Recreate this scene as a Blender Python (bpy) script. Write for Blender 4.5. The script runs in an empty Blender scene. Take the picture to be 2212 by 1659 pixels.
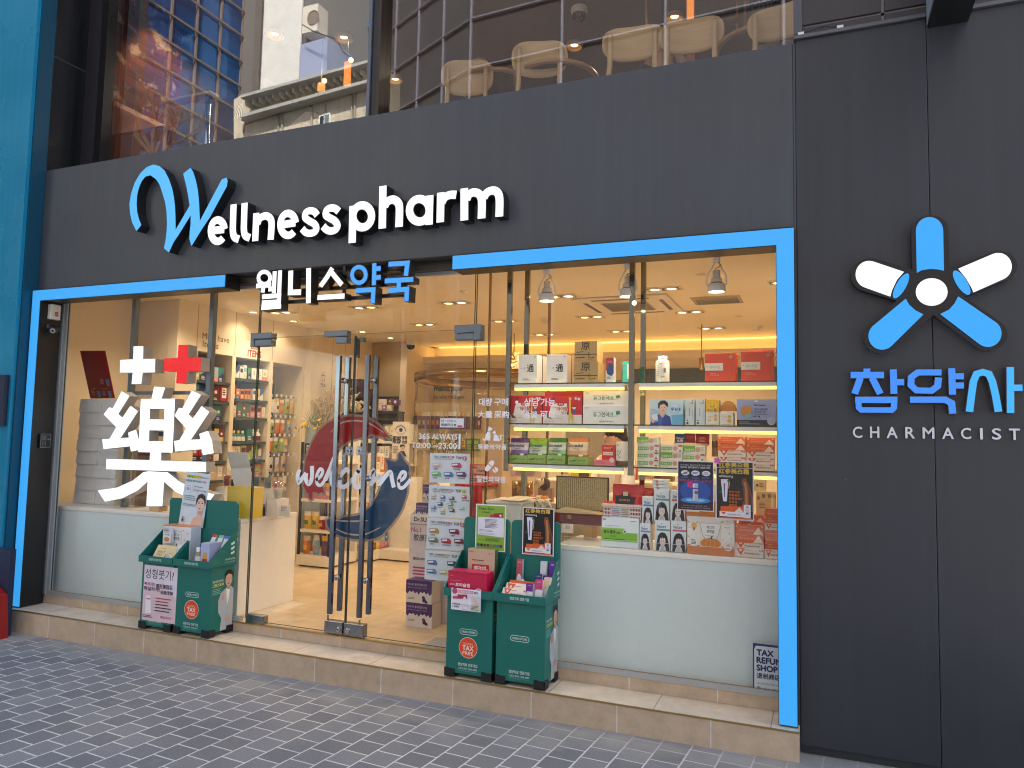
import bpy, bmesh, math, random
from mathutils import Vector, Matrix
from mathutils.geometry import tessellate_polygon
R = math.radians
random.seed(7)
S = bpy.context.scene
COL = S.collection
# ---------------------------------------------------------------- camera
F_, YAW, PITCH, ROLL = 1614.8, -.3908, .0743, .0206
CAM = Vector((.1167, -4.2981, 1.45))
fw = Vector((math.sin(YAW)*math.cos(PITCH), math.cos(YAW)*math.cos(PITCH), math.sin(PITCH)))
rt = Vector((math.cos(YAW), -math.sin(YAW), 0)); up = rt.cross(fw)
r2 = math.cos(ROLL)*rt + math.sin(ROLL)*up; u2 = -math.sin(ROLL)*rt + math.cos(ROLL)*up
cd = bpy.data.cameras.new('camera'); cam = bpy.data.objects.new('camera', cd); COL.objects.link(cam)
cd.sensor_width = 36; cd.lens = 36*F_/2212; cd.clip_start = .05; cd.clip_end = 500
m = Matrix((r2, u2, -fw)).transposed().to_4x4(); m.translation = CAM
cam.matrix_world = m; S.camera = cam
# ---------------------------------------------------------------- sky, sun, exposure
SUN_EL, SUN_AZ = R(48), R(24)
w = bpy.data.worlds.new('World'); S.world = w; w.use_nodes = True
nt = w.node_tree; bg = nt.nodes['Background']
sky = nt.nodes.new('ShaderNodeTexSky'); sky.sky_type = 'NISHITA'; sky.sun_disc = False
sky.sun_elevation = SUN_EL; sky.sun_rotation = SUN_AZ; sky.air_density = 1.0; sky.dust_density = 1.5
nt.links.new(sky.outputs[0], bg.inputs[0]); bg.inputs[1].default_value = .15
sl = bpy.data.lights.new('sun', 'SUN'); so = bpy.data.objects.new('sun', sl); COL.objects.link(so)
sl.energy = 5.0; sl.angle = R(.53); sl.color = (1, .96, .9)
so.location = (0, 6, 30)
so.rotation_euler = Vector((math.sin(SUN_AZ)*math.cos(SUN_EL), math.cos(SUN_AZ)*math.cos(SUN_EL), math.sin(SUN_EL))).to_track_quat('Z', 'Y').to_euler()
S.view_settings.view_transform = 'Standard'; S.view_settings.look = 'None'
S.view_settings.exposure = 2.0; S.view_settings.gamma = 1
S.cycles.max_bounces = 8; S.cycles.transparent_max_bounces = 16
S.cycles.sample_clamp_indirect = 6; S.cycles.filter_width = 1.1
# ---------------------------------------------------------------- photo survey: pixel of an enlarged crop -> point on a real plane
CR = dict(A=(700, 1200, 600/2212), B=(700, 1600, 600/2212), C=(1150, 1300, 600/2212), D=(1150, 1700, 600/2212),
  E=(1600, 1600, 600/2212), F=(1950, 1300, 600/2212), G=(2480, 1300, 600/2212), H=(1950, 1650, 600/2212),
  I=(2480, 1650, 600/2212), J=(2350, 1850, 730/2212), K=(540, 1840, 420/1742), L=(1740, 1960, 500/1728),
  M=(1600, 1750, 400/1021), N=(1100, 1850, 550/2212), O=(250, 1350, 700/2111), P=(3300, 800, 732/1214),
  Q=(480, 600, 800/2212), R=(1220, 680, 820/2212), S=(180, 0, 700/1815), T=(800, 0, 700/2212),
  U=(2500, 0, 800/2212), V=(3300, 0, 732/2212))
for k in range(9): CR[k+1] = ((k % 3)*1344, (k//3)*1008, 1344/2212)
CR[0] = (0, 0, 4032/2212)
def ray(c, x, y):
    ox, oy, s = CR[c]; k = 2212/4032
    return (r2*((ox+x*s)*k-1106) - u2*((oy+y*s)*k-829.5) + fw*F_)
def at(c, x, y, Y):
    d = ray(c, x, y); return CAM + d*((Y-CAM.y)/d.y)
def atz(c, x, y, Z):
    d = ray(c, x, y); return CAM + d*((Z-CAM.z)/d.z)
def atx(c, x, y, X):
    d = ray(c, x, y); return CAM + d*((X-CAM.x)/d.x)
def atp(c, x, y, p, n):
    d = ray(c, x, y); n = Vector(n); return CAM + d*((Vector(p)-CAM).dot(n)/d.dot(n))
def xz(c, pts, Y): return [(q.x, q.z) for q in (at(c, x, y, Y) for x, y in pts)]
# ---------------------------------------------------------------- materials
def lin(c):
    return tuple((v/255/12.92 if v/255 <= .04045 else ((v/255+.055)/1.055)**2.4) for v in c)
MC = {}
def K(c, rough=.55, metal=0., var=.06, scale=18., bump=0., spec=.5):
    """plain procedural material, sRGB colour, a little noise in tone"""
    key = (tuple(c), rough, metal, var, scale, bump, spec)
    if key in MC: return MC[key]
    mt = bpy.data.materials.new('paint_%d' % len(MC)); mt.use_nodes = True
    n = mt.node_tree; b = n.nodes['Principled BSDF']; L = lin(c)
    b.inputs['Roughness'].default_value = rough; b.inputs['Metallic'].default_value = metal
    b.inputs['Specular IOR Level'].default_value = spec
    if var:
        tc = n.nodes.new('ShaderNodeTexCoord'); nz = n.nodes.new('ShaderNodeTexNoise')
        nz.inputs['Scale'].default_value = scale; nz.inputs['Detail'].default_value = 4
        n.links.new(tc.outputs['Object'], nz.inputs['Vector'])
        mr = n.nodes.new('ShaderNodeMapRange'); mr.inputs[3].default_value = 1-var*1.6; mr.inputs[4].default_value = 1+var*1.6
        n.links.new(nz.outputs['Fac'], mr.inputs[0])
        mx = n.nodes.new('ShaderNodeMix'); mx.data_type = 'RGBA'; mx.blend_type = 'MULTIPLY'; mx.inputs[0].default_value = 1
        mx.inputs[6].default_value = (*L, 1); n.links.new(mr.outputs[0], mx.inputs[7])
        n.links.new(mx.outputs[2], b.inputs['Base Color'])
        if bump:
            bp = n.nodes.new('ShaderNodeBump'); bp.inputs['Strength'].default_value = bump; bp.inputs['Distance'].default_value = .004
            n.links.new(nz.outputs['Fac'], bp.inputs['Height']); n.links.new(bp.outputs[0], b.inputs['Normal'])
    else: b.inputs['Base Color'].default_value = (*L, 1)
    MC[key] = mt; return mt
def EM(c, s, key=None):
    k = ('em', tuple(c), s)
    if k in MC: return MC[k]
    mt = bpy.data.materials.new('lamp_%d' % len(MC)); mt.use_nodes = True; n = mt.node_tree
    b = n.nodes['Principled BSDF']; b.inputs['Base Color'].default_value = (*[v*.2 for v in lin(c)], 1); b.inputs['Roughness'].default_value = .4
    b.inputs['Emission Color'].default_value = (*lin(c), 1); b.inputs['Emission Strength'].default_value = s
    MC[k] = mt; return mt
def GL(base=.04, tint=(1, 1, 1), pw=5., rough=0., dirt=0.):
    k = ('gl', base, tint, pw, rough, dirt)
    if k in MC: return MC[k]
    mt = bpy.data.materials.new('glass_%d' % len(MC)); mt.use_nodes = True; n = mt.node_tree; n.nodes.clear()
    o = n.nodes.new('ShaderNodeOutputMaterial'); mx = n.nodes.new('ShaderNodeMixShader')
    t = n.nodes.new('ShaderNodeBsdfTransparent'); t.inputs[0].default_value = (*tint, 1)
    g = n.nodes.new('ShaderNodeBsdfGlossy'); g.inputs['Roughness'].default_value = rough
    lw = n.nodes.new('ShaderNodeLayerWeight'); lw.inputs[0].default_value = .5
    p = n.nodes.new('ShaderNodeMath'); p.operation = 'POWER'; p.inputs[1].default_value = pw
    q = n.nodes.new('ShaderNodeMath'); q.operation = 'MULTIPLY_ADD'; q.inputs[1].default_value = 1-base; q.inputs[2].default_value = base
    n.links.new(lw.outputs['Facing'], p.inputs[0]); n.links.new(p.outputs[0], q.inputs[0])
    n.links.new(q.outputs[0], mx.inputs[0]); n.links.new(t.outputs[0], mx.inputs[1]); n.links.new(g.outputs[0], mx.inputs[2])
    last = mx.outputs[0]
    if dirt:
        d = n.nodes.new('ShaderNodeBsdfDiffuse'); d.inputs[0].default_value = (.6, .62, .62, 1)
        m2 = n.nodes.new('ShaderNodeMixShader'); m2.inputs[0].default_value = dirt
        n.links.new(last, m2.inputs[1]); n.links.new(d.outputs[0], m2.inputs[2]); last = m2.outputs[0]
    n.links.new(last, o.inputs[0]); MC[k] = mt; return mt
def FILM(c, a):
    """printed film on glass: diffuse ink, partly see-through"""
    k = ('film', tuple(c), a)
    if k in MC: return MC[k]
    mt = bpy.data.materials.new('film_%d' % len(MC)); mt.use_nodes = True; n = mt.node_tree
    b = n.nodes['Principled BSDF']; b.inputs['Base Color'].default_value = (*lin(c), 1); b.inputs['Roughness'].default_value = .35
    b.inputs['Alpha'].default_value = a; MC[k] = mt; return mt
def nodes(name):
    mt = bpy.data.materials.new(name); mt.use_nodes = True
    return mt, mt.node_tree, mt.node_tree.nodes['Principled BSDF']
def N(n, t, **kw):
    x = n.nodes.new('ShaderNode'+t)
    for a, b in kw.items():
        if a.startswith('i_'): x.inputs[int(a[2:])].default_value = b
        elif a.startswith('n_'): x.inputs[a[2:].replace('_', ' ')].default_value = b
        else: setattr(x, a, b)
    return x
# ---------------------------------------------------------------- mesh builder
TXT = {}
_tc = bpy.data.curves.new('glyphs', 'FONT'); _to = bpy.data.objects.new('glyphs', _tc)
_ts = bpy.data.scenes.new('glyph_scene'); _ts.collection.objects.link(_to)
_tc.resolution_u = 3
def glyphs(s):
    """outline mesh of a line of writing, scaled into the unit square"""
    if s in TXT: return TXT[s]
    _tc.body = s
    _ts.view_layers[0].update(); dg = _ts.view_layers[0].depsgraph
    me = bpy.data.meshes.new_from_object(_to.evaluated_get(dg))
    V = [(v.co.x, v.co.y) for v in me.vertices]; Fc = [list(p.vertices) for p in me.polygons]
    bpy.data.meshes.remove(me)
    if not V: V = [(0, 0)]
    x0 = min(v[0] for v in V); x1 = max(v[0] for v in V); y0 = min(v[1] for v in V); y1 = max(v[1] for v in V)
    sx = (x1-x0) or 1; sy = (y1-y0) or 1
    TXT[s] = ([((x-x0)/sx, (y1-y)/sy) for x, y in V], Fc, sx/sy); return TXT[s]
class MB:
    def __init__(s): s.v = []; s.f = []; s.fm = []; s.m = []; s.T = None
    def mi(s, m):
        if m not in s.m: s.m.append(m)
        return s.m.index(m)
    def add(s, V, Fc, m):
        o = len(s.v); T = s.T
        s.v += [(T @ Vector(q)) if T else Vector(q) for q in V]
        ms = m if isinstance(m, list) else [m]*len(Fc)
        for fc, mm in zip(Fc, ms): s.f.append([o+i for i in fc]); s.fm.append(s.mi(mm))
        return s
    def box(s, x0, x1, y0, y1, z0, z1, m, front=None, top=None):
        V = [(x0, y0, z0), (x1, y0, z0), (x1, y1, z0), (x0, y1, z0), (x0, y0, z1), (x1, y0, z1), (x1, y1, z1), (x0, y1, z1)]
        return s.add(V, [(0, 3, 2, 1), (4, 5, 6, 7), (0, 1, 5, 4), (1, 2, 6, 5), (2, 3, 7, 6), (3, 0, 4, 7)],
                     [m, top or m, front or m, m, m, m])
    def quad(s, a, b, c, d, m): return s.add([a, b, c, d], [(0, 1, 2, 3)], m)
    def prism(s, P, y0, y1, mf, ms=None, axis='y'):
        """polygon (x,z) swept from y0 (front) to y1"""
        n = len(P)
        f = {'y': lambda p, y: (p[0], y, p[1]), 'x': lambda p, y: (y, p[0], p[1]), 'z': lambda p, y: (p[0], p[1], y)}[axis]
        V = [f(p, y0) for p in P] + [f(p, y1) for p in P]
        tr = tessellate_polygon([[Vector((p[0], p[1], 0)) for p in P]])
        Fc = [list(t) for t in tr] + [[i+n for i in reversed(t)] for t in tr]
        Fs = [(i, (i+1) % n, (i+1) % n+n, i+n) for i in range(n)]
        return s.add(V, Fc+Fs, [mf]*len(tr)+[ms or mf]*(len(tr)+n))
    def ribbon(s, P, wd, y0, y1, mf, ms=None, closed=False, axis='y'):
        """stroke of width wd along points (x,z)"""
        n = len(P); Lf = []; Rt = []
        W = wd if isinstance(wd, (list, tuple)) else [wd]*n
        for i in range(n):
            a = P[(i-1) % n] if (closed or i) else P[i]; b = P[(i+1) % n] if (closed or i < n-1) else P[i]
            d0 = Vector((P[i][0]-a[0], P[i][1]-a[1])); d1 = Vector((b[0]-P[i][0], b[1]-P[i][1]))
            if d0.length: d0.normalize()
            if d1.length: d1.normalize()
            t = d0+d1
            if t.length < 1e-6: t = d1
            t.normalize(); nn = Vector((-t.y, t.x))
            dd = d1 if d1.length else d0
            k = max(.55, abs(t.dot(dd))); h = W[i]/2/k
            Lf.append((P[i][0]+nn.x*h, P[i][1]+nn.y*h)); Rt.append((P[i][0]-nn.x*h, P[i][1]-nn.y*h))
        f = {'y': lambda p, y: (p[0], y, p[1]), 'x': lambda p, y: (y, p[0], p[1]), 'z': lambda p, y: (p[0], p[1], y)}[axis]
        V = [f(p, y0) for p in Lf]+[f(p, y0) for p in Rt]+[f(p, y1) for p in Lf]+[f(p, y1) for p in Rt]
        Fc = []; M = []
        for i in range(n if closed else n-1):
            j = (i+1) % n
            Fc += [(i, j, n+j, n+i), (2*n+i, 3*n+i, 3*n+j, 2*n+j), (i, 2*n+i, 2*n+j, j), (n+i, n+j, 3*n+j, 3*n+i)]
            M += [mf, ms or mf, ms or mf, ms or mf]
        if not closed:
            Fc += [(0, n, 3*n, 2*n), (n-1, 3*n-1, 4*n-1, 2*n-1)]; M += [ms or mf]*2
        return s.add(V, Fc, M)
    def tube(s, P, r, m, n=8, closed=False):
        P = [Vector(p) for p in P]; k = len(P); rr = r if isinstance(r, (list, tuple)) else [r]*k
        V = []; ref = None
        for i in range(k):
            t = (P[min(i+1, k-1)]-P[max(i-1, 0)]).normalized()
            if ref is None: ref = t.orthogonal().normalized()
            ref = (ref - t*ref.dot(t)); ref = ref.normalized() if ref.length > 1e-6 else t.orthogonal().normalized()
            b = t.cross(ref)
            V += [P[i]+(ref*math.cos(a)+b*math.sin(a))*rr[i] for a in (2*math.pi*j/n for j in range(n))]
        Fc = [(i*n+j, i*n+(j+1) % n, (i+1)*n+(j+1) % n, (i+1)*n+j) for i in range(k-1) for j in range(n)]
        Fc += [tuple(reversed(range(n))), tuple(range((k-1)*n, k*n))]
        return s.add(V, Fc, m)
    def lathe(s, prof, c, m, n=20, ang=(0, 2*math.pi), axis='z'):
        full = abs(ang[1]-ang[0]-2*math.pi) < 1e-6; k = n if full else n+1; V = []
        for r_, z_ in prof:
            for j in range(k):
                a = ang[0]+(ang[1]-ang[0])*j/n
                d = (r_*math.cos(a), r_*math.sin(a), z_)
                if axis == 'y': d = (d[0], d[2], d[1])
                if axis == 'x': d = (d[2], d[0], d[1])
                V.append((c[0]+d[0], c[1]+d[1], c[2]+d[2]))
        Fc = [(i*k+j, i*k+(j+1) % k, (i+1)*k+(j+1) % k, (i+1)*k+j) for i in range(len(prof)-1) for j in range(n)]
        mm = m if not isinstance(m, list) else [m[i] for i in range(len(prof)-1) for j in range(n)]
        return s.add(V, Fc, mm)
    def ball(s, c, rx, ry, rz, m, n=12, h=8):
        pr = [(math.sin(math.pi*i/h), -math.cos(math.pi*i/h)) for i in range(h+1)]
        V = [(c[0]+rx*r_*math.cos(2*math.pi*j/n), c[1]+ry*r_*math.sin(2*math.pi*j/n), c[2]+rz*z_) for r_, z_ in pr for j in range(n)]
        Fc = [(i*n+j, i*n+(j+1) % n, (i+1)*n+(j+1) % n, (i+1)*n+j) for i in range(h) for j in range(n)]
        return s.add(V, Fc, m)
    def obj(s, name, parent=None, origin=None, smooth=False, bev=0, **tg):
        me = bpy.data.meshes.new(name)
        if origin is None: origin = worldloc(parent) if parent else Vector((0, 0, 0))
        origin = Vector(origin)
        me.from_pydata([tuple(q-origin) for q in s.v], [], s.f)
        for mm in s.m: me.materials.append(mm)
        me.polygons.foreach_set('material_index', s.fm)
        if smooth: me.polygons.foreach_set('use_smooth', [True]*len(s.f))
        me.update()
        o = bpy.data.objects.new(name, me); COL.objects.link(o)
        if parent: o.parent = parent; o.location = origin-worldloc(parent)
        else: o.location = origin
        if bev:
            b = o.modifiers.new('edge', 'BEVEL'); b.width = bev; b.segments = 2; b.limit_method = 'ANGLE'; b.angle_limit = R(50)
        if smooth and smooth != 1:
            pass
        tag(o, **tg); return o
def worldloc(o):
    q = Vector((0, 0, 0))
    while o: q += o.location; o = o.parent
    return q
def tag(o, label=None, cat=None, group=None, kind=None):
    if label: o['label'] = label
    if cat: o['category'] = cat
    if group: o['group'] = group
    if kind: o['kind'] = kind
    return o
def thing(name, label, cat, loc=(0, 0, 0), group=None):
    o = bpy.data.objects.new(name, None); COL.objects.link(o); o.location = loc; o.empty_display_size = .1
    return tag(o, label, cat, group)
class Face:
    """flat print on a rectangle: O top-left corner, U right, V down (unit vectors), w x h metres; fractions 0..1"""
    def __init__(s, mb, O, U, V, w_, h_, eps=.0004, lift=.0006):
        s.mb = mb; s.O = Vector(O); s.U = Vector(U)*w_; s.V = Vector(V)*h_; s.w = w_; s.h = h_
        s.n = Vector(V).cross(Vector(U)).normalized(); s.k = lift; s.e = eps
    def pt(s, x, y): return s.O+s.U*x+s.V*y+s.n*s.k
    def mat(s, c): return K(c, .5, var=.03) if isinstance(c, tuple) else c
    def r(s, x0, y0, x1, y1, c):
        s.mb.quad(s.pt(x0, y0), s.pt(x0, y1), s.pt(x1, y1), s.pt(x1, y0), s.mat(c)); s.k += s.e; return s
    def pg(s, P, c):
        tr = tessellate_polygon([[Vector((p[0], p[1], 0)) for p in P]])
        s.mb.add([s.pt(*p) for p in P], [list(t) for t in tr], s.mat(c)); s.k += s.e; return s
    def el(s, cx, cy, rx, c, ry=None, n=20):
        ry = ry if ry else rx*s.w/s.h
        return s.pg([(cx+rx*math.cos(2*math.pi*i/n), cy+ry*math.sin(2*math.pi*i/n)) for i in range(n)], c)
    def ln(s, P, wd, c, closed=False):
        """line of width wd (metres)"""
        Q = [(x*s.w, y*s.h) for x, y in P]; mb2 = MB(); mb2.ribbon(Q, wd, 0, 0, s.mat(c), closed=closed, axis='z')
        n = len(Q); fc = [mb2.f[i] for i in range(0, len(mb2.f)-(0 if closed else 2), 4)]
        s.mb.add([s.pt(q[0]/s.w, q[1]/s.h) for q in mb2.v], fc, s.mat(c)); s.k += s.e; return s
    def t(s, txt, x0, y0, x1, y1, c, bold=0):
        V, Fc, asp = glyphs(txt); mm = s.mat(c)
        offs = [(0, 0)]
        if bold:
            h = abs(y1-y0)*s.h*.035*bold
            offs = [(-h, 0), (h, 0), (0, -h), (0, h)]
        for i, (ox, oy) in enumerate(offs):
            s.mb.add([s.O+s.U*(x0+(x1-x0)*a+ox/s.w)+s.V*(y0+(y1-y0)*b+oy/s.h)+s.n*(s.k+i*.00006) for a, b in V], Fc, mm)
        s.k += s.e; return s
    def tl(s, txt, x0, y0, h, c, bold=0, anchor=0):
        """writing of height h (fraction) kept in its own proportions"""
        V, Fc, asp = glyphs(txt); wd = h*s.h*asp/s.w; x0 -= wd*anchor
        return s.t(txt, x0, y0, x0+wd, y0+h, c, bold)
    def bars(s, x0, y0, x1, y1, n, c, fill=.5):
        """lines of print too fine to read"""
        rr = random.Random(int(x0*1000+y0*777+n))
        for i in range(n):
            ya = y0+(y1-y0)*i/n; s.r(x0, ya, x0+(x1-x0)*rr.uniform(.7, 1), ya+(y1-y0)/n*fill, c); s.k -= s.e
        s.k += s.e; return s
WHITE = (236, 234, 230); BLACK = (22, 22, 24); INK = (58, 58, 62)
EXPO = S.view_settings.exposure
LB = 2**-EXPO
YG = .18            # shop window glass plane
ZC = 2.82           # shop ceiling
# ---------------------------------------------------------------- surfaces
def streaky(name, c, rough=.42, spec=.5, amt=.12, scr=True):
    mt, n, b = nodes(name); tc = N(n, 'TexCoord')
    mp = N(n, 'Mapping'); mp.inputs['Scale'].default_value = (26, 26, .8); n.links.new(tc.outputs['Object'], mp.inputs[0])
    nz = N(n, 'TexNoise', n_Scale=1., n_Detail=5.); n.links.new(mp.outputs[0], nz.inputs['Vector'])
    n2 = N(n, 'TexNoise', n_Scale=1.3, n_Detail=6.); n.links.new(tc.outputs['Object'], n2.inputs['Vector'])
    ad = N(n, 'Math', operation='ADD'); n.links.new(nz.outputs[0], ad.inputs[0]); n.links.new(n2.outputs[0], ad.inputs[1])
    mr = N(n, 'MapRange', i_1=.6, i_2=1.4, i_3=1-amt, i_4=1+amt); n.links.new(ad.outputs[0], mr.inputs[0])
    mx = N(n, 'Mix', data_type='RGBA', blend_type='MULTIPLY', i_0=1.); mx.inputs[6].default_value = (*lin(c), 1)
    n.links.new(mr.outputs[0], mx.inputs[7]); last = mx.outputs[2]
    if scr:   # pale specks and scuffs
        n3 = N(n, 'TexNoise', n_Scale=34., n_Detail=2.); n.links.new(tc.outputs['Object'], n3.inputs['Vector'])
        cr = N(n, 'MapRange', i_1=.79, i_2=.83, i_3=0., i_4=.4); n.links.new(n3.outputs[0], cr.inputs[0])
        m2 = N(n, 'Mix', data_type='RGBA'); m2.inputs[7].default_value = (.2, .2, .2, 1)
        n.links.new(cr.outputs[0], m2.inputs[0]); n.links.new(last, m2.inputs[6]); last = m2.outputs[2]
    n.links.new(last, b.inputs['Base Color'])
    r3 = N(n, 'MapRange', i_1=.3, i_2=.7, i_3=rough-.08, i_4=rough+.12); n.links.new(n2.outputs[0], r3.inputs[0]); n.links.new(r3.outputs[0], b.inputs['Roughness'])
    bp = N(n, 'Bump', n_Strength=.25, n_Distance=.02); n4 = N(n, 'TexNoise', n_Scale=2.2, n_Detail=1.5); n.links.new(tc.outputs['Object'], n4.inputs['Vector'])
    n.links.new(n4.outputs[0], bp.inputs['Height']); n.links.new(bp.outputs[0], b.inputs['Normal'])
    b.inputs['Specular IOR Level'].default_value = spec
    return mt
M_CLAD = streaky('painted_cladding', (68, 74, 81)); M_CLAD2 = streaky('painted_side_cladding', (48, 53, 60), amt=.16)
M_STONE = streaky('black_stone', (24, 26, 29), .25, .5, .2)
M_TEAL = streaky('teal_panel', (18, 130, 168), .25, .5, .12, False)
M_BLK = K((20, 20, 22), .4); M_BRN = K((44, 33, 28), .4); M_ALU = K((176, 182, 184), .35, .35, .05, 60)
M_STEEL = K((176, 178, 180), .22, 1., .04, 40); M_GOLD = K((176, 146, 84), .35, .8, .08, 50)
def pavers():
    mt, n, b = nodes('paver_stone'); tc = N(n, 'TexCoord'); mp = N(n, 'Mapping')
    mp.inputs['Rotation'].default_value = (0, 0, R(90+4.4)); mp.inputs['Location'].default_value = (.062, .032, 0)
    n.links.new(tc.outputs['Object'], mp.inputs[0])
    nd = N(n, 'TexNoise', n_Scale=9., n_Detail=3.); n.links.new(tc.outputs['Object'], nd.inputs['Vector'])
    vm = N(n, 'VectorMath', operation='SCALE'); vm.inputs[3].default_value = .006; n.links.new(nd.outputs['Color'], vm.inputs[0])
    va = N(n, 'VectorMath', operation='ADD'); n.links.new(mp.outputs[0], va.inputs[0]); n.links.new(vm.outputs[0], va.inputs[1])
    br = N(n, 'TexBrick', offset=.5, offset_frequency=2, squash=1.); br.inputs['Scale'].default_value = 1
    br.inputs['Color1'].default_value = (*lin((112, 114, 118)), 1); br.inputs['Color2'].default_value = (*lin((138, 139, 142)), 1)
    br.inputs['Mortar'].default_value = (*lin((206, 206, 202)), 1); br.inputs['Mortar Size'].default_value = .0052
    br.inputs['Mortar Smooth'].default_value = .25; br.inputs['Bias'].default_value = -.25
    br.inputs['Brick Width'].default_value = .145; br.inputs['Row Height'].default_value = .158
    n.links.new(va.outputs[0], br.inputs['Vector'])
    n1 = N(n, 'TexNoise', n_Scale=150., n_Detail=4., n_Roughness=.7); n.links.new(tc.outputs['Object'], n1.inputs['Vector'])
    n2 = N(n, 'TexNoise', n_Scale=2.6, n_Detail=6., n_Roughness=.65); n.links.new(tc.outputs['Object'], n2.inputs['Vector'])
    ma = N(n, 'MapRange', i_1=.3, i_2=.7, i_3=.6, i_4=1.45); n.links.new(n1.outputs[0], ma.inputs[0])
    mx = N(n, 'Mix', data_type='RGBA', blend_type='MULTIPLY', i_0=1.); n.links.new(br.outputs[0], mx.inputs[6]); n.links.new(ma.outputs[0], mx.inputs[7])
    # cement haze that has crept over the pavers by the step, and in patches
    sx = N(n, 'SeparateXYZ'); n.links.new(tc.outputs['Object'], sx.inputs[0])
    my = N(n, 'MapRange', i_1=-.62, i_2=-.12, i_3=0., i_4=.42); n.links.new(sx.outputs[1], my.inputs[0])
    a2 = N(n, 'Math', operation='ADD'); n.links.new(my.outputs[0], a2.inputs[0]); n.links.new(n2.outputs[0], a2.inputs[1])
    m2 = N(n, 'MapRange', i_1=.58, i_2=.95, i_3=0., i_4=.85); n.links.new(a2.outputs[0], m2.inputs[0])
    m3 = N(n, 'Mix', data_type='RGBA'); m3.inputs[7].default_value = (*lin((158, 156, 150)), 1)
    n.links.new(m2.outputs[0], m3.inputs[0]); n.links.new(mx.outputs[2], m3.inputs[6])
    n.links.new(m3.outputs[2], b.inputs['Base Color']); b.inputs['Roughness'].default_value = .62
    h = N(n, 'Math', operation='MULTIPLY_ADD', i_1=-1.2); n.links.new(br.outputs['Fac'], h.inputs[0]); n.links.new(n1.outputs[0], h.inputs[2])
    bp = N(n, 'Bump', n_Strength=.5, n_Distance=.004); n.links.new(h.outputs[0], bp.inputs['Height']); n.links.new(bp.outputs[0], b.inputs['Normal'])
    return mt
def tile(name, c1, c2, w_, h_, loc, mort, rough=.45, msz=.003, plane='xz', nscale=9., off=0.):
    mt, n, b = nodes(name); tc = N(n, 'TexCoord'); sx = N(n, 'SeparateXYZ'); cx = N(n, 'CombineXYZ')
    n.links.new(tc.outputs['Object'], sx.inputs[0])
    for i, a in enumerate(plane): n.links.new(sx.outputs['xyz'.index(a)], cx.inputs[i])
    mp = N(n, 'Mapping'); mp.inputs['Location'].default_value = (*loc, 0); n.links.new(cx.outputs[0], mp.inputs[0])
    br = N(n, 'TexBrick', offset=off); br.inputs['Scale'].default_value = 1
    br.inputs['Color1'].default_value = (*lin(c1), 1); br.inputs['Color2'].default_value = (*lin(c2), 1); br.inputs['Mortar'].default_value = (*lin(mort), 1)
    br.inputs['Mortar Size'].default_value = msz; br.inputs['Brick Width'].default_value = w_; br.inputs['Row Height'].default_value = h_
    n.links.new(mp.outputs[0], br.inputs['Vector'])
    n1 = N(n, 'TexNoise', n_Scale=nscale, n_Detail=9., n_Roughness=.7); n.links.new(tc.outputs['Object'], n1.inputs['Vector'])
    ma = N(n, 'MapRange', i_1=.3, i_2=.7, i_3=.8, i_4=1.16); n.links.new(n1.outputs[0], ma.inputs[0])
    mx = N(n, 'Mix', data_type='RGBA', blend_type='MULTIPLY', i_0=1.); n.links.new(br.outputs[0], mx.inputs[6]); n.links.new(ma.outputs[0], mx.inputs[7])
    n.links.new(mx.outputs[2], b.inputs['Base Color']); b.inputs['Roughness'].default_value = rough
    h = N(n, 'Math', operation='MULTIPLY_ADD', i_1=-1.); n.links.new(br.outputs['Fac'], h.inputs[0]); n.links.new(n1.outputs[0], h.inputs[2])
    bp = N(n, 'Bump', n_Strength=.15, n_Distance=.003); n.links.new(h.outputs[0], bp.inputs['Height']); n.links.new(bp.outputs[0], b.inputs['Normal'])
    return mt
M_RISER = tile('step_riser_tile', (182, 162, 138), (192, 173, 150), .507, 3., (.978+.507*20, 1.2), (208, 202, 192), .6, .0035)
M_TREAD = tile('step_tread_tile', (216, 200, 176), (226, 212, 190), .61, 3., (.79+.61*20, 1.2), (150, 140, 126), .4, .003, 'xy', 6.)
M_FLOOR = tile('shop_floor_tile', (205, 178, 142), (214, 188, 152), .6, .6, (6, 0.2), (176, 150, 118), .3, .003, 'xy', 5.)
# ---------------------------------------------------------------- street
mb = MB(); mb.quad((-60, -60, 0), (60, -60, 0), (60, 60, 0), (-60, 60, 0), pavers())
street = mb.obj('street_paving', kind='structure'); street.location = (0, 0, -.1475); street.rotation_euler = (0, -R(.29), 0)
# ---------------------------------------------------------------- the shop building
B = thing('shop_building', 'dark grey clad building with a lit pharmacy below and a glazed cafe above', 'building', (-3, .1, 0))
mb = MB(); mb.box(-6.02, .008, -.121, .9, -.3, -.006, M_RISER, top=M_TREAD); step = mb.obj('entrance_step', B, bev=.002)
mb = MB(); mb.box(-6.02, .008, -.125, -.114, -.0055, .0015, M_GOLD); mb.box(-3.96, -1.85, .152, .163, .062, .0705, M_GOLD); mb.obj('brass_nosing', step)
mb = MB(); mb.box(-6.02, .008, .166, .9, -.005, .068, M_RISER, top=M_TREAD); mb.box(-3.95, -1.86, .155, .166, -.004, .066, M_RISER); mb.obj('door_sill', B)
mb = MB(); mb.box(-6.62, 1.2, .9, 8, -.1, .068, M_FLOOR); mb.quad((-3.8, .18, .0705), (-2, .18, .0705), (-2, .95, .0705), (-3.8, .95, .0705), M_FLOOR); mb.obj('shop_floor', B)
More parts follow.
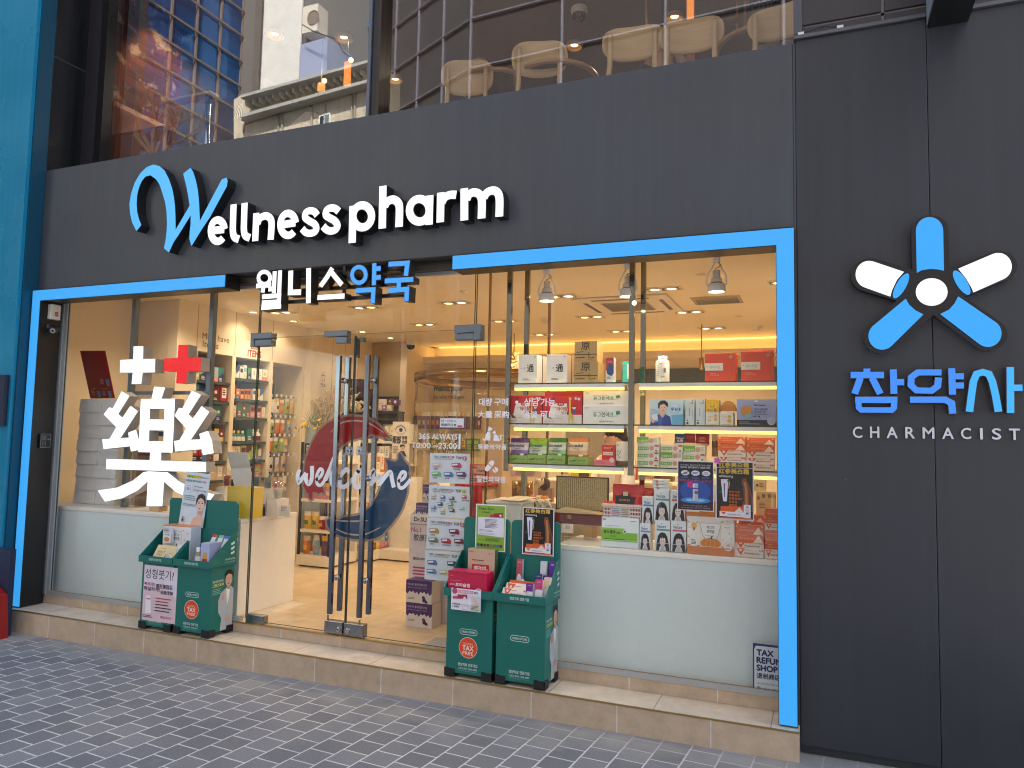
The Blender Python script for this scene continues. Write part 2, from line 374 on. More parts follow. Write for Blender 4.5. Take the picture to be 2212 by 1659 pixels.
# fascia in three sheets, side cladding in two, each lifted off its neighbour by a joint
mb = MB()
mb.box(-6.16, -.003, 0, .1, 2.644, 3.69, M_CLAD)
mb.box(-6.16, -.003, .1, .36, 3.60, 3.688, M_CLAD)
mb.box(-.0029, .0115, .005, .1, -.1, 3.69, K((74, 78, 86), .5)); mb.obj('fascia_panel', B, bev=.004)
zb = at(9, 900, 1530, 0).z
mb = MB()
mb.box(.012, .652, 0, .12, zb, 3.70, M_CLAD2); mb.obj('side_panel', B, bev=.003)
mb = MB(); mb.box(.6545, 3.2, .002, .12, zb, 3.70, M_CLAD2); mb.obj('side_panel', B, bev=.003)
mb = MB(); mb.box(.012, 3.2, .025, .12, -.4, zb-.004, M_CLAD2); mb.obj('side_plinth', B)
mb = MB(); mb.box(.003, 3.2, -.02, .12, 3.702, 3.722, K((96, 98, 104), .35, .4)); mb.obj('ledge_trim', B, bev=.002)
mb = MB(); g = K((150, 142, 140), .5); P_ = K((56, 56, 60), .35)
mb.box(.05, .445, .012, .12, 3.79, 4.5, P_); mb.box(.462, 3.2, .012, .12, 3.79, 4.5, P_); mb.box(.05, .445, .012, .12, 3.722, 3.772, P_); mb.box(.462, 3.2, .012, .12, 3.722, 3.772, P_)
mb.box(.05, 3.2, .03, .1, 3.7725, 3.7895, g); mb.box(.446, .461, .03, .1, 3.73, 4.5, g)
mb.box(.003, .047, -.004, .12, 3.722, 5.9, K((82, 84, 96), .4)); mb.obj('upper_panel', B)
mb = MB()   # mass of the building above the photo, behind and beside
mb.box(-6.16, 3.2, .0, 8.2, 5.95, 10.5, M_CLAD); mb.box(.13, 3.2, .13, 8.2, -.3, 5.95, K((190, 180, 165), .7)); mb.box(-6.6, .13, 7.6, 8.2, -.3, 5.95, K((190, 176, 150), .7))
mb.box(-6.8, -6.42, .36, 8.2, 2.95, 5.95, K((225, 214, 196), .7)); mb.box(-6.8, -6.63, .165, 8.2, -.3, 2.949, K((225, 214, 196), .7))
mb.box(-6.6, .13, .37, 7.6, 2.95, 3.45, K((120, 112, 104), .7)); mb.obj('upper_wall', B)
# header over the shop window
mb = MB(); mb.box(-6.04, 0, .1, .19, 2.585, 2.643, M_BRN); mb.box(-6.04, 0, .192, .24, 2.58, 2.9, K((222, 205, 178), .6)); mb.obj('window_header', B)
# black stone return and window frame upstairs
mb = MB()
mb.box(-6.2, -6.1, .012, .34, 3.69, 4.74, M_STONE); mb.box(-6.2, -6.1, .012, .34, 4.748, 5.95, M_STONE); mb.box(-6.2, -6.104, .02, .34, 4.738, 4.75, K((96, 98, 98), .5))
mb.box(-6.106, -6.098, .004, .016, 3.69, 5.95, K((120, 126, 130), .4)); mb.obj('stone_return', B)
mb = MB(); fr = K((46, 44, 50), .35)
mb.box(-6.1, -6.0, .34, .44, 3.69, 5.95, fr); mb.box(-6.0, -5.94, .32, .44, 3.69, 5.95, fr); mb.box(-5.94, -5.86, .345, .44, 3.69, 5.95, M_BLK)
mb.box(-2.99, -2.965, .27, .42, 3.69, 5.95, K((96, 104, 118), .4)); mb.box(-2.965, -2.91, .285, .42, 3.69, 5.95, M_BLK); mb.box(-2.91, -2.885, .275, .42, 3.69, 5.95, M_BRN)
mb.box(-6.1, -.0, .362, .44, 3.62, 3.70, M_BLK); mb.obj('window_frame', B)
M_UG = GL(.24, (.80, .82, .84), 3.6); M_UG2 = GL(.10, (.84, .85, .86), 4.)
mb = MB(); mb.quad((-5.86, .352, 3.69), (-2.99, .352, 3.69), (-2.99, .352, 5.95), (-5.86, .352, 5.95), M_UG); mb.obj('window_pane', B)
mb = MB(); mb.quad((-2.885, .352, 3.69), (0, .352, 3.69), (0, .352, 5.95), (-2.885, .352, 5.95), M_UG2); mb.obj('window_pane', B)
# window jamb on the left, glass and rails
mb = MB(); mb.box(-6.3, -5.944, -.055, .14, .001, 2.60, M_BLK); mb.box(-6.8, -5.965, .14, .164, -.2, 2.62, M_BRN); mb.obj('jamb_and_light_stop', B)  # brown sheet is unseen, added to keep outside light from the alcove
mb = MB(); mb.box(-5.965, -5.935, .155, .2, .069, 2.585, M_ALU); mb.box(-5.93, -5.90, .165, .195, .10, 2.585, M_ALU)
mb.box(-5.935, -3.86, .16, .2, .069, .1, M_ALU); mb.box(-1.95, 0, .16, .2, .069, .1, M_ALU); mb.box(-5.935, 0, .165, .196, 2.563, 2.585, M_ALU); mb.obj('glass_rail', B)
M_SG = GL(.035, (.97, .985, .975), 5.)
GE = K((40, 58, 52), .3)
for x0, x1, z0, z1 in ((-5.9, -3.815, .1, 2.563), (-3.805, -2.005, 2.178, 2.563), (-1.995, .0, .1, 2.563)):
    mb = MB(); mb.quad((x0, YG, z0), (x1, YG, z0), (x1, YG, z1), (x0, YG, z1), M_SG)
    for e0, e1 in ((x0, x0+.003), (x1-.003, x1)): mb.box(e0, e1, YG-.005, YG+.005, z0, z1, GE)
    mb.box(x0+.003, x1-.003, YG-.005, YG+.005, z0, z0+.003, K((150, 120, 82), .3)); mb.obj('shop_window_pane', B)
# two glass door leaves
for x0, x1, hx in ((-3.805, -2.947, -3.03), (-2.940, -2.005, -2.79)):
    mb = MB(); z0, z1 = .082, 2.168; mb.quad((x0, YG, z0), (x1, YG, z0), (x1, YG, z1), (x0, YG, z1), M_SG)
    for e0, e1 in ((x0, x0+.004), (x1-.003, x1)): mb.box(e0, e1, YG-.005, YG+.005, z0, z1, GE)
    mb.box(x0+.004, x1-.003, YG-.005, YG+.005, z0, z0+.003, GE); d = mb.obj('glass_door', B)
    for y in (.115, .228):
        mb = MB(); mb.box(hx-.016, hx+.016, y-.0135, y+.0135, .222, 2.02, K((130, 133, 140), .12, 1., .03, 8)); mb.obj('pull_handle', d, bev=.002)
    for z in (.46, 1.16, 1.845):
        mb = MB(); mb.tube([(hx, .13, z), (hx, .214, z)], .011, M_STEEL, 12); mb.lathe([(.0, -.014), (.02, -.012), (.02, .012), (0, .014)], (hx, YG, z), M_STEEL, 14, axis='y'); mb.obj('handle_bolt', d, smooth=True)
    # floor closer fitting with lock
    fx0, fx1 = ((-3.81, -3.60), (-2.99, -2.945))[0 if hx < -3 else 1]
    fit = K((150, 152, 156), .25, 1.)
    if hx < -3:
        mb = MB(); mb.box(-3.80, -3.63, .155, .205, .068, .135, fit); mb.obj('floor_hinge', d, bev=.006)
        mb = MB(); mb.box(-3.10, -2.949, .152, .208, .079, .165, fit); mb.lathe([(.0, -.012), (.018, -.01), (.018, 0)], (-2.98, .152, .115), M_STEEL, 14, axis='y'); mb.box(-2.985, -2.975, .136, .152, .11, .12, M_BLK); mb.tube([(-3.07, .152, .165), (-3.07, .152, .205)], .006, fit); mb.obj('door_lock', d, bev=.004)
    else:
        mb = MB(); mb.box(-2.938, -2.78, .152, .208, .079, .165, fit); mb.lathe([(.0, -.012), (.018, -.01), (.018, 0)], (-2.905, .152, .115), M_STEEL, 14, axis='y'); mb.tube([(-2.81, .152, .165), (-2.81, .152, .205)], .006, fit); mb.obj('door_lock', d, bev=.004)
        mb = MB(); mb.box(-2.35, -2.03, .19, .42, .069, .074, K((196, 196, 196), .35, .6)); mb.obj('floor_plate', d)
# patch fittings at the head of the doors
pf = K((112, 122, 134), .4, .7, .06, 30)
def patch(zc, x0, y0, x1, y1, cut):
    a = at(zc, x0, y1, .15); c = at(zc, x1, y0, .15); mb = MB(); xm = at(zc, cut[0], 0, .15).x; zm = at(zc, cut[0], cut[1], .15).z
    return a, c, xm, zm
a, c, xm, zm = patch('A', 1055, 405, 1360, 605, (1133, 500))
mb = MB(); mb.prism([(a.x, a.z), (xm-.002, a.z), (xm-.002, zm+.003), (c.x, zm+.003), (c.x, c.z), (a.x, c.z)], .152, .208, pf); mb.box(xm+.002, c.x, .152, .208, a.z, zm-.003, pf); mb.obj('head_patch', B, bev=.004)
a = at(5, 732, 545, .15); c = at(5, 903, 445, .15); xm = at(5, 855, 495, .15).x; zm = at(5, 855, 495, .15).z
mb = MB(); mb.prism([(xm+.002, a.z), (c.x, a.z), (c.x, c.z), (a.x, c.z), (a.x, zm+.003), (xm+.002, zm+.003)], .152, .208, pf); mb.box(a.x, xm-.002, .152, .208, a.z, zm-.003, pf); mb.obj('head_patch', B, bev=.004)
a = at('C', 460, 95, .15); c = at('C', 795, 0, .15); e = at('C', 625, 190, .15)
mb = MB(); mb.box(a.x, c.x, .152, .208, a.z, c.z, pf); mb.box(e.x, c.x, .152, .208, e.z, a.z-.004, pf); mb.obj('head_patch', B, bev=.003)
a = at('C', 922, 400, .2); c = at('C', 965, 118, .2)
mb = MB(); mb.box(a.x, c.x, .19, .225, a.z, c.z, K((48, 62, 76), .4)); mb.box(c.x+.015, c.x+.05, .19, .225, at('C', 0, 245, .2).z+.02, c.z+.005, K((86, 104, 104), .4)); mb.obj('magnetic_latch', B, bev=.002)
# ---------------------------------------------------------------- blue light frame, in two lengths
BLUE = EM((62, 172, 250), .86*LB)
xe = at(4, 1458, 150, -.06).x; xs = at('R', 1510, 950, -.06).x
lf = thing('light_frame', 'sky blue backlit frame along the left edge and top left of the shop window', 'lit frame', (-6, 0, 0), 'blue lit frames round the shop window')
rf = thing('light_frame', 'sky blue backlit frame along the right edge and top right of the shop window', 'lit frame', (0, 0, 0), 'blue lit frames round the shop window')
for par, xa, xb, px0, px1 in ((lf, -6.04, xe, -6.035, -5.944), (rf, xs, -.0, -.091, -.002)):
    mb = MB(); mb.box(xa, xb, -.054, .1, 2.532, 2.629, M_BLK); mb.box(px0-.003, px1+.003, -.054, -.0005, .002, 2.532, M_BLK); mb.obj('black_casing', par)
    mb = MB(); L_ = xb-xa; k = 3
    xx0, xx1 = (xa+.004, xb-.003)
    if par is lf: mb.prism([(px0, 2.624), (px1, 2.537), (xx1, 2.537), (xx1, 2.624)], -.06, -.054, BLUE); mb.prism([(px0, .006), (px1, .006), (px1, 2.536), (px0, 2.622)], -.06, -.054, BLUE)
    else: mb.prism([(xx0, 2.537), (px0, 2.537), (px1, 2.624), (xx0, 2.624)], -.06, -.054, BLUE); mb.prism([(px0, .006), (px1, .006), (px1, 2.622), (px0, 2.536)], -.06, -.054, BLUE)
    mb.obj('lit_face', par)
# ---------------------------------------------------------------- neighbour on the left
nb = thing('neighbour_building', 'glossy teal panelled building at the left edge', 'building', (-8, -.2, 0))
mb = MB(); xt = -6.075; mb.box(-12, xt, -.16, -.003, -.4, 10.5, M_TEAL); mb.box(-12, -6.83, 0, 6, -.4, 10.5, M_TEAL); mb.box(xt+.001, xt+.022, -.13, -.004, -.2, 10.5, K((12, 70, 92), .35)); mb.obj('teal_wall', nb)
mb = MB(); p = at(4, 0, 770, -.2); q = at(4, 10, 1100, -.2); mb.box(q.x-.6, q.x, -.2, -.162, q.z, p.z, K((20, 30, 60), .4)); mb.obj('dark_fitting', nb)
p = at(7, 18, 760, -.34)-Vector((.06, 0, 0)); q = at(7, 2, 640, -.34)-Vector((.06, 0, 0))
mb = MB(); mb.prism([(p.x-.4, -.19), (p.x, -.19), (q.x, q.z+.1), (p.x-.4, q.z+.3)], -.34, -.25, K((196, 34, 26), .4), K((150, 24, 20), .4)); mb.box(p.x-.4, p.x-.05, -.245, -.2, -.19, .5, K((24, 36, 70), .5)); mb.obj('pavement_sign', None, (p.x-.2, -.3, -.19), label='red sloping sliver of a sign standing by the step at bottom left', cat='sign')
# ---------------------------------------------------------------- black box hung out over the right wall
mb = MB(); mb.box(.661, .845, -1.2, -.001, 3.643, 4.6, M_BLK); o = mb.obj('projecting_sign', None, (.75, 0, 3.643), bev=.004, label='black projecting box high on the right wall, seen from below', cat='sign')
mb = MB(); mb.box(.655, .6605, -1.19, -.01, 3.66, 4.59, K((150, 162, 168), .4)); mb.obj('side_face', o)
# ---------------------------------------------------------------- cable clips on the ledge
mb = MB(); a = at('U', 1808, 398, -.02); b2 = at('V', 25, 348, -.02)
mb.tube([(a.x-.03, -.012, 3.728), (a.x+.03, -.014, 3.735), (b2.x-.08, -.012, 3.75), (b2.x, -.012, 3.728)], .004, K((40, 42, 46), .5))
for q in (a, b2): mb.box(q.x-.016, q.x+.016, -.018, -.004, 3.7225, 3.737, K((216, 220, 226), .5))
mb.obj('cable', None, (a.x, 0, 3.722), label='thin dark cable held by two white clips on the ledge', cat='cable')
# ---------------------------------------------------------------- lit letters over the shop
def wpx(c, x, y, w_, Y): return at(c, x+w_/2, y, Y).x-at(c, x-w_/2, y, Y).x
WHT = EM((255, 255, 255), 1.12*LB); CAN = K((30, 31, 34), .38)
def arc(cx, cy, rx, ry, a0, a1, n=16): return [(cx+rx*math.cos(R(a0+(a1-a0)*i/n)), cy-ry*math.sin(R(a0+(a1-a0)*i/n))) for i in range(n+1)]
def smooth(P, k=4):
    """Catmull-Rom through the traced points"""
    if len(P) < 3: return P
    out = []
    for i in range(len(P)-1):
        p0, p1, p2, p3 = P[max(i-1, 0)], P[i], P[i+1], P[min(i+2, len(P)-1)]
        for j in range(k):
            t = j/k; out.append(tuple(.5*(2*p1[d]+(p2[d]-p0[d])*t+(2*p0[d]-5*p1[d]+4*p2[d]-p3[d])*t*t+(3*p1[d]-p0[d]-3*p2[d]+p3[d])*t**3) for d in (0, 1)))
    return out+[P[-1]]
def strokes(par, name, zone, SS, wz, Yf, Yb, face, side=CAN, rim=.008, sm=True, back=True):
    """one letter: strokes traced as centre lines in a crop; face lit, can dark"""
    mb = MB(); mf = MB()
    for i, s_ in enumerate(SS):
        closed = False; wf = 1.
        if isinstance(s_, dict): closed = s_.get('c', False); wf = s_.get('w', 1.); s_ = s_['p']
        pts = s_
        if sm and len(pts) > 2 and not closed: pts = smooth(pts)
        P_ = xz(zone, pts, Yf); xm, ym = s_[0]; w_ = wpx(zone, xm, ym, wz*wf, Yf); d = i*.0007
        mb.ribbon(P_, w_+rim, Yf+.002+d, Yb, side, closed=closed); mf.ribbon(P_, w_, Yf+d, Yf+.0021+d, face, closed=closed)
    o = mb.obj(name, par, bev=0); mf.obj('lit_face', o); return o
sg = thing('shop_sign', 'big lit letters in white with a blue script capital on the dark fascia', 'sign', (-3.5, 0, 3))
Wp = [(158, 855), (110, 760), (88, 660), (82, 560), (100, 450), (140, 330), (200, 230), (270, 160), (345, 132), (410, 150), (465, 200), (510, 290), (545, 390), (565, 490), (577, 600), (582, 720), (583, 845), (640, 750), (738, 580), (725, 490), (705, 380), (685, 300), (668, 232), (748, 168), (775, 215), (805, 310), (825, 410), (838, 540), (848, 750), (900, 650), (1000, 460), (1087, 295), (1140, 275), (1150, 310), (1140, 370), (1080, 480), (960, 700), (860, 850), (757, 1018), (735, 945), (738, 870), (748, 790), (750, 680), (700, 760), (620, 890), (560, 980), (510, 1088), (458, 1045), (475, 960), (488, 850), (491, 760), (486, 640), (470, 540), (440, 440), (410, 350), (370, 290), (310, 248), (255, 262), (215, 310), (185, 380), (165, 460), (158, 560), (165, 650), (185, 730), (210, 790)]
BLW = EM((84, 184, 255), .92*LB)
Q = xz('Q', Wp, -.088); mb = MB(); mb.prism(Q, -.086, -.0005, CAN); o = mb.obj('letter', sg)
cx_ = sum(p[0] for p in Q)/len(Q)
mb = MB(); mb.prism(Q, -.0885, -.0861, BLW); mb.obj('lit_face', o)
LT = [('Q', 64, [arc(1042, 852, 76, 116, 8, 318, 20), [(985, 852), (1112, 836)]]),
  ('Q', 64, [[(1215, 565), (1208, 760), (1207, 860), (1224, 922), (1272, 946)]]),
  ('Q', 64, [[(1335, 550), (1328, 745), (1327, 845), (1344, 907), (1392, 931)]]),
  ('Q', 64, [[(1462, 660), (1450, 965)], [(1472, 780), (1500, 718), (1560, 690), (1608, 712), (1628, 775), (1617, 950)]]),
  ('Q', 66, [arc(1808, 783, 84, 120, 8, 318, 20), [(1745, 786), (1888, 764)]]),
  ('Q', 64, [[(2125, 685), (2095, 645), (2045, 634), (2002, 655), (1994, 708), (2040, 747), (2092, 777), (2116, 822), (2098, 865), (2045, 881), (1996, 868), (1962, 830)]]),
  ('R', 66, [[(305, 412), (268, 380), (217, 375), (176, 400), (170, 450), (210, 480), (262, 510), (291, 557), (275, 600), (225, 619), (176, 604), (140, 568)]]),
  ('R', 74, [[(457, 350), (448, 745)], dict(p=arc(555, 462, 99, 118, 0, 345, 23), c=True)]),
  ('R', 76, [[(775, 140), (768, 592)], [(792, 360), (820, 308), (880, 284), (930, 312), (950, 375), (945, 575)]]),
  ('R', 78, [dict(p=arc(1163, 398, 106, 121, 0, 345, 23), c=True), [(1272, 240), (1263, 552)]]),
  ('R', 78, [[(1390, 210), (1384, 526)], [(1400, 320), (1428, 266), (1485, 235), (1553, 234)]]),
  ('R', 80, [[(1640, 165), (1640, 506)], [(1662, 285), (1690, 230), (1742, 207), (1798, 228), (1825, 295), (1822, 485)], [(1845, 265), (1880, 210), (1942, 187), (1990, 208), (2013, 280), (2010, 465)]])]
for z_, w_, ss in LT: strokes(sg, 'letter', z_, ss, w_, -.088, -.0005, WHT)
ks = thing('hangul_sign', 'smaller lit Korean letters in white and blue hung under the fascia', 'sign', (-3.0, -.05, 2.6))
BK = EM((64, 160, 255), .95*LB)
K1 = [dict(p=arc(1712, 142, 38, 40, 0, 345, 23), c=True, w=.9), [(1660, 194), (1756, 187)], [(1706, 196), (1700, 236)], [(1738, 214), (1774, 212)], [(1778, 98), (1772, 240)], [(1812, 93), (1806, 246)], [(1696, 264), (1806, 255), (1803, 296), (1706, 302), (1703, 334), (1818, 324)]]
strokes(ks, 'letter', 4, K1, 24, -.088, -.004, WHT, sm=False)
strokes(ks, 'letter', 4, [[(1884, 95), (1880, 236), (1950, 234)], [(1999, 78), (1997, 306)]], 29, -.088, -.004, WHT, sm=False)
strokes(ks, 'letter', 'R', [[(238, 1012), (180, 1110), (112, 1205)], [(232, 1060), (275, 1115), (338, 1190)], [(80, 1325), (365, 1308)]], 44, -.088, -.004, WHT)
strokes(ks, 'letter', 'R', [dict(p=arc(520, 1085, 73, 84, 0, 345, 23), c=True, w=.9), [(684, 960), (678, 1195)], [(692, 1020), (750, 1015)], [(692, 1115), (750, 1108)], [(488, 1252), (672, 1240), (664, 1385)]], 42, -.088, -.004, BK, sm=False)
strokes(ks, 'letter', 'R', [[(835, 972), (1036, 960), (1018, 1095)], [(795, 1150), (1097, 1132)], [(945, 1140), (940, 1250)], [(835, 1252), (1030, 1236), (1022, 1362)]], 44, -.088, -.004, BK, sm=False)
mb = MB(); xa = at(4, 1670, 0, 0).x; xb = at('R', 1160, 0, 0).x
for zz in (at('R', 700, 1045, 0).z, at('R', 700, 1195, 0).z, at('R', 700, 1315, 0).z): mb.box(xa+.06, xb-.03, -.0038, .02, zz-.012, zz+.012, M_BLK)
for xx in (xa+.12, -2.95, xb-.12): mb.box(xx-.01, xx+.01, .0205, .04, at('R', 700, 1325, 0).z, 2.643, M_BLK)
mb.obj('mounting_rail', ks)
# ---------------------------------------------------------------- five-armed sign on the right wall
st = thing('star_sign', 'round five armed lit sign with blue and white capsule arms on the right wall', 'sign', tuple(at('P', 610, 580, -.02)))
YS = -.055; BLS = EM((52, 166, 255), .9*LB); WH2 = EM((255, 255, 255), 1.0*LB); SIL = K((170, 172, 172), .3, .9)
mb = MB(); ends = [(597, 182), (203, 467), (1048, 412), (287, 872), (985, 857)]
for i, e in enumerate(ends):
    c0 = at('P', 611, 585, YS); c1 = at('P', *e, YS); r_ = wpx('P', *e, 243, YS)/2
    d = Vector((c1.x-c0.x, c1.z-c0.z)).normalized(); a0 = math.atan2(d.y, d.x)
    pl = [(c1.x+r_*math.cos(a0-math.pi/2+math.pi*j/20), c1.z+r_*math.sin(a0-math.pi/2+math.pi*j/20)) for j in range(21)]
    nn = (-d.y*r_, d.x*r_); pl += [(c0.x+nn[0]+d.x*.02, c0.z+nn[1]+d.y*.02), (c0.x-nn[0]+d.x*.02, c0.z-nn[1]+d.y*.02)]
    mb.prism(pl, YS+i*.0006, -.0005, M_BLK, SIL if i in (3, 4) else K((60, 62, 64), .4, .5))
o = mb.obj('back_plate', st)
def plate(P_, c, k=0, name='lit_arm'):
    mb = MB(); mb.prism(xz('P', P_, YS-.002), YS-.004-k, YS-.0006, c); mb.obj(name, st)
def half(e, r_, a0, n=16, ry=None): return [(e[0]+r_*math.cos(R(a0-90+180*i/n)), e[1]-(ry or r_)*math.sin(R(a0-90+180*i/n))) for i in range(n+1)]
plate(half((597, 180), 89, 90)+[(514, 455), (545, 438), (600, 429), (650, 432), (691, 441)][::1], BLS)
a0 = 163; plate(half((203, 466), 89, a0)+[(341, 610), (352, 570), (385, 500), (430, 449)], WH2)
a0 = 23; plate(half((1045, 414), 89, a0)+[(785, 428), (835, 490), (868, 545), (884, 583)], WH2)
a0 = 222; plate(half((287, 868), 89, a0)+[(557, 727), (505, 700), (465, 665), (441, 624)], BLS)
a0 = 321; plate(half((978, 850), 89, a0)+[(784, 609), (760, 655), (725, 695), (667, 724)], BLS)
def ell(c, a, b, ang, n=24): return [(c[0]+a*math.cos(2*math.pi*i/n)*math.cos(R(ang))-b*math.sin(2*math.pi*i/n)*math.sin(R(ang)), c[1]+a*math.cos(2*math.pi*i/n)*math.sin(R(ang))+b*math.sin(2*math.pi*i/n)*math.cos(R(ang))) for i in range(n)]
plate(ell((411, 540), 92, 32, -60), BLS, name='lit_lens'); plate(ell((807, 519), 92, 34, 57), BLS, name='lit_lens'); plate(ell((611, 580), 104, 90, 0), WH2, name='lit_centre')
cs = thing('hangul_sign', 'lit blue Korean letters with silver sides under the five armed sign', 'sign', tuple(at('P', 640, 1225, 0)))
BC = EM((58, 140, 255), .92*LB); LSD = K((120, 126, 132), .35, .6)
strokes(cs, 'letter', 'P', [[(188, 1080), (188, 1112)], [(82, 1122), (300, 1122)], [(146, 1140), (108, 1245)], [(222, 1140), (276, 1245)], [(361, 1085), (365, 1245)], [(385, 1168), (432, 1168)], [(112, 1284), (388, 1284)], dict(p=[(133, 1288), (136, 1335), (152, 1350), (350, 1351), (366, 1335), (366, 1288)], w=.85)], 42, -.05, -.0005, BC, LSD, .004, False)
strokes(cs, 'letter', 'P', [[(675, 1105), (520, 1105), (478, 1137), (476, 1188), (512, 1222), (610, 1225), (650, 1195), (656, 1138)], [(742, 1078), (748, 1250)], [(765, 1130), (822, 1130)], [(765, 1190), (822, 1190)], [(470, 1283), (700, 1283), (742, 1305), (750, 1374)]], 42, -.05, -.0005, BC, LSD, .004, False)
strokes(cs, 'letter', 'P', [[(858, 1362), (872, 1250), (884, 1165), (905, 1115), (945, 1103), (985, 1115), (1008, 1165), (1028, 1250), (1048, 1362)], [(1125, 1070), (1127, 1370)], [(1148, 1205), (1205, 1205)]], 46, -.05, -.0005, EM((60, 176, 255), .92*LB), LSD, .004, False)
def text3d(mb, txt, x0, x1, z0, z1, y0, y1, mf, ms, bold=0):
    V, Fc, asp = glyphs(txt); h = (z1-z0)*.03*bold
    for i, (ox, oz) in enumerate([(0, 0)] if not bold else [(-h, 0), (h, 0), (0, -h), (0, h)]):
        P_ = [(x0+(x1-x0)*a+ox, z1-(z1-z0)*b+oz) for a, b in V]; d = i*.0002
        mb.add([(p[0], y0+d, p[1]) for p in P_], Fc, mf)
        cnt = {}
        for fc in Fc:
            for u, v in zip(fc, fc[1:]+fc[:1]): cnt[(min(u, v), max(u, v))] = cnt.get((min(u, v), max(u, v)), 0)+1
        E_ = [e for e, n_ in cnt.items() if n_ == 1]; n_ = len(P_)
        mb.add([(p[0], y0+d, p[1]) for p in P_]+[(p[0], y1, p[1]) for p in P_], [(u, v, v+n_, u+n_) for u, v in E_], ms)
ch = thing('word_sign', 'row of grey metal capital letters under the blue Korean letters', 'sign', tuple(at('P', 640, 1500, 0)))
for t_, x0, x1, y0 in (('C', 97, 157, 1460), ('H', 210, 268, 1460), ('A', 318, 388, 1462), ('R', 440, 500, 1463), ('M', 553, 628, 1465), ('A', 680, 755, 1467), ('C', 803, 868, 1468), ('I', 928, 944, 1470), ('S', 1005, 1065, 1471), ('T', 1117, 1188, 1473)):
    mb = MB(); a = at('P', x0, y0, -.012); b = at('P', x1, y0+72, -.012); text3d(mb, t_, a.x, b.x, b.z, a.z, -.012, -.0005, K((210, 217, 226), .45), K((90, 94, 98), .4), .8); mb.obj('letter', ch)
# ---------------------------------------------------------------- standing pharmacy character with crosses, inside the left window
ys, yb = .33, .43; GREY = K((176, 172, 164), .5)
ph = thing('pharmacy_sign', 'large white glowing Chinese character with two crosses above standing inside the left window', 'sign', (-5.0, .38, .8))
WH3 = EM((246, 250, 255), 1.25*LB); RD = EM((255, 36, 40), .8*LB)
def lit(parts, face, name='lit_stroke', zone='O'):
    mb = MB(); mf = MB()
    for i, P_ in enumerate(parts):
        q = xz(zone, P_, ys); mb.prism(q, ys+.003+i*.0006, yb, GREY); mf.prism(q, ys+i*.0006, ys+.0031+i*.0006, face)
    o = mb.obj(name, ph); mf.obj('lit_face', o)
lit([[(832, 42), (945, 40), (942, 190), (1087, 190), (1083, 350), (938, 352), (920, 488), (808, 490), (822, 352), (668, 352), (675, 203), (828, 195)]], WH3, 'lit_cross')
lit([[(1365, 25), (1478, 22), (1475, 178), (1630, 170), (1625, 330), (1468, 340), (1455, 475), (1338, 480), (1345, 335), (1190, 335), (1195, 185), (1355, 178)]], RD, 'lit_cross')
lit([[(690, 575), (780, 632), (648, 845), (698, 890), (792, 750), (882, 812), (675, 1130), (775, 1125), (768, 1065), (858, 1030), (890, 1150), (905, 1270), (800, 1290), (790, 1228), (475, 1262), (458, 1142), (548, 1138), (625, 1000), (478, 850), (540, 765), (585, 780)]], WH3)
lit([[(1525, 565), (1630, 620), (1482, 850), (1535, 898), (1638, 752), (1730, 820), (1510, 1150), (1625, 1145), (1612, 1080), (1712, 1045), (1760, 1160), (1780, 1310), (1655, 1333), (1640, 1262), (1325, 1290), (1312, 1165), (1375, 1155), (1455, 1015), (1318, 865), (1370, 770), (1410, 780)]], WH3)
lit([[(1075, 518), (1205, 530), (1160, 665), (1045, 665)], [(918, 665), (1025, 665), (1008, 1300), (888, 1297)], [(1200, 663), (1320, 662), (1290, 1303), (1182, 1302)], [(1020, 665), (1205, 663), (1202, 783), (1022, 783)], [(1014, 908), (1199, 910), (1190, 1040), (1012, 1038)], [(1004, 1168), (1186, 1168), (1184, 1302), (1004, 1300)], [(1025, 1296), (1152, 1300), (1152, 1400), (1018, 1395)]], WH3)
lit([[(510, 1378), (1690, 1415), (1690, 1535), (505, 1500)]], WH3)
lit([[(960, 1395), (1066, 1400), (1050, 1622), (948, 1622)], [(930, 1400), (860, 1455), (760, 1500), (632, 1520), (680, 1592), (790, 1570), (890, 1520), (965, 1452), (965, 1395)], [(1062, 1400), (1082, 1400), (1160, 1462), (1260, 1512), (1388, 1545), (1350, 1597), (1240, 1577), (1140, 1530), (1058, 1460)]], WH3, zone=4)
mb = MB(); pc_ = K((120, 132, 140), .3, .6)
p1 = at(4, 868, 500, .46); p2 = at(4, 1372, 500, .46); zb_ = at(4, 1000, 888, .46).z
for p in (p1, p2): mb.box(p.x-.022, p.x+.022, .445, .489, .80, 2.82, pc_)
mb.box(p1.x+.02, p2.x-.02, .45, .48, zb_-.015, zb_+.015, pc_); zb2 = at(4, 1000, 690, .46).z; mb.box(p1.x, p2.x, .431, .446, zb2-.02, zb2+.02, pc_)
zb3 = at(4, 1000, 1340, .46).z; mb.box(p1.x, p2.x, .431, .446, zb3-.02, zb3+.02, pc_); mb.box(p1.x, p2.x, .431, .446, at(4, 0, 1130, .46).z-.02, at(4, 0, 1130, .46).z+.02, pc_); mb.obj('hanging_pole', ph)
a = at('K', 225, 695, .36); b = at('K', 390, 645, .36); mb = MB(); mb.box(a.x, b.x, .34, .43, .80, b.z, K((196, 160, 112), .6, scale=60)); mb.obj('wooden_block', None, ((a.x+b.x)/2, .38, .8), bev=.002, label='small wooden block under the foot of the big white character', cat='block')
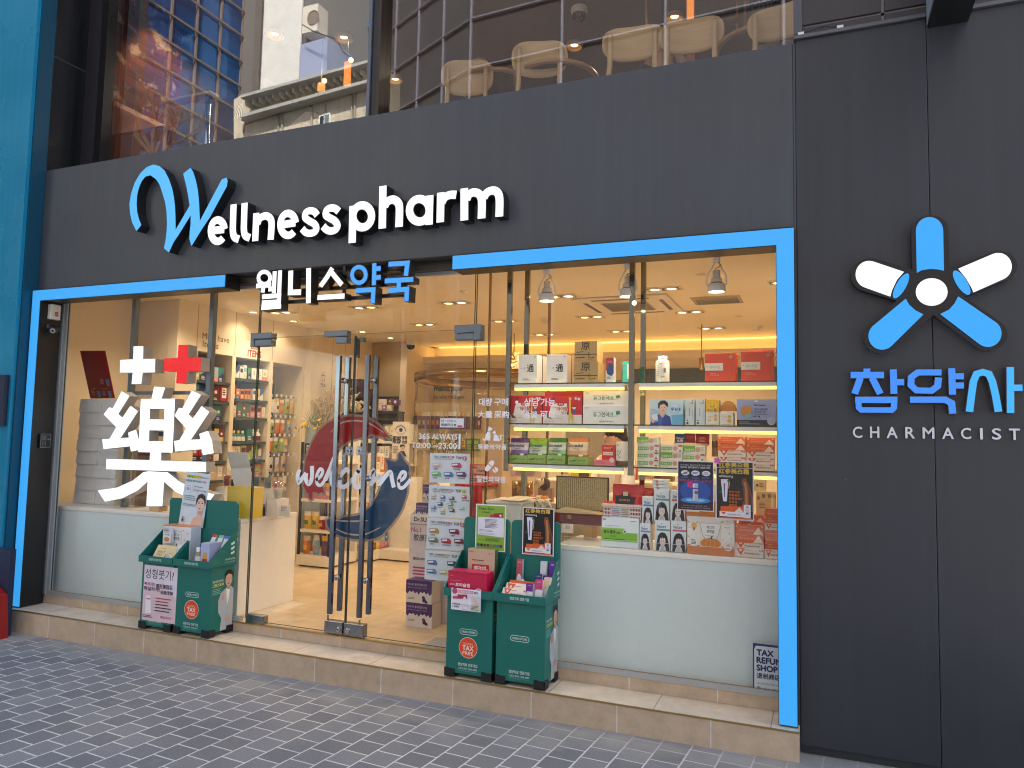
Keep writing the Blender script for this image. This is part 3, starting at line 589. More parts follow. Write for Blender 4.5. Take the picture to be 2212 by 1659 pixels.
# ---------------------------------------------------------------- vinyl lettering and pictures on the glass
VN = K((242, 246, 252), .5, var=.02); YV = YG-.0012
def frame(zone, x0, y0, x1, y1, Y):
    a = at(zone, x0, y0, Y); b = at(zone, x1, y1, Y); return a, b.x-a.x, a.z-b.z
def gface(mb, zone, x0, y0, x1, y1, Y=None, eps=.0002, lift=0.):
    a, w_, h_ = frame(zone, x0, y0, x1, y1, YV if Y is None else Y); return Face(mb, a, (1, 0, 0), (0, 0, -1), w_, h_, eps, lift)
def gt(mb, zone, txt, x0, y0, x1, y1, c=VN, bold=.7): gface(mb, zone, x0, y0, x1, y1).t(txt, 0, 0, 1, 1, c, bold)
mb = MB()
gt(mb, 5, '대량', 893, 922, 975, 970); gt(mb, 5, '구매', 993, 922, 1080, 970); gface(mb, 5, 1127, 938, 1147, 958).el(.5, .5, .5, VN); gt(mb, 5, '상담', 1185, 922, 1280, 972); gt(mb, 5, '가능', 1292, 922, 1385, 972)
gt(mb, 5, '大量', 885, 1004, 978, 1048); gt(mb, 5, '采购', 992, 1004, 1086, 1050); gt(mb, 5, '洽谈', 1176, 1004, 1272, 1052); gt(mb, 5, '可以', 1290, 1004, 1388, 1052)
mb.obj('window_lettering', None, at(5, 1140, 1050, YV), label='white vinyl lettering in Korean and Chinese rows across the right window', cat='lettering')
mb = MB(); gt(mb, 5, '365', 503, 1150, 570, 1188); gt(mb, 5, 'ALWAYS', 588, 1152, 750, 1190); gt(mb, 5, '10:00', 468, 1208, 578, 1246); gt(mb, 5, '~23:00', 598, 1210, 748, 1250); gface(mb, 5, 761, 1152, 771, 1250).r(0, 0, 1, 1, VN)
mb.obj('window_lettering', None, at(5, 620, 1250, YV), label='white vinyl opening hours with a short upright bar on the right door', cat='lettering')
mb = MB(); gt(mb, 5, '동물의약품', 885, 1218, 1070, 1256)
f = gface(mb, 'E', 1110, 280, 1390, 515)   # seated dog and cat
f.pg([(.10, .92), (.18, .55), (.24, .38), (.40, .42), (.40, .94)], VN); f.pg([(.26, .34), (.30, .02), (.36, .10), (.44, .13), (.50, .20), (.46, .27), (.38, .30), (.41, .38)], VN)
f.ln([(.12, .92), (.05, .90), (.02, .80)], .008, VN); f.pg([(.56, .95), (.58, .62), (.60, .52), (.72, .56), (.82, .72), (.88, .96)], VN)
f.pg([(.50, .40), (.53, .36), (.55, .38), (.62, .26), (.66, .36), (.68, .46), (.62, .52), (.52, .49)], VN); f.ln([(.86, .92), (.95, .82), (.90, .70), (.98, .60)], .008, VN)
mb.obj('window_lettering', None, at(5, 980, 1256, YV), label='white vinyl dog and cat figure with Korean word below it', cat='lettering')
mb = MB(); gt(mb, 5, '일반의약품', 878, 1424, 1064, 1470)
f = gface(mb, 'E', 1135, 775, 1330, 970); f.pg([(.30, .28), (.42, .06), (.54, 0), (.68, .06), (.72, .20), (.68, .32), (.56, .50)], VN); f.pg([(.26, .33), (.52, .56), (.36, .80), (.24, .90), (.10, .86), (.02, .72), (.06, .58)], VN)
f.pg([(.84, .88)]+[(.80+.2*math.cos(R(t)), .75+.2*math.sin(R(t))) for t in range(52, -128, -18)], VN); f.pg([(.80+.2*math.cos(R(t)), .77+.2*math.sin(R(t))) for t in range(62, 232, 17)], VN)
mb.obj('window_lettering', None, at(5, 970, 1470, YV), label='white vinyl capsule and pill figure with Korean word below it', cat='lettering')
# small white sticker without its code
mb = MB(); f = gface(mb, 'E', 485, 165, 838, 315, YV-.0002); f.r(0, 0, 1, 1, (150, 92, 110)); f.r(.02, .05, .98, .95, (226, 230, 236)); f.t('扫一扫加入', .06, .18, .69, .45, INK, .5); f.t('健康药店', .06, .56, .56, .84, INK, .5); f.el(.63, .71, .05, (70, 140, 110)); f.r(.73, .74, .93, .92, (190, 80, 110))
mb.obj('sticker', None, at('E', 660, 315, YV), label='small white sticker with Chinese writing and a pink border over the opening hours', cat='sticker')
for sx, lb in ((775, 'left'), (940, 'right')):
    mb = MB(); f = gface(mb, 'D', sx, 212, sx+112, 345, YV-.0002); f.r(0, 0, 1, 1, (120, 124, 130)); f.r(.05, .04, .95, .96, (212, 220, 232)); f.t('미세요', .25, .08, .75, .26, INK, .5); f.t('推', .16, .36, .48, .66, INK, .6); f.pg([(.55, .62), (.68, .36), (.82, .42), (.78, .66)], INK); f.t('PUSH', .18, .74, .84, .92, INK, .6)
    mb.obj('sticker', None, at('D', sx+56, 345, YV), label='small white push sticker on the %s glass door beside its handle' % lb, cat='sticker')
# red and blue brush ring with white script
wd = thing('window_decal', 'red and blue brush ring decal with white script word across both glass doors', 'decal', tuple(at('D', 880, 700, YV)))
RP = [(265, 985), (238, 945), (242, 900), (215, 885), (165, 790), (180, 520), (195, 420), (235, 290), (300, 130), (390, -20), (520, -130), (660, -195), (850, -225), (1030, -213), (1150, -165), (1260, -90), (1330, -20), (1395, 60), (1425, 95), (1340, 75), (1370, 105), (1260, 60), (1150, 30), (1040, 70), (930, 105), (830, 130), (740, 190), (650, 300), (590, 400), (520, 560), (470, 680), (440, 790), (455, 840), (467, 900), (430, 878), (375, 910), (365, 885), (300, 872), (292, 985), (275, 995)]
BP = [(1355, 408), (1440, 420), (1500, 435), (1540, 400), (1545, 330), (1562, 305), (1600, 360), (1630, 420), (1690, 490), (1700, 545), (1685, 600), (1700, 640), (1680, 760), (1670, 880), (1650, 950), (1600, 1110), (1540, 1220), (1440, 1350), (1360, 1430), (1300, 1500), (1210, 1545), (1060, 1565), (900, 1560), (760, 1530), (640, 1490), (560, 1440), (520, 1380), (500, 1290), (545, 1260), (620, 1300), (760, 1240), (900, 1225), (1000, 1200), (1060, 1150), (1150, 1080), (1220, 960), (1290, 800), (1330, 680), (1390, 560), (1385, 470)]
mb = MB(); pr = FILM((150, 128, 108), .8)
for P_ in (RP, BP):
    q = xz('D', P_, YV); n_ = len(q); g_ = .016; cx_ = sum(p[0] for p in q)/n_
    ar = sum(q[i][0]*q[(i+1) % n_][1]-q[(i+1) % n_][0]*q[i][1] for i in range(n_)); sgn = 1 if ar > 0 else -1
    og = []
    for i in range(n_):
        d = Vector((q[(i+1) % n_][0]-q[i-1][0], q[(i+1) % n_][1]-q[i-1][1])).normalized(); og.append((q[i][0]+sgn*d.y*g_, q[i][1]-sgn*d.x*g_))
    V = [(p[0], YV, p[1]) for p in q]+[(p[0], YV, p[1]) for p in og]; mb.add(V, [(i, (i+1) % n_, (i+1) % n_+n_, i+n_) for i in range(n_)], pr)
mb.obj('film_border', wd)
def flat(P_, c, name, k=.0003):
    mb = MB(); q = xz('D', P_, YV-k); tr = tessellate_polygon([[Vector((p[0], p[1], 0)) for p in q]]); mb.add([(p[0], YV-k, p[1]) for p in q], [list(t) for t in tr], c); return mb.obj(name, wd)
flat(RP, FILM((150, 16, 14), .95), 'red_brush'); flat(BP, FILM((4, 60, 94), .95), 'blue_brush')
mb = MB()
for P_ in ([(560, 10), (700, -120), (880, -160), (1100, -130), (1330, 10)], [(640, 1290), (860, 1300), (1100, 1290)], [(600, 1390), (800, 1480), (1050, 1490), (1280, 1390)]):
    mb.ribbon(xz('D', smooth(P_), YV-.0005), [.003+.009*math.sin(math.pi*(i+.3)/(len(P_)*4-3)) for i in range(len(smooth(P_)))], YV-.0005, YV-.0004, K((176, 158, 140), .5))
mb.obj('brush_gap', wd)
mb = MB()
for i, (wz, P_) in enumerate([(56, [(112, 545), (78, 640), (95, 735), (150, 670), (205, 600)]), (62, [(205, 600), (200, 690), (240, 755), (285, 680), (290, 495)]), (46, [(345, 705), (420, 640), (445, 570), (405, 545), (358, 640), (365, 755), (425, 770), (505, 650)]),
    (66, [(480, 700), (560, 520), (605, 400), (625, 390), (600, 540), (575, 720), (620, 800), (680, 720)]), (60, [(835, 585), (780, 550), (700, 660), (700, 785), (780, 790), (885, 680)]), (62, [(960, 555), (905, 670), (915, 790), (985, 785), (1020, 660), (985, 560), (945, 590)]),
    (50, [(1020, 660), (1060, 570), (1050, 700), (1065, 760)]), (56, [(1075, 740), (1180, 560), (1165, 690), (1145, 785)]), (56, [(1150, 760), (1260, 640), (1285, 690), (1258, 775)]), (62, [(1262, 770), (1370, 630), (1430, 590), (1450, 690), (1478, 810)]), (50, [(1540, 725), (1625, 670), (1645, 600), (1595, 590), (1548, 690), (1555, 800), (1620, 805), (1722, 692)])]):
    q = xz('D', smooth(P_, 6), YV-.0008); mb.ribbon(q, wpx('D', *P_[0], wz, YV)*.92, YV-.0008-i*.00004, YV-.0006, VN)
mb.obj('script_word', wd)
# two printed sheets fixed to the right window, with flower stickers
def sheet(name, zone, x0, y0, x1, y1, Y, label, cat='poster', th=.0012, group=None, back=(232, 228, 236)):
    a, w_, h_ = frame(zone, x0, y0, x1, y1, Y); mb = MB(); mb.box(a.x, a.x+w_, Y, Y+th, a.z-h_, a.z, K(back, .4))
    o = mb.obj(name, None, (a.x+w_/2, Y, a.z-h_), label=label, cat=cat, group=group); mb = MB(); return o, mb, Face(mb, a, (1, 0, 0), (0, 0, -1), w_, h_)
def cream_ad(f, two=True):
    f.r(.03, .02 if not two else .025, .97, .975, (18, 18, 22)); y = 0
    if two: f.r(.03, .118, .97, .124, (226, 226, 232)); f.t('红参美白霜', .09, .03, .87, .105, (222, 186, 70), .8); y = .105
    f.t('红参美白霜', .09, .03+y, .87, .115+y, (222, 186, 70), .8); f.t('whitening', .09, .135+y, .46, .19+y, (226, 226, 230), .3)
    f.pg([(.70, .19+y), (.80, .18+y), (.84, .26+y), (.90, .45), (.97, .62), (.97, .84), (.80, .84), (.66, .80), (.74, .66), (.72, .42), (.68, .28+y)], (128, 70, 36)); f.pg([(.74, .25+y), (.79, .24+y), (.84, .5), (.84, .76), (.78, .76), (.77, .48)], (186, 124, 74)); f.pg([(.88, .46), (.92, .6), (.95, .8), (.88, .82)], (80, 40, 22))
    f.pg([(.14, .21+y), (.34, .21+y), (.30, .69), (.20, .69)], (222, 222, 240)); f.pg([(.215, .28+y), (.25, .28+y), (.245, .62), (.225, .62)], (90, 60, 110)); f.el(.35, .235+y, .04, (30, 96, 60)); f.el(.13, .53, .035, (30, 96, 60)); f.ln([(.37, .25+y), (.36, .42), (.33, .47)], .006, (190, 150, 100))
    for i, t_ in enumerate(('美白功能', '改善皱纹', '青春痘治疗', '高保湿', '高营养')): f.tl(t_, .36, .50+i*.057, .042, (196, 104, 44), .6)
    f.pg([(.14, .77), (.76, .76), (.76, .86), (.13, .86)], (214, 96, 42)); f.pg([(.50, .86), (.63, .775), (.74, .86)], (238, 214, 200)); f.pg([(.11, .855), (.75, .862), (.75, .945), (.11, .94)], (232, 226, 236)); f.pg([(.14, .865), (.28, .865), (.22, .915)], (216, 92, 44)); f.t('White Bowdle Cream', .32, .89, .66, .915, (60, 40, 60))
    f.r(.74, .73, .92, .95, (226, 226, 236)); f.el(.83, .77, .03, (198, 150, 120)); f.pg([(.78, .80), (.88, .80), (.87, .87), (.79, .87)], (214, 206, 210)); f.pg([(.79, .86), (.87, .86), (.86, .89), (.80, .89)], (92, 120, 168)); f.r(.08, .952, .95, .974, (206, 110, 60))
def serum_ad(f):
    f.r(.025, .02, .975, .98, (12, 20, 44)); f.pg([(.025, .36), (.975, .36), (.975, .82), (.025, .82)], (14, 46, 112)); f.el(.5, .60, .42, (22, 78, 170), .22); f.el(.5, .79, .40, (60, 140, 214), .06); f.el(.5, .785, .26, (150, 208, 244), .03); f.r(.025, .87, .975, .98, (52, 14, 40))
    f.t('탄력 있는 동안피부를 위한 세럼', .09, .07, .90, .105, (206, 206, 210)); f.t('컴디어드 블루 콜라무드 세럼의 특징!', .09, .115, .90, .152, (216, 216, 220), .4)
    for i, x in enumerate((.22, .50, .79)): f.el(x, .245, .115, (216, 220, 236), .053)
    f.t('20', .17, .225, .27, .268, (40, 40, 90), .5); f.ln([(.13, .275), (.31, .215)], .004, (120, 40, 60)); f.bars(.42, .222, .58, .27, 3, (60, 64, 110)); f.t('NEW', .73, .222, .85, .244, (40, 40, 90), .4); f.t('CONCEPT', .70, .252, .88, .268, (40, 40, 90), .4)
    for x in (.10, .40, .68): f.bars(x, .32, x+.22, .36, 3, (96, 110, 160))
    f.t('‘피부에 바르는 보톡스’', .06, .375, .94, .425, (190, 84, 66), .4); f.r(.43, .46, .58, .80, (176, 180, 196)); f.r(.43, .54, .58, .56, (50, 50, 120)); f.r(.44, .46, .48, .53, (226, 230, 236)); f.r(.44, .60, .57, .66, (90, 96, 130)); f.r(.45, .57, .48, .79, (214, 218, 228)); f.el(.505, .46, .075, (196, 200, 212), .012)
    f.t('컴디어드 블루 콜라무드 세럼', .18, .885, .82, .91, (170, 160, 180)); f.t('눈에 번지는 탄력의 결정체', .12, .925, .90, .95, (170, 160, 180))
o, mb, f = sheet('poster', 'I', 690, 600, 1222, 1348, YG+.004, 'dark blue poster of a silver serum bottle taped to the right window'); serum_ad(f); mb.obj('print', o)
o, mb, f = sheet('poster', 'I', 1245, 600, 1803, 1485, YG+.004, 'black poster with two gold Chinese headings taped to the right window'); cream_ad(f); mb.obj('print', o)
def flower(zone, cx, cy, r_, Y, label, c):
    mb = MB(); p = at(zone, cx, cy, Y); rr = wpx(zone, cx, cy, r_*2, Y)/2
    P_ = [(p.x+rr*(1+.16*math.cos(10*math.pi*i/50*2/2))*math.cos(2*math.pi*i/50)*.9, p.z+rr*(1+.16*math.cos(5*2*math.pi*i/50))*math.sin(2*math.pi*i/50)*.9) for i in range(50)]
    mb.prism(P_, Y-.001, Y, K(c, .45)); f = Face(mb, (p.x-rr, Y-.001, p.z+rr), (1, 0, 0), (0, 0, -1), 2*rr, 2*rr); f.t('최고의', .3, .3, .7, .45, (150, 40, 96), .4); f.t('보습력', .3, .54, .7, .7, (150, 40, 96), .4)
    mb.obj('flower_sticker', None, (p.x, Y, p.z), label=label, cat='sticker')
flower('I', 1268, 602, 52, YG+.0025, 'pale pink flower sticker on the corner of the black poster', (216, 118, 190)); flower('I', 878, 952, 50, YG+.0025, 'hot pink flower sticker in the middle of the blue poster', (214, 44, 140))
a = at(9, 455, 848, YG+.004); b = at(9, 466, 1168, YG+.004)
mb = MB(); mb.box(a.x, a.x+.23, YG+.003, YG+.0042, b.z, a.z, K((36, 50, 110), .4)); o = mb.obj('sticker', None, (a.x+.1, YG, b.z), label='white tax refund sticker with navy border low in the right window', cat='sticker')
mb = MB(); f = Face(mb, (a.x, YG+.003, a.z), (1, 0, 0), (0, 0, -1), .23, a.z-b.z)
f.pg([(.03, .12), (.06, .06), (.1, .045), (.96, .045), (.96, .975), (.03, .975)], (214, 222, 230)); NV = (30, 40, 104)
f.tl('TAX', .09, .12, .115, NV, 2); f.tl('REFUND', .09, .275, .115, NV, 2); f.tl('SHOP', .09, .43, .115, NV, 2); f.tl('退税商店', .09, .59, .11, NV, .9); f.tl('Available here', .09, .77, .05, (150, 160, 170)); f.el(.13, .9, .05, (140, 150, 160)); f.tl('Global Blue', .24, .88, .045, (120, 130, 144), .5); mb.obj('print', o)
# ---------------------------------------------------------------- helpers for goods
def carton(label, zone, x0, y0, x1, y1, Y, dep, col, draw=None, z0=None, group=None, name='carton', cat='box', side=None, top=None, rough=.45, bev=.0012):
    a = at(zone, x0, y1, Y); b = at(zone, x1, y0, Y); h = b.z-a.z; z0 = a.z if z0 is None else z0
    mb = MB(); mb.box(a.x, b.x, Y, Y+dep, z0, z0+h, K(side or col, rough, var=.03), front=K(col, rough, var=.03), top=K(top or col, rough, var=.03))
    o = mb.obj(name, None, ((a.x+b.x)/2, Y+dep/2, z0), bev=bev, label=label, cat=cat, group=group)
    if draw:
        m2 = MB(); f = Face(m2, (a.x, Y, z0+h), (1, 0, 0), (0, 0, -1), b.x-a.x, h); draw(f); m2.obj('print', o)
    return o
def pouch(label, zone, x0, y0, x1, y1, Y, bulge, cols, draw=None, z0=None, group=None, lean=0., name='sweet_bag', cat='bag', rough=.3):
    a = at(zone, x0, y1, Y); b = at(zone, x1, y0, Y); w_ = b.x-a.x; h = b.z-a.z; z0 = a.z if z0 is None else z0
    nx, nz = 8, 10; rr = random.Random(int(x0+y0)); V = []; Fc = []; M = []
    for side in (0, 1):
        for j in range(nz+1):
            for i in range(nx+1):
                u, v = i/nx, j/nz; bu = (math.sin(math.pi*u)**.6)*(math.sin(math.pi*min(1, v*1.12)) if v < .93 else 0)**.55 if 0 < v < .93 else 0
                wv = .004*math.sin(9*u+5*v+x0)+.003*rr.uniform(-1, 1)
                y = Y+bulge*(1-bu) if side == 0 else Y+bulge*(1+bu)+.001
                V.append((a.x+w_*(u+(.02 if .2 < v < .8 else 0)*(1 if u < .5 else -1)*.6), y+wv*.5+lean*v*h, z0+h*v))
    st = (nx+1)*(nz+1)
    for side in (0, 1):
        for j in range(nz):
            for i in range(nx):
                q = side*st+j*(nx+1)+i; f_ = (q, q+1, q+nx+2, q+nx+1); Fc.append(f_ if side == 0 else f_[::-1]); M.append(K(cols[min(len(cols)-1, int(j/nz*len(cols)))], rough, var=.1))
    mb = MB(); mb.add(V, Fc, M); o = mb.obj(name, None, (a.x+w_/2, Y+bulge, z0), smooth=True, label=label, cat=cat, group=group)
    if draw:
        m2 = MB(); U_ = Vector((0, -lean, -1)).normalized(); f = Face(m2, (a.x, Y+lean*h-.003, z0+h), (1, 0, 0), U_, w_, h); draw(f); m2.obj('print', o)
    return o
# ---------------------------------------------------------------- counters under the windows
CW = (214, 226, 226); LW = (238, 234, 226)
def counter(label, x0, x1, y0, y1, z1, loc, side=None):
    t = thing('display_counter', label, 'counter', loc)
    mb = MB(); mb.box(x0, x1, y0, y1, .069, z1-.031, K(LW, .35, var=.02), front=K(CW, .28, var=.02)); mb.obj('cabinet', t, bev=.002)
    mb = MB(); mb.box(x0, x1+.004, y0-.006, y1, z1-.03, z1, K(LW, .3, var=.02)); mb.obj('worktop', t, bev=.002); return t
counter('pale blue white counter filling the lower part of the left window', -6.5, -3.985, .27, .93, .80, (-4.9, .6, .069))
rc = counter('pale blue white counter filling the lower part of the right window', -1.44, .125, .265, .80, .795, (-.7, .5, .069))
mb = MB(); mb.quad((-1.43, .268, .797), (0.1, .268, .797), (0.1, .268, .845), (-1.43, .268, .845), GL(.06, (.98, .99, .99))); mb.box(-1.43, .1, .267, .270, .845, .847, K((220, 226, 226), .2)); mb.obj('acrylic_guard', rc)
# ---------------------------------------------------------------- hanging glass shelves in the right window
sh = thing('hanging_shelf', 'tall mirror steel posts carrying three lit glass shelves in the right window', 'shelf', (-.9, .5, 1.295))
MIR = K((140, 142, 130), .07, 1., 0); SZ = (1.83, 1.562, 1.297)
for x in (-1.835, -.985, .06):
    for y in (.37, .70):
        mb = MB(); mb.box(x-.0165, x+.0165, y-.014, y+.014, 1.24 if y < .5 else .80, 2.82, MIR); mb.obj('post', sh, bev=.001)
SG2 = GL(.05, (.90, .96, .92)); SGE = K((46, 74, 58), .2); LED = EM((255, 205, 96), 3*LB); ALW = K((226, 226, 224), .35, .2)
for bx0, bx1 in ((-1.815, -1.003), (-.967, .05)):
    for z in SZ:
        mb = MB(); mb.box(bx0, bx1, .352, .715, z-.004, z-.0005, SG2); mb.box(bx0, bx1, .350, .3518, z-.008, z-.0005, SGE); mb.obj('glass_shelf', sh)
        mb = MB(); mb.box(bx0+.035, bx1-.03, .356, .385, z-.032, z-.009, ALW); mb.box(bx0+.03, bx0+.0345, .358, .383, z-.05, z-.012, ALW); mb.tube([(bx1-.028, .37, z-.02), (bx1-.01, .372, z-.012), (bx1-.004, .375, z-.05), (bx1, .38, z-.02)], .003, ALW, 6); o = mb.obj('light_strip', sh, bev=.001)
        mb = MB(); mb.box(bx0+.036, bx1-.031, .357, .380, z-.050, z-.0325, LED); mb.obj('lit_tube', o)
Y1 = .40
# top shelf
def tong(f): f.t('通', .46, .34, .82, .60, (30, 28, 26), .5); f.t('통', .30, .44, .37, .50, INK); f.t('파이오', .10, .455, .26, .485, (120, 110, 100)); f.bars(.24, .83, .66, .90, 2, (130, 110, 90)); f.el(.88, .08, .045, (180, 176, 170)); f.r(.06, .07, .16, .085, (170, 160, 150))
for i, (x0, x1, lb) in enumerate(((330, 612, 'first white slipcase box with black brush character, beside the left post'), (740, 1042, 'second white slipcase box with black brush character, next to the gold boxes'))):
    o = carton(lb, 'F', x0, 342, x1, 765, Y1, .10, (236, 228, 216), tong, SZ[0], group='white slipcase boxes on the top shelf')
    mb = MB(); q = o.location; h = at('F', 0, 345, Y1).z-at('F', 0, 765, Y1).z; w_ = at('F', x1, 700, Y1).x-at('F', x0, 700, Y1).x; mb.box(q.x-w_/2, q.x+w_/2, Y1+.101, Y1+.107, SZ[0], SZ[0]+h-.003, K((40, 30, 28), .6)); mb.box(q.x-w_/2, q.x+w_/2, Y1+.1075, Y1+.19, SZ[0], SZ[0]+h-.002, K((226, 216, 204), .5)); mb.obj('inner_box', o)
def gold(f): f.t('原', .30, .02, .68, .42, (64, 50, 30), .5); f.ln([(.10, .53), (.40, .51)], .005, (64, 50, 30)); f.r(.02, .62, .99, .66, (44, 34, 22)); f.ln([(.64, .52), (.64, .80), (.70, .82), (.86, .80), (.87, .74)], .005, (64, 50, 30)); f.ln([(.07, .80), (.46, .79)], .006, (64, 50, 30)); f.t('Pmg', .09, .88, .26, .93, (220, 90, 60), .3); f.bars(.55, .90, .9, .93, 1, (80, 66, 40))
o = carton('gold box with large Chinese characters, lower of two stacked on the top shelf', 'F', 1140, 450, 1492, 757, Y1, .145, (176, 142, 88), gold, SZ[0], group='gold boxes on the top shelf', rough=.35)
hz = at('F', 1300, 450, Y1).z-at('F', 1300, 757, Y1).z
carton('gold box with large Chinese characters, upper of two stacked on the top shelf', 'F', 1147, 142, 1482, 450, Y1+.003, .14, (182, 146, 90), gold, SZ[0]+hz+.0005, group='gold boxes on the top shelf', rough=.35)
def mari(f): f.pg([(0, 0), (1, 0), (1, .30), (.8, .42), (.3, .36), (0, .52)], (186, 62, 66)); f.pg([(.05, .50), (.45, .22), (.8, .30), (1, .26), (1, .62), (.7, .74), (.2, .66)], (52, 76, 130)); f.t('TIME BALL', .2, .15, .8, .19, (240, 220, 220)); f.bars(.1, .76, .7, .86, 3, (120, 110, 120))
carton('small tall box splashed red and blue beside the gold boxes', 'F', 1605, 385, 1722, 752, Y1, .06, (232, 222, 212), mari, SZ[0])
def teal(f): f.r(.50, .10, .98, .78, (232, 226, 214)); f.t('청', .66, .24, .84, .38, (140, 120, 90)); f.t('라', .66, .42, .84, .55, (140, 120, 90)); f.t('토', .66, .60, .84, .72, (140, 120, 90)); f.el(.14, .11, .08, (200, 180, 120))
carton('turquoise box with a white panel standing against the middle post', 'F', 1845, 427, 1985, 752, Y1+.10, .05, (70, 186, 172), teal, SZ[0])
a = at('G', 375, 745, Y1+.05); b = at('G', 575, 355, Y1+.05); cx = (a.x+b.x)/2; rr_ = (b.x-a.x)/2; hh = b.z-a.z; wb = K((238, 226, 210), .35, var=.02)
bt = MB(); bt.lathe([(0, 0), (rr_*.9, 0), (rr_, .006), (rr_, hh*.76), (rr_*.93, hh*.82), (rr_*.66, hh*.865), (rr_*.64, hh*.88)], (cx, Y1+.05, SZ[0]), wb, 28); o = bt.obj('pill_bottle', None, (cx, Y1+.05, SZ[0]), smooth=True, label='white round pill bottle alone on the right half of the top shelf', cat='bottle')
bt = MB(); bt.lathe([(rr_*.67, hh*.872), (rr_*.68, hh*.99), (rr_*.62, hh), (0, hh)], (cx, Y1+.05, SZ[0]), K((242, 234, 222), .4), 28); bt.obj('cap', o, smooth=True)
mb = MB(); f = Face(mb, (cx-rr_*.7, Y1+.05-rr_*1.01, SZ[0]+hh*.72), (1, 0, 0), (0, 0, -1), rr_*1.4, hh*.6, lift=0); f.t('通', .72, .32, .98, .6, (30, 28, 26), .5); f.t('통', .58, .40, .66, .47, INK); f.el(.32, .05, .03, INK); f.r(.38, .03, .56, .07, (120, 110, 104)); f.bars(0, .16, .3, .9, 6, (150, 140, 130), .18); f.bars(.45, .82, .95, .92, 2, (130, 120, 110)); mb.obj('print', o)
def azy(f): f.r(0, .35, .60, .61, (238, 226, 206)); f.t('에이자임', .15, .43, .50, .54, (150, 132, 104)); f.el(.85, .13, .062, (186, 148, 100)); f.bars(.05, .44, .09, .52, 1, (190, 176, 150)); f.t('혈액순환 및', .16, .69, .36, .73, (248, 216, 196)); f.t('간 건강 개선 제품', .16, .75, .46, .79, (248, 216, 196))
for i, (x0, y0, x1, lb) in enumerate(((1090, 318, 1533, 'orange red square box with cream label, left of the pair on the top shelf'), (1615, 292, 2080, 'orange red square box with cream label, right of the pair by the blue frame'))):
    o = carton(lb, 'G', x0, y0, x1, 738-i*5, Y1, .075, (226, 76, 40), azy, SZ[0], group='orange red boxes on the top shelf')
    mb = MB(); w_ = at('G', x1, 700, Y1).x-at('G', x0, 700, Y1).x; h = at('G', 0, y0, Y1).z-at('G', 0, 738, Y1).z; mb.box(o.location.x-w_/2, o.location.x+w_/2, Y1+.08, Y1+.13, SZ[0], SZ[0]+h-.002, K((206, 66, 36), .45)); mb.obj('rear_half', o)
# second shelf
def kids(f):
    f.r(0, .68, 1, 1, (226, 218, 212)); f.pg([(.16, .68), (.20, .40), (.24, .30), (.40, .26), (.62, .28), (.64, .5), (.62, .7)], (240, 230, 224)); f.el(.46, .30, .09, (150, 34, 36), .07); f.t('홍삼', .41, .265, .52, .33, (240, 220, 200), .4)
    f.t('아이랑', .36, .39, .64, .55, (196, 40, 50), .8); f.t('친구랑', .48, .57, .68, .67, INK, .5); f.t('6년근', .26, .40, .35, .44, INK)
    f.pg([(.67, .96), (.68, .14), (.66, .09), (.70, .05), (.75, .10), (.72, .16), (.73, .6), (.80, .74), (.78, .96), (.75, .96), (.74, .8), (.71, .8), (.70, .96)], (228, 186, 70)); f.el(.81, .42, .045, (244, 214, 190)); f.pg([(.77, .40), (.79, .34), (.86, .36), (.86, .40)], (80, 40, 40)); f.pg([(.78, .50), (.84, .50), (.86, .62), (.77, .62)], (70, 96, 170)); f.pg([(.06, .62), (.2, .74), (.26, .84), (.12, .8)], (130, 80, 50))
    for x, y, c in ((.85, .10, (190, 190, 220)), (.93, .12, (214, 214, 230)), (.28, .10, (120, 40, 40))): f.el(x, y, .035, c, .05)
    f.bars(.05, .91, .36, .93, 1, (90, 60, 60)); f.bars(.3, .8, .6, .82, 1, (190, 70, 70))
carton('red children ginseng box with a giraffe, left of two on the second shelf', 'F', 186, 945, 682, 1347, Y1, .14, (196, 34, 44), kids, SZ[1], group='red giraffe boxes')
carton('red children ginseng box with a giraffe, right of two on the second shelf', 'F', 692, 945, 1258, 1347, Y1, .14, (200, 34, 44), kids, SZ[1], group='red giraffe boxes')
hz = at('F', 900, 945, Y1).z-at('F', 900, 1347, Y1).z
carton('plain red box lying behind on top of the giraffe boxes', 'F', 722, 872, 1272, 945, Y1+.06, .09, (190, 30, 36), None, SZ[1]+hz+.0005)
def ugr(f): f.t('유그린에프', .22, .37, .66, .62, (44, 122, 66), .6); f.t('연고', .67, .54, .75, .62, (120, 130, 120)); f.bars(.2, .30, .64, .34, 1, (150, 190, 160)); f.pg([(.70, .33), (.78, .28), (.80, .46), (.72, .52)], (52, 150, 84)); f.t('동성제약주식회사', .36, .82, .66, .91, (70, 70, 74), .3); f.bars(.04, .10, .14, .2, 2, (170, 190, 190))
o = carton('white ointment carton with green Korean name, lower of two', 'F', 1270, 1080, 1957, 1352, Y1, .15, (234, 232, 226), ugr, SZ[1], group='white ointment cartons with green name')
hz = at('F', 1600, 1080, Y1).z-at('F', 1600, 1352, Y1).z
carton('white ointment carton with green Korean name, upper of two', 'F', 1278, 868, 1955, 1078, Y1+.004, .14, (234, 230, 220), ugr, SZ[1]+hz+.0005, group='white ointment cartons with green name')
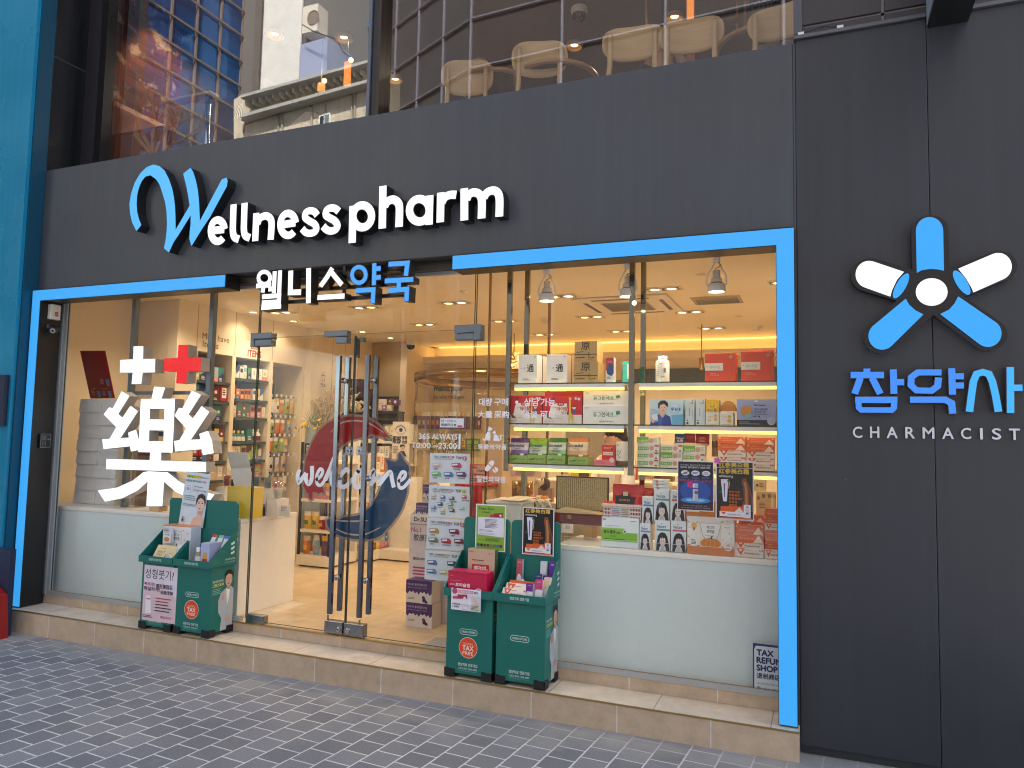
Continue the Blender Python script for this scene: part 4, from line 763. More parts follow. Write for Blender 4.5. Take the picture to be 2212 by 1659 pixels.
def loop(f):
    f.pg([(0, 0), (1, 0), (1, 1), (.6, 1), (.5, .4), (0, .5)], (196, 216, 226)); f.pg([(.66, .62), (1, .58), (1, 1), (.68, 1)], (108, 176, 214)); f.el(.76, .37, .165, (150, 200, 226)); f.el(.75, .35, .145, (196, 222, 236)); f.t('루핑', .64, .33, .84, .47, (42, 92, 160), .8); f.el(.90, .40, .03, (40, 110, 190), .05)
    f.pg([(.02, 1), (.08, .78), (.24, .60), (.46, .58), (.62, .68), (.67, 1)], (40, 70, 150)); f.pg([(.30, .58), (.32, .48), (.44, .48), (.47, .60), (.40, .74)], (226, 180, 150)); f.el(.405, .33, .105, (232, 190, 162), .20); f.pg([(.26, .34), (.26, .16), (.34, .06), (.46, .05), (.55, .14), (.56, .30), (.52, .28), (.44, .18), (.32, .24), (.30, .40)], (28, 22, 24))
    f.el(.365, .33, .014, BLACK, .012); f.el(.45, .33, .014, BLACK, .012); f.pg([(.37, .44), (.45, .43), (.41, .47)], (190, 80, 80)); f.pg([(.06, .62), (.24, .56), (.26, .80), (.10, .84)], (236, 232, 236)); f.pg([(.10, .84), (.28, .80), (.27, .88), (.12, .90)], (120, 180, 210)); f.pg([(.04, .78), (.10, .74), (.16, .92), (.10, .94)], (228, 182, 150)); f.t('Natural', .07, .38, .20, .44, (206, 110, 140))
carton('light blue box picturing a young man in a blue shirt', 'G', 285, 990, 772, 1362, Y1, .12, (166, 206, 224), loop, SZ[1])
def slim(f): f.pg([(.46, .20), (.72, .16), (.72, .12)], (40, 60, 70)); f.r(.78, .03, .86, .2, (130, 140, 150)); f.r(.42, .34, .48, .66, (200, 110, 100)); f.r(.78, .42, .82, .86, (170, 176, 180)); f.el(.24, .92, .12, (60, 66, 70)); f.el(.24, .82, .08, (100, 106, 110))
for i, (x0, x1, lb) in enumerate(((805, 935, 'narrow white box, left of two standing on the second shelf'), (956, 1090, 'narrow white box, right of two standing next to the yellow box'))):
    carton(lb, 'G', x0, 982, x1, 1364, Y1+.005*i, .14, (206, 216, 220), slim, SZ[1], group='narrow white boxes on the second shelf')
def ready(f): f.r(0, 0, 1, .48, (226, 180, 40)); f.el(.5, .24, .38, (236, 196, 60)); f.ln([(.30, .22), (.42, .28), (.56, .28), (.68, .21)], .003, (90, 60, 20)); f.el(.34, .16, .03, (70, 50, 20)); f.el(.66, .16, .03, (70, 50, 20)); f.t('READY', .16, .37, .58, .42, (90, 70, 30), .4); f.t('Q', .66, .34, .80, .46, (60, 50, 30), 1.2); f.el(.74, .62, .11, (222, 180, 60)); f.el(.74, .76, .13, (222, 180, 60)); f.t('Honey', .2, .62, .54, .72, (226, 190, 80)); f.bars(.16, .78, .5, .84, 2, (150, 130, 110)); f.bars(.04, .95, .9, .97, 1, (140, 120, 100))
carton('yellow and white drink box with a plain smile mark', 'G', 1100, 1000, 1292, 1370, Y1, .12, (232, 226, 216), ready, SZ[1])
o = carton('white open tray box holding a round yellow packet on the second shelf', 'G', 1302, 1175, 1500, 1370, Y1, .12, (230, 224, 214), lambda f: (f.el(.72, .35, .13, (222, 180, 60)), f.el(.72, .65, .15, (222, 180, 60)), f.t('Honey', .16, .22, .52, .42, (226, 190, 80)), f.bars(.1, .9, .9, .94, 1, (140, 120, 100))), SZ[1])
mb = MB(); a = at('G', 1310, 1170, Y1+.03); b = at('G', 1540, 1025, Y1+.03); P_ = [(a.x+(b.x-a.x)*(.5+.5*math.cos(R(t))), a.z+(b.z-a.z)*math.sin(R(t))) for t in range(0, 181, 15)]; mb.prism(P_, Y1+.03, Y1+.10, K((206, 146, 56), .5)); P_ = [(p[0]*.8+(a.x+b.x)/2*.2, a.z-.002+(p[1]-a.z)*.62) for p in P_]; mb.prism(P_, Y1+.012, Y1+.0295, K((196, 132, 66), .6)); mb.obj('round_packet', o)
def gummy(f):
    f.r(0, .78, 1, 1, (46, 46, 58)); f.t('Diet Gummy', .45, .19, .74, .265, (40, 40, 60), .9); f.t('마이니 셀프케어', .45, .34, .78, .42, (50, 50, 80), .5); f.t('다이어트 구미', .45, .44, .73, .52, (50, 50, 80), .5); f.bars(.45, .55, .9, .59, 2, (90, 96, 140)); f.bars(.06, .85, .42, .88, 1, (200, 200, 210)); f.bars(.06, .92, .68, .95, 1, (200, 200, 210)); f.el(.88, .82, .105, (206, 206, 214)); f.el(.88, .82, .095, (180, 186, 206)); f.r(.44, .62, .5, .66, INK); f.el(.57, .65, .025, INK); f.el(.5, .08, .05, (214, 220, 240), .03); f.el(.25, .45, .15, (206, 140, 60)); f.el(.30, .62, .09, (120, 186, 190), .09)
carton('lavender and black gummy box at the right end of the second shelf', 'G', 1552, 980, 2125, 1366, Y1, .12, (156, 168, 214), gummy, SZ[1])
# third shelf: four trays of sweet bags
GRN = (150, 178, 84)
def traytxt(f): f.pg([(.08, .42), (.14, .52), (.26, .42), (.36, .40), (.42, .32), (.40, .54), (.30, .62), (.16, .64), (.07, .62)], (58, 120, 60)); f.t('엠-오이칼', .46, .38, .88, .62, (60, 120, 60), .3); f.bars(.1, .82, .9, .86, 1, (70, 120, 60))
YT = .395
for i, (x0, yt, x1, yb, bx0, by0, bx1, by1, cols, name_, sub, lb) in enumerate((
  (205, 520, 462, 618, 195, 262, 468, 525, [(96, 60, 130), (150, 120, 176), (216, 206, 220), (200, 190, 210), (92, 58, 120)], 'Em-eukal', 'Salbei', 'purple'),
  (465, 520, 730, 632, 470, 268, 730, 530, [(96, 160, 60), (206, 220, 200), (190, 214, 170), (120, 190, 70), (150, 180, 50)], 'Em-eukal', 'Ingwer', 'lime green'),
  (745, 530, 1008, 645, 755, 272, 1010, 542, [(60, 140, 70), (150, 196, 140), (216, 222, 210), (190, 210, 190), (40, 120, 60)], 'Em-eukal', 'Klassisch', 'dark green'),
  (1058, 548, 1342, 650, 1045, 255, 1325, 555, [(196, 120, 60), (226, 180, 130), (232, 210, 180), (230, 214, 190), (206, 130, 70)], 'Em-eukal', 'Honig', 'orange'))):
    o = carton('green card tray holding the %s sweet bags on the lowest shelf' % lb, 'H', x0, yt, x1, yb, YT, .16, GRN, traytxt, SZ[2], group='green sweet trays', name='card_tray', cat='tray', bev=0)
    def lab(f, sub=sub): f.t('Em-eukal', .06, .28, .80, .44, (44, 70, 70), 1.1); f.t(sub, .32, .49, .62, .57, (70, 80, 84), .3); f.r(.25, .63, .70, .68, (120, 90, 120) if sub != 'Honig' else (226, 160, 120)); f.el(.35, .86, .14, (110, 130, 60), .05); f.el(.72, .84, .12, (230, 226, 214), .05)
    hz = at('H', 0, yt, YT).z-at('H', 0, yb, YT).z
    pouch('%s sweet bag standing at the front of its green tray' % lb, 'H', bx0, by0, bx1, by1, YT+.012, .022, cols, lab, SZ[2]+hz*.75, lean=.12)
    for k in (1, 2):
        q = pouch('%s sweet bag, %s behind the front one' % (lb, 'first' if k == 1 else 'second'), 'H', bx0-10+k*14, by0-40*(k == 2 and i < 2)-6, bx1+k*12, by1-40*(k == 2 and i < 2), YT+.012+.048*k, .02, cols[::1], None, SZ[2]+hz*.75, lean=.12)
def redsm(f): f.t('하이생', .18, .10, .8, .2, (240, 220, 210), .4); f.el(.78, .2, .08, (80, 50, 40)); f.r(.1, .34, .9, .5, (240, 228, 220)); f.t('애니케어', .14, .37, .86, .47, (200, 60, 60), .5)
carton('small red box standing at the right of the sweet trays', 'H', 1545, 368, 1730, 655, .46, .06, (206, 52, 50), redsm, SZ[2])
carton('low pink acrylic tray of little pots before the small red box', 'H', 1432, 590, 1735, 660, .41, .07, (214, 120, 130), lambda f: (f.t('이얼비 보스턴', .1, .3, .5, .7, (180, 50, 60)), f.el(.86, .0, .12, (236, 190, 200))), SZ[2], cat='tray', name='pot_tray')
a = at('H', 1733, 680, .43); b = at('H', 1952, 332, .43); cx = (a.x+b.x)/2; rr_ = (b.x-a.x)/2; hh = b.z-a.z
mb = MB(); mb.lathe([(0, 0), (rr_, 0), (rr_, hh*.2)], (cx, .47, SZ[2]), K((122, 100, 78), .5), 28); mb.lathe([(rr_*1.002, hh*.2), (rr_*1.002, hh*.97), (rr_*.95, hh), (0, hh)], (cx, .47, SZ[2]), K((240, 232, 220), .4, var=.02), 28)
o = mb.obj('canister', None, (cx, .47, SZ[2]), smooth=True, label='white round canister with brown base and ink drawing on the lowest shelf', cat='canister')
mb = MB(); f = Face(mb, (cx-rr_*.72, .47-rr_*.98, SZ[2]+hh*.94), (1, 0, 0), (0, 0, -1), rr_*.75, hh*.7); f.r(0, 0, 1, 1, (236, 230, 220))
for i in range(26): x, y = random.random()*.8, .35+random.random()*.5; f.pg([(x, y), (x+.06+.1*random.random(), y+.02), (x+.1, y+.06+.04*random.random())], (60, 60, 64)); f.k -= .0003
f.bars(.1, .06, .5, .22, 3, (120, 116, 110)); mb.obj('print', o)
# green and white cream boxes, right half of the lowest shelf
def yub(f, alt=0):
    f.r(.02, .30, .52, .74, (96, 160, 52)) if not alt else f.r(.0, .03, .54, .74, (110, 168, 56)); f.t('유보들크림', .05, .38, .49, .66, (214, 232, 196), .6); f.el(.66, .48, .11, (206, 150, 140), .30); f.bars(.05, .84, .45, .92, 1, (120, 130, 120))
    if not alt: f.r(.80, .06, .99, .26, (176, 70, 60)); f.el(.88, .80, .06, (90, 130, 80), .1); f.bars(.05, .08, .55, .13, 1, (170, 176, 170))
    else: f.bars(.74, .2, .96, .7, 5, (180, 180, 170))
GWH = 'green and white cream boxes on the lowest shelf'
def pile(zone, Yp, dep, col, rows, z0, group, fmt, drawer, side=None):
    for x0, x1, ys_, lbs in rows:
        z = z0
        for (y0, y1), lb, k in zip(ys_[::-1], lbs[::-1], range(9)):
            o = carton(fmt % lb, zone, x0+((k*37) % 11), y0, x1+((k*37) % 11), y1, Yp+.004*((k*5) % 3), dep, col if not isinstance(col, list) else col[k % len(col)], (lambda f, k=k, lb=lb: drawer(f, k)), z, group=group, side=side)
            z += at(zone, (x0+x1)/2, y0, Yp).z-at(zone, (x0+x1)/2, y1, Yp).z+.0006
pile('I', .40, .08, (226, 224, 212), [(105, 415, [(250, 360), (368, 475), (480, 585), (590, 695)], ['topmost of the leftmost stack', 'second from top of the leftmost stack', 'third from top of the leftmost stack', 'lowest of the leftmost stack'])], SZ[2], GWH, 'green and white cream box, %s', lambda f, k: yub(f, k == 3))
pile('I', .41, .08, (226, 224, 212), [(445, 760, [(364, 472), (475, 585), (590, 698)], ['topmost of the second stack, half turned', 'middle of the second stack', 'lowest of the second stack'])], SZ[2], GWH, 'green and white cream box, %s', lambda f, k: yub(f, k == 1))
pile('I', .40, .08, (226, 224, 212), [(770, 1085, [(370, 485), (490, 595), (598, 700)], ['topmost of the third stack, behind the blue poster', 'middle of the third stack, behind the blue poster', 'lowest of the third stack, behind the blue poster'])], SZ[2], GWH, 'green and white cream box, %s', lambda f, k: yub(f, k == 2))
def cream(f, white):
    if white: f.pg([(.05, .06), (.36, .06), (.21, .86)], (214, 92, 40)); f.el(.20, .28, .05, (236, 210, 196)); f.t('White Bowdle Cream', .33, .46, .86, .66, (90, 50, 50), .35); f.bars(.34, .2, .6, .3, 1, (200, 140, 120)); f.el(.87, .2, .035, (220, 120, 80)); f.el(.95, .2, .035, (220, 120, 80))
    else: f.pg([(.62, .96), (.82, .22), (.99, .96)], (238, 216, 200)); f.t('White Bowdle Cream', .15, .46, .66, .64, (240, 190, 150), .3); f.el(.06, .2, .03, (240, 200, 160)); f.el(.94, .16, .03, (240, 200, 160)); f.pg([(.42, .02), (.5, -.12), (.58, .02)], (236, 226, 216)); f.bars(.18, .26, .44, .32, 1, (240, 190, 150))
OR = (222, 100, 42); OW = (234, 222, 212); OG = 'orange and white cream boxes stacked in the right window'
def crow(zone, Yp, z0, x0, x1, items, where):
    z = z0; od = ['lowest', 'second from the bottom', 'third from the bottom', 'fourth from the bottom', 'fifth from the bottom', 'sixth from the bottom', 'seventh from the bottom']
    for k, (y0, y1, wh) in enumerate(items[::-1]):
        o = carton('%s cream box, %s of the %s' % ('white' if wh else 'orange', od[k], where), zone, x0+(k*7) % 5, y0, x1+(k*7) % 5, y1, Yp+.003*((k*7) % 4), .06, OW if wh else OR, lambda f, wh=wh: cream(f, wh), z, group=OG, side=(214, 150, 110) if not wh else (228, 206, 190)); z += at(zone, (x0+x1)/2, y0, Yp).z-at(zone, (x0+x1)/2, y1, Yp).z+.0006
crow('I', .40, SZ[2], 1280, 1680, [(265, 358, 0), (362, 460, 0), (465, 560, 1), (565, 655, 1), (660, 748, 1)], 'left stack on the shelf')
crow('I', .40, SZ[2], 1690, 2098, [(268, 362, 0), (366, 468, 0), (474, 565, 1), (570, 656, 1), (662, 750, 1)], 'right stack on the shelf')
# bowl of sachets behind, with packets
mb = MB(); p = at('I', 900, 350, .55); mb.lathe([(0, 0), (.06, 0), (.11, .05), (.113, .05), (.06, -.004)], (p.x, .55, p.z-.052), K((232, 216, 196), .4), 28); mb.box(p.x-.05, p.x+.05, .50, .60, SZ[2], p.z-.056, K((206, 200, 186), .4)); mb.obj('bowl', None, (p.x, .55, SZ[2]), smooth=True, label='cream bowl of sachets raised behind the green and white boxes', cat='bowl')
pouch('dark blue sachet leaning in the cream bowl', 'I', 645, 215, 800, 345, .50, .012, [(44, 70, 140)], lambda f: (f.t('CLEAN', .2, .4, .85, .56, (226, 226, 236), .7), f.t('AIR', .25, .62, .85, .92, (226, 226, 236), .7)), name='sachet', cat='sachet', lean=.1)
pouch('crimson sachet in the middle of the cream bowl', 'I', 780, 195, 950, 345, .53, .014, [(150, 24, 44), (170, 30, 50)], None, name='sachet', cat='sachet', lean=-.1)
pouch('crimson sachet leaning at the right of the cream bowl', 'I', 950, 205, 1150, 355, .52, .014, [(156, 26, 46), (140, 20, 40)], lambda f: f.bars(.3, .4, .8, .9, 4, (214, 130, 110)), name='sachet', cat='sachet', lean=.15)
pouch('clear brown packet hanging behind the orange boxes', 'I', 1185, 215, 1275, 545, .52, .014, [(150, 120, 90), (110, 90, 70), (190, 170, 140)], None, name='packet', cat='packet', rough=.15)
for i, (x0, x1, c, lb) in enumerate(((1365, 1610, (170, 150, 130), 'shiny beige packet standing behind the left orange stack'), (1615, 1780, (50, 44, 40), 'black packet standing behind the right orange stack'), (1790, 1950, (150, 164, 180), 'grey blue packet standing behind the right orange stack'))):
    pouch(lb, 'I', x0, 205, x1, 420, .50, .014, [c], None, z0=SZ[2], name='packet', cat='packet', rough=.2)
# ---------------------------------------------------------------- goods on the right counter
ZT = .797
def bodu(f): f.r(0, .36, .62, .80, (130, 190, 50)); f.pg([(.0, .36), (.55, .36), (.66, .50), (.97, .50), (.97, .80), (0, .80)], (130, 190, 50)); f.t('보두레아', .06, .42, .38, .56, (40, 60, 44), .9); f.t('크림', .40, .48, .50, .56, (40, 60, 44), .4); f.t('(우레아)', .22, .60, .38, .67, (60, 90, 40)); f.el(.63, .46, .05, (226, 236, 226)); f.el(.63, .46, .03, (40, 120, 84)); f.bars(.1, .28, .55, .31, 1, (150, 170, 160)); f.r(.03, .06, .12, .10, (190, 70, 60)); f.bars(.08, .72, .88, .76, 1, (40, 70, 40)); f.bars(.78, .10, .96, .14, 1, (120, 130, 130))
carton('white and lime green cream carton under the pink basket', 'J', 55, 608, 500, 938, .30, .13, (226, 234, 236), bodu, ZT)
def lady(f, c):
    f.t('Nexcare', .18, .15, .74, .255, (62, 78, 130), .5); f.r(.40, .105, .50, .13, (180, 90, 100)); f.r(.12, .285, 1., .345, c)
    f.pg([(.10, 1), (.13, .75), (.22, .52), (.34, .42), (.52, .39), (.70, .42), (.82, .52), (.92, .75), (.98, 1), (.78, 1), (.68, .84), (.36, .84), (.26, 1)], (34, 30, 36))
    f.pg([(.34, 1), (.42, .90), (.43, .80), (.62, .80), (.63, .90), (.74, 1)], (196, 190, 188)); f.el(.525, .68, .195, (222, 214, 210), .165); f.pg([(.33, .66), (.34, .50), (.50, .44), (.68, .49), (.73, .66), (.66, .565), (.60, .60), (.52, .555), (.45, .61), (.40, .56)], (34, 30, 36))
    for x in (.445, .60): f.el(x, .675, .035, (60, 52, 60), .014); f.k += 0
    f.el(.41, .735, .045, (222, 180, 176), .02); f.el(.645, .735, .045, (222, 180, 176), .02); f.pg([(.47, .775), (.53, .785), (.59, .775), (.53, .80)], (190, 84, 92)); f.ln([(.52, .70), (.515, .735), (.54, .74)], .001, (170, 150, 146))
BLU_, GRN_, PNK_ = (90, 120, 190), (86, 150, 138), (206, 84, 110)
NG = 'boxes picturing a black haired woman'
def nex(x0, y0, x1, y1, Yp, z0, c, lb): return carton(lb, 'J', x0, y0, x1, y1, Yp, .08, (216, 226, 230), lambda f: lady(f, c), z0, group=NG, side=(224, 214, 200))
def hgt(zone, x, y0, y1, Yp): return at(zone, x, y0, Yp).z-at(zone, x, y1, Yp).z
nex(508, 635, 640, 942, .30, ZT, BLU_, 'small box of a black haired woman with blue stripe, lower one'); z1 = ZT+hgt('J', 570, 635, 942, .30)+.0006
nex(540, 315, 675, 630, .305, z1, BLU_, 'small box of a black haired woman with blue stripe, upper one')
nex(690, 605, 873, 958, .30, ZT, GRN_, 'box of a black haired woman with green stripe, lower one'); z2 = ZT+hgt('J', 780, 605, 958, .30)+.0006
nex(680, 232, 865, 597, .303, z2, GRN_, 'box of a black haired woman with green stripe, upper one'); z3 = z2+hgt('J', 780, 232, 597, .303)+.0006
nex(882, 610, 1066, 970, .30, ZT, PNK_, 'box of a black haired woman with pink stripe, lower one'); z4 = ZT+hgt('J', 970, 610, 970, .30)+.0006
nex(876, 240, 1055, 603, .303, z4, PNK_, 'box of a black haired woman with pink stripe, upper one half behind the blue poster')
for k, (dx, lb) in enumerate(((10, 'lowest'), (0, 'middle'), (-6, 'topmost'))):
    carton('flat white box lying on the green striped woman boxes, %s of three' % lb, 'J', 668+dx, 132, 850+dx, 172, .31-.004*k, .09, (222, 226, 222), lambda f: (f.el(.3, .5, .1, (214, 130, 120)), f.bars(.1, .3, .8, .6, 1, (150, 160, 160))), z3+.0205*k, group='flat white boxes')
def pump(f, full=True):
    f.r(0, .76, 1, 1, (214, 126, 60)); rr = random.Random(5)
    for i in range(16):
        x, y = rr.uniform(.02, .95), rr.uniform(.03, .62)
        if not (.24 < x < .72): f.el(x, y, .018, (220, 160, 80) if i % 2 else (120, 140, 80), .014); f.k -= .0004
    f.k += .0004; f.r(.28, .16, .72, .80, (224, 166, 120)); f.r(.285, .175, .715, .80, (228, 232, 232)); f.t('메디미', .42, .23, .58, .32, (110, 120, 120), .4); f.t('호박즙', .42, .34, .58, .43, (80, 88, 88), .6); f.bars(.38, .48, .64, .52, 2, (190, 170, 160))
    f.el(.50, .70, .22, (216, 130, 40), .14); 
    for x in (.36, .43, .50, .57, .64): f.ln([(x+(x-.5)*.05, .58), (x+(x-.5)*.5, .70), (x+(x-.5)*.1, .82)], .0015, (236, 190, 120))
    f.pg([(.49, .58), (.52, .50), (.55, .49), (.53, .58)], (70, 90, 50)); f.el(.15, .24, .06, (222, 168, 70)); f.pg([(.12, .30), (.18, .30), (.16, .38), (.14, .38)], (190, 80, 50)); f.el(.15, .69, .095, (214, 190, 170)); f.el(.15, .69, .088, (236, 236, 232)); f.bars(.09, .62, .2, .76, 4, (80, 80, 84)); f.el(.87, .76, .095, (214, 150, 120)); f.el(.87, .76, .088, (240, 232, 226)); f.t('4無!', .82, .68, .92, .76, (216, 130, 90), .5); f.bars(.8, .8, .93, .84, 2, (120, 100, 90)); f.t('MEDIMI', .80, .24, .92, .27, (110, 110, 110))
    f.ln([(.27, .16), (.34, .50), (.42, .61), (.58, .61), (.66, .48), (.73, .18)], .004, (196, 170, 130))
carton('white pumpkin juice carton with orange base on the right counter', 'J', 1078, 618, 1642, 1030, .29, .13, (230, 230, 226), pump, ZT, side=(226, 200, 180)); z5 = ZT+hgt('J', 1360, 618, 1030, .29)+.0006
carton('second pumpkin juice carton stacked above, mostly behind the posters', 'J', 1062, 240, 1650, 635, .30, .13, (230, 230, 226), lambda f: (f.r(0, .80, 1, 1, (206, 124, 56)), f.el(.5, .66, .28, (216, 130, 40), .2), f.el(.14, .64, .09, (236, 236, 232)), f.bars(.09, .58, .2, .72, 4, (80, 80, 84)), [f.ln([(x, .5), (x+(x-.5)*.5, .7)], .002, (236, 190, 120)) for x in (.4, .47, .53, .6)]), z5)
crow('J', .30, ZT, 1645, 1990, [(700, 795, 0), (780, 880, 0), (885, 965, 1), (968, 1055, 1)], 'left stack on the counter')
crow('J', .31, ZT, 1999, 2240, [(470, 560, 0), (560, 645, 0), (650, 715, 1), (720, 800, 0), (805, 885, 0), (890, 975, 0), (982, 1075, 1)], 'counter stack at the right end')
crow('J', .375, ZT, 1690, 2010, [(550, 630, 0), (630, 700, 0), (700, 775, 0), (775, 850, 0), (850, 930, 0), (930, 1010, 0)], 'stack behind the left counter stack')
# pink basket with red pouches
a = at('J', 45, 610, .30); b = at('J', 545, 455, .30); z0 = ZT+hgt('J', 280, 608, 938, .30)+.001; hb = b.z-a.z
mb = MB(); pk = K((232, 206, 200), .4); x0, x1, y0, y1 = a.x+.012, b.x-.012, .305, .43; t_ = .003
mb.box(x0, x1, y0, y1, z0, z0+.004, pk)
for yy in (y0, y1-t_):
    for zz in (0, .25, .5, .75): mb.box(x0, x1, yy, yy+t_, z0+hb*zz, z0+hb*(zz+.09), pk)
    for i in range(25): xx = x0+(x1-x0-.003)*i/24; mb.box(xx, xx+.003, yy+.0002, yy+t_-.0002, z0+.004, z0+hb*.85, pk)
for xx in (x0, x1-t_): mb.box(xx, xx+t_, y0+.003, y1-.003, z0+.004, z0+hb*.85, pk)
mb.box(x0-.006, x1+.006, y0-.006, y1+.006, z0+hb*.86, z0+hb*1.0, pk); o = mb.obj('basket', None, ((x0+x1)/2, .36, z0), label='pale pink plastic basket of red pouches on the right counter', cat='basket')
mb = MB(); f = Face(mb, (x0+(x1-x0)*.22, y0-.001, z0+hb*.8), (1, 0, 0), (0, 0, -1), (x1-x0)*.52, hb*.7); f.r(0, 0, .5, 1, (196, 206, 214)); f.r(.52, 0, .98, 1, (206, 196, 180)); f.bars(.04, .1, .46, .9, 5, (130, 140, 150)); f.r(.04, .4, .45, .5, (200, 90, 70)); f.bars(.56, .1, .95, .9, 5, (140, 130, 120)); mb.obj('price_card', o)
def gins(f): f.pg([(.16, .98), (.15, .45), (.12, .34), (.30, .33), (.36, .26), (.56, .26), (.62, .35), (.80, .36), (.74, .5), (.70, 1)], (30, 24, 28)); f.r(.38, .22, .54, .34, (200, 176, 140)); f.t('홍삼젤리', .24, .62, .66, .74, (236, 226, 216), .5); f.t('Korean Red Ginseng Jelly', .24, .78, .66, .83, (206, 120, 110)); f.bars(.36, .88, .64, .94, 2, (150, 150, 140)); f.t('지리산', .26, .44, .6, .5, (206, 170, 90), .4)
pouch('large red foil pouch with black label standing in the pink basket', 'J', 165, 120, 545, 500, .33, .03, [(176, 26, 26), (196, 34, 30), (170, 24, 24)], gins, z0=z0+.01, name='pouch', cat='pouch', rough=.16, lean=.1)
pouch('small orange red pouch at the left end of the pink basket', 'J', 75, 305, 205, 490, .325, .02, [(206, 60, 30), (220, 80, 40)], None, z0=z0+.01, name='pouch', cat='pouch', rough=.16)
pouch('red foil pouch lying behind the woman boxes', 'J', 470, 225, 690, 420, .40, .03, [(170, 30, 30)], None, name='pouch', cat='pouch', rough=.2)
pouch('small red pouch behind the pink basket at its right', 'J', 430, 430, 560, 520, .37, .02, [(196, 40, 36)], None, z0=z0+.012, name='pouch', cat='pouch', rough=.2)
# ---------------------------------------------------------------- four green cardboard display stands on the step
GR = (16, 108, 98); GRD = (12, 86, 80); SB = (206, 226, 222)
def pill(f, x0, x1, y0, y1, c, wd):
    h = (y1-y0)*f.h; r_ = h/2; X0 = x0*f.w; X1 = x1*f.w; cy = (y0+y1)/2*f.h; P_ = [(X1-r_+r_*math.cos(R(t)), cy+r_*math.sin(R(t))) for t in range(-90, 91, 30)]+[(X0+r_+r_*math.cos(R(t)), cy+r_*math.sin(R(t))) for t in range(90, 271, 30)]
    f.ln([(p[0]/f.w, p[1]/f.h) for p in P_], wd, c, closed=True)
def stand(x0, x1, label, front):
    t = thing('display_stand', label, 'display stand', ((x0+x1)/2, .03, 0), 'green cardboard stands on the step')
    ya, yb, e = -.083, .147, .012; g = K(GR, .42, var=.05, scale=6); gd = K(GRD, .45, var=.05, scale=6)
    mb = MB(); mb.box(x0+.008, x1-.008, ya, yb, .022, .486, g); mb.obj('body', t, bev=.002)
    mb = MB(); zf, zr, zb2 = .487, .535, .73
    mb.box(x0-.004, x1+.004, ya-.03, ya-.022, zf, zr, g); mb.box(x0-.004, x1+.004, ya-.022, yb, zf-.0005, zf+.006, gd)
    for xx in (x0-.004, x1-.004): mb.prism([(ya-.0218, zf+.0062), (yb, zf+.0062), (yb, zb2), (yb-.02, zb2), (ya-.0218, zr)], xx, xx+.008, g, axis='x')
    mb.box(x0+.004, x1-.004, yb-.006, yb, zf+.0062, zb2, g); mb.obj('tray', t)
    hw, r_ = (x1-x0)/2, .03; cx = (x0+x1)/2; zt = .944
    P_ = [(cx-hw, zb2-.01), (cx+hw, zb2-.01)]+[(cx+hw-r_+r_*math.cos(R(a)), zt-r_+r_*math.sin(R(a))) for a in range(0, 91, 15)]+[(cx-hw+r_+r_*math.cos(R(a)), zt-r_+r_*math.sin(R(a))) for a in range(90, 181, 15)]
    mb = MB(); mb.prism(P_, yb+.0005, yb+.008, g); mb.obj('header_card', t)
    bk = K((24, 24, 28), .5)
    for fx in (x0, x1-.075):
        for fy in (ya-.006, yb-.06):
            s_ = 1 if fx == x0 else -1; mb = MB(); mb.box(fx+.002, fx+.073, fy, fy+.066, 0, .018, bk)
            if fy < 0: mb.prism([(fx+.003, .018), (fx+.072, .018), (fx+.072, .045), (fx+.05, .05), (fx+.042, .044), (fx+.02, .052), (fx+.003, .052)], fy, fy+.005, bk)
            xs_ = fx+.002 if s_ > 0 else fx+.067; mb.prism([(fy, .018), (fy+.066, .018), (fy+.066, .046), (fy+.03, .052), (fy, .05)], xs_, xs_+.006, bk, axis='x'); mb.obj('corner_foot', t)
    mb = MB(); f = Face(mb, (x0+.008, ya, .486), (1, 0, 0), (0, 0, -1), x1-x0-.016, .464); front(f)
    f.t('영양치료 전문기업', .28, .855, .70, .895, SB, .6); f.t('그린스토어 1544-2492', .28, .912, .70, .938, SB, .4); f.t('http://www.green-store.co.kr', .28, .945, .70, .965, (120, 176, 168)); mb.obj('front_print', t)
    mb = MB(); f = Face(mb, (x0-.004, ya-.03, zr), (1, 0, 0), (0, 0, -1), x1-x0+.008, zr-zf); f.t('영양치료 전문기업', .32, .30, .68, .66, SB, .6); mb.obj('rim_print', t)
    # right side: man in a pale cardigan pointing forward
    mb = MB(); f = Face(mb, (x1-.008, ya, .486), (0, 1, 0), (0, 0, -1), yb-ya, .464); CD = (176, 182, 184); SK = (206, 164, 138)
    f.t('영양치료 전문기업', .08, .20, .52, .235, SB, .5); f.t('그린스토어', .07, .25, .54, .30, (222, 218, 90), .8); f.bars(.08, .33, .5, .43, 4, (120, 180, 172), .4)
    f.pg([(.46, .99), (.50, .80), (.36, .70), (.34, .52), (.44, .41), (.60, .36), (.86, .33), (.99, .38), (.99, .99)], CD); f.pg([(.66, .345), (.82, .335), (.80, .50), (.72, .62)], (232, 234, 234)); f.ln([(.72, .5), (.74, .98)], .002, (140, 146, 150))
    f.pg([(.66, .26), (.84, .26), (.82, .37), (.70, .37)], (184, 140, 116)); f.el(.75, .22, .15, SK, .105); f.pg([(.58, .22), (.57, .13), (.66, .07), (.82, .065), (.93, .12), (.93, .22), (.89, .15), (.72, .13), (.62, .16)], (28, 24, 26)); f.ln([(.64, .20), (.71, .195)], .002, (40, 30, 28)); f.ln([(.78, .195), (.85, .20)], .002, (40, 30, 28)); f.pg([(.68, .275), (.80, .27), (.74, .295)], (150, 70, 66)); f.ln([(.745, .21), (.73, .25), (.76, .25)], .0015, (150, 110, 90))
    f.pg([(.48, .47), (.53, .42), (.60, .43), (.60, .50), (.54, .53), (.48, .52)], SK); f.pg([(.50, .43), (.53, .40), (.55, .44)], SK); f.pg([(.66, .80), (.86, .78), (.88, .84), (.68, .87)], SK)
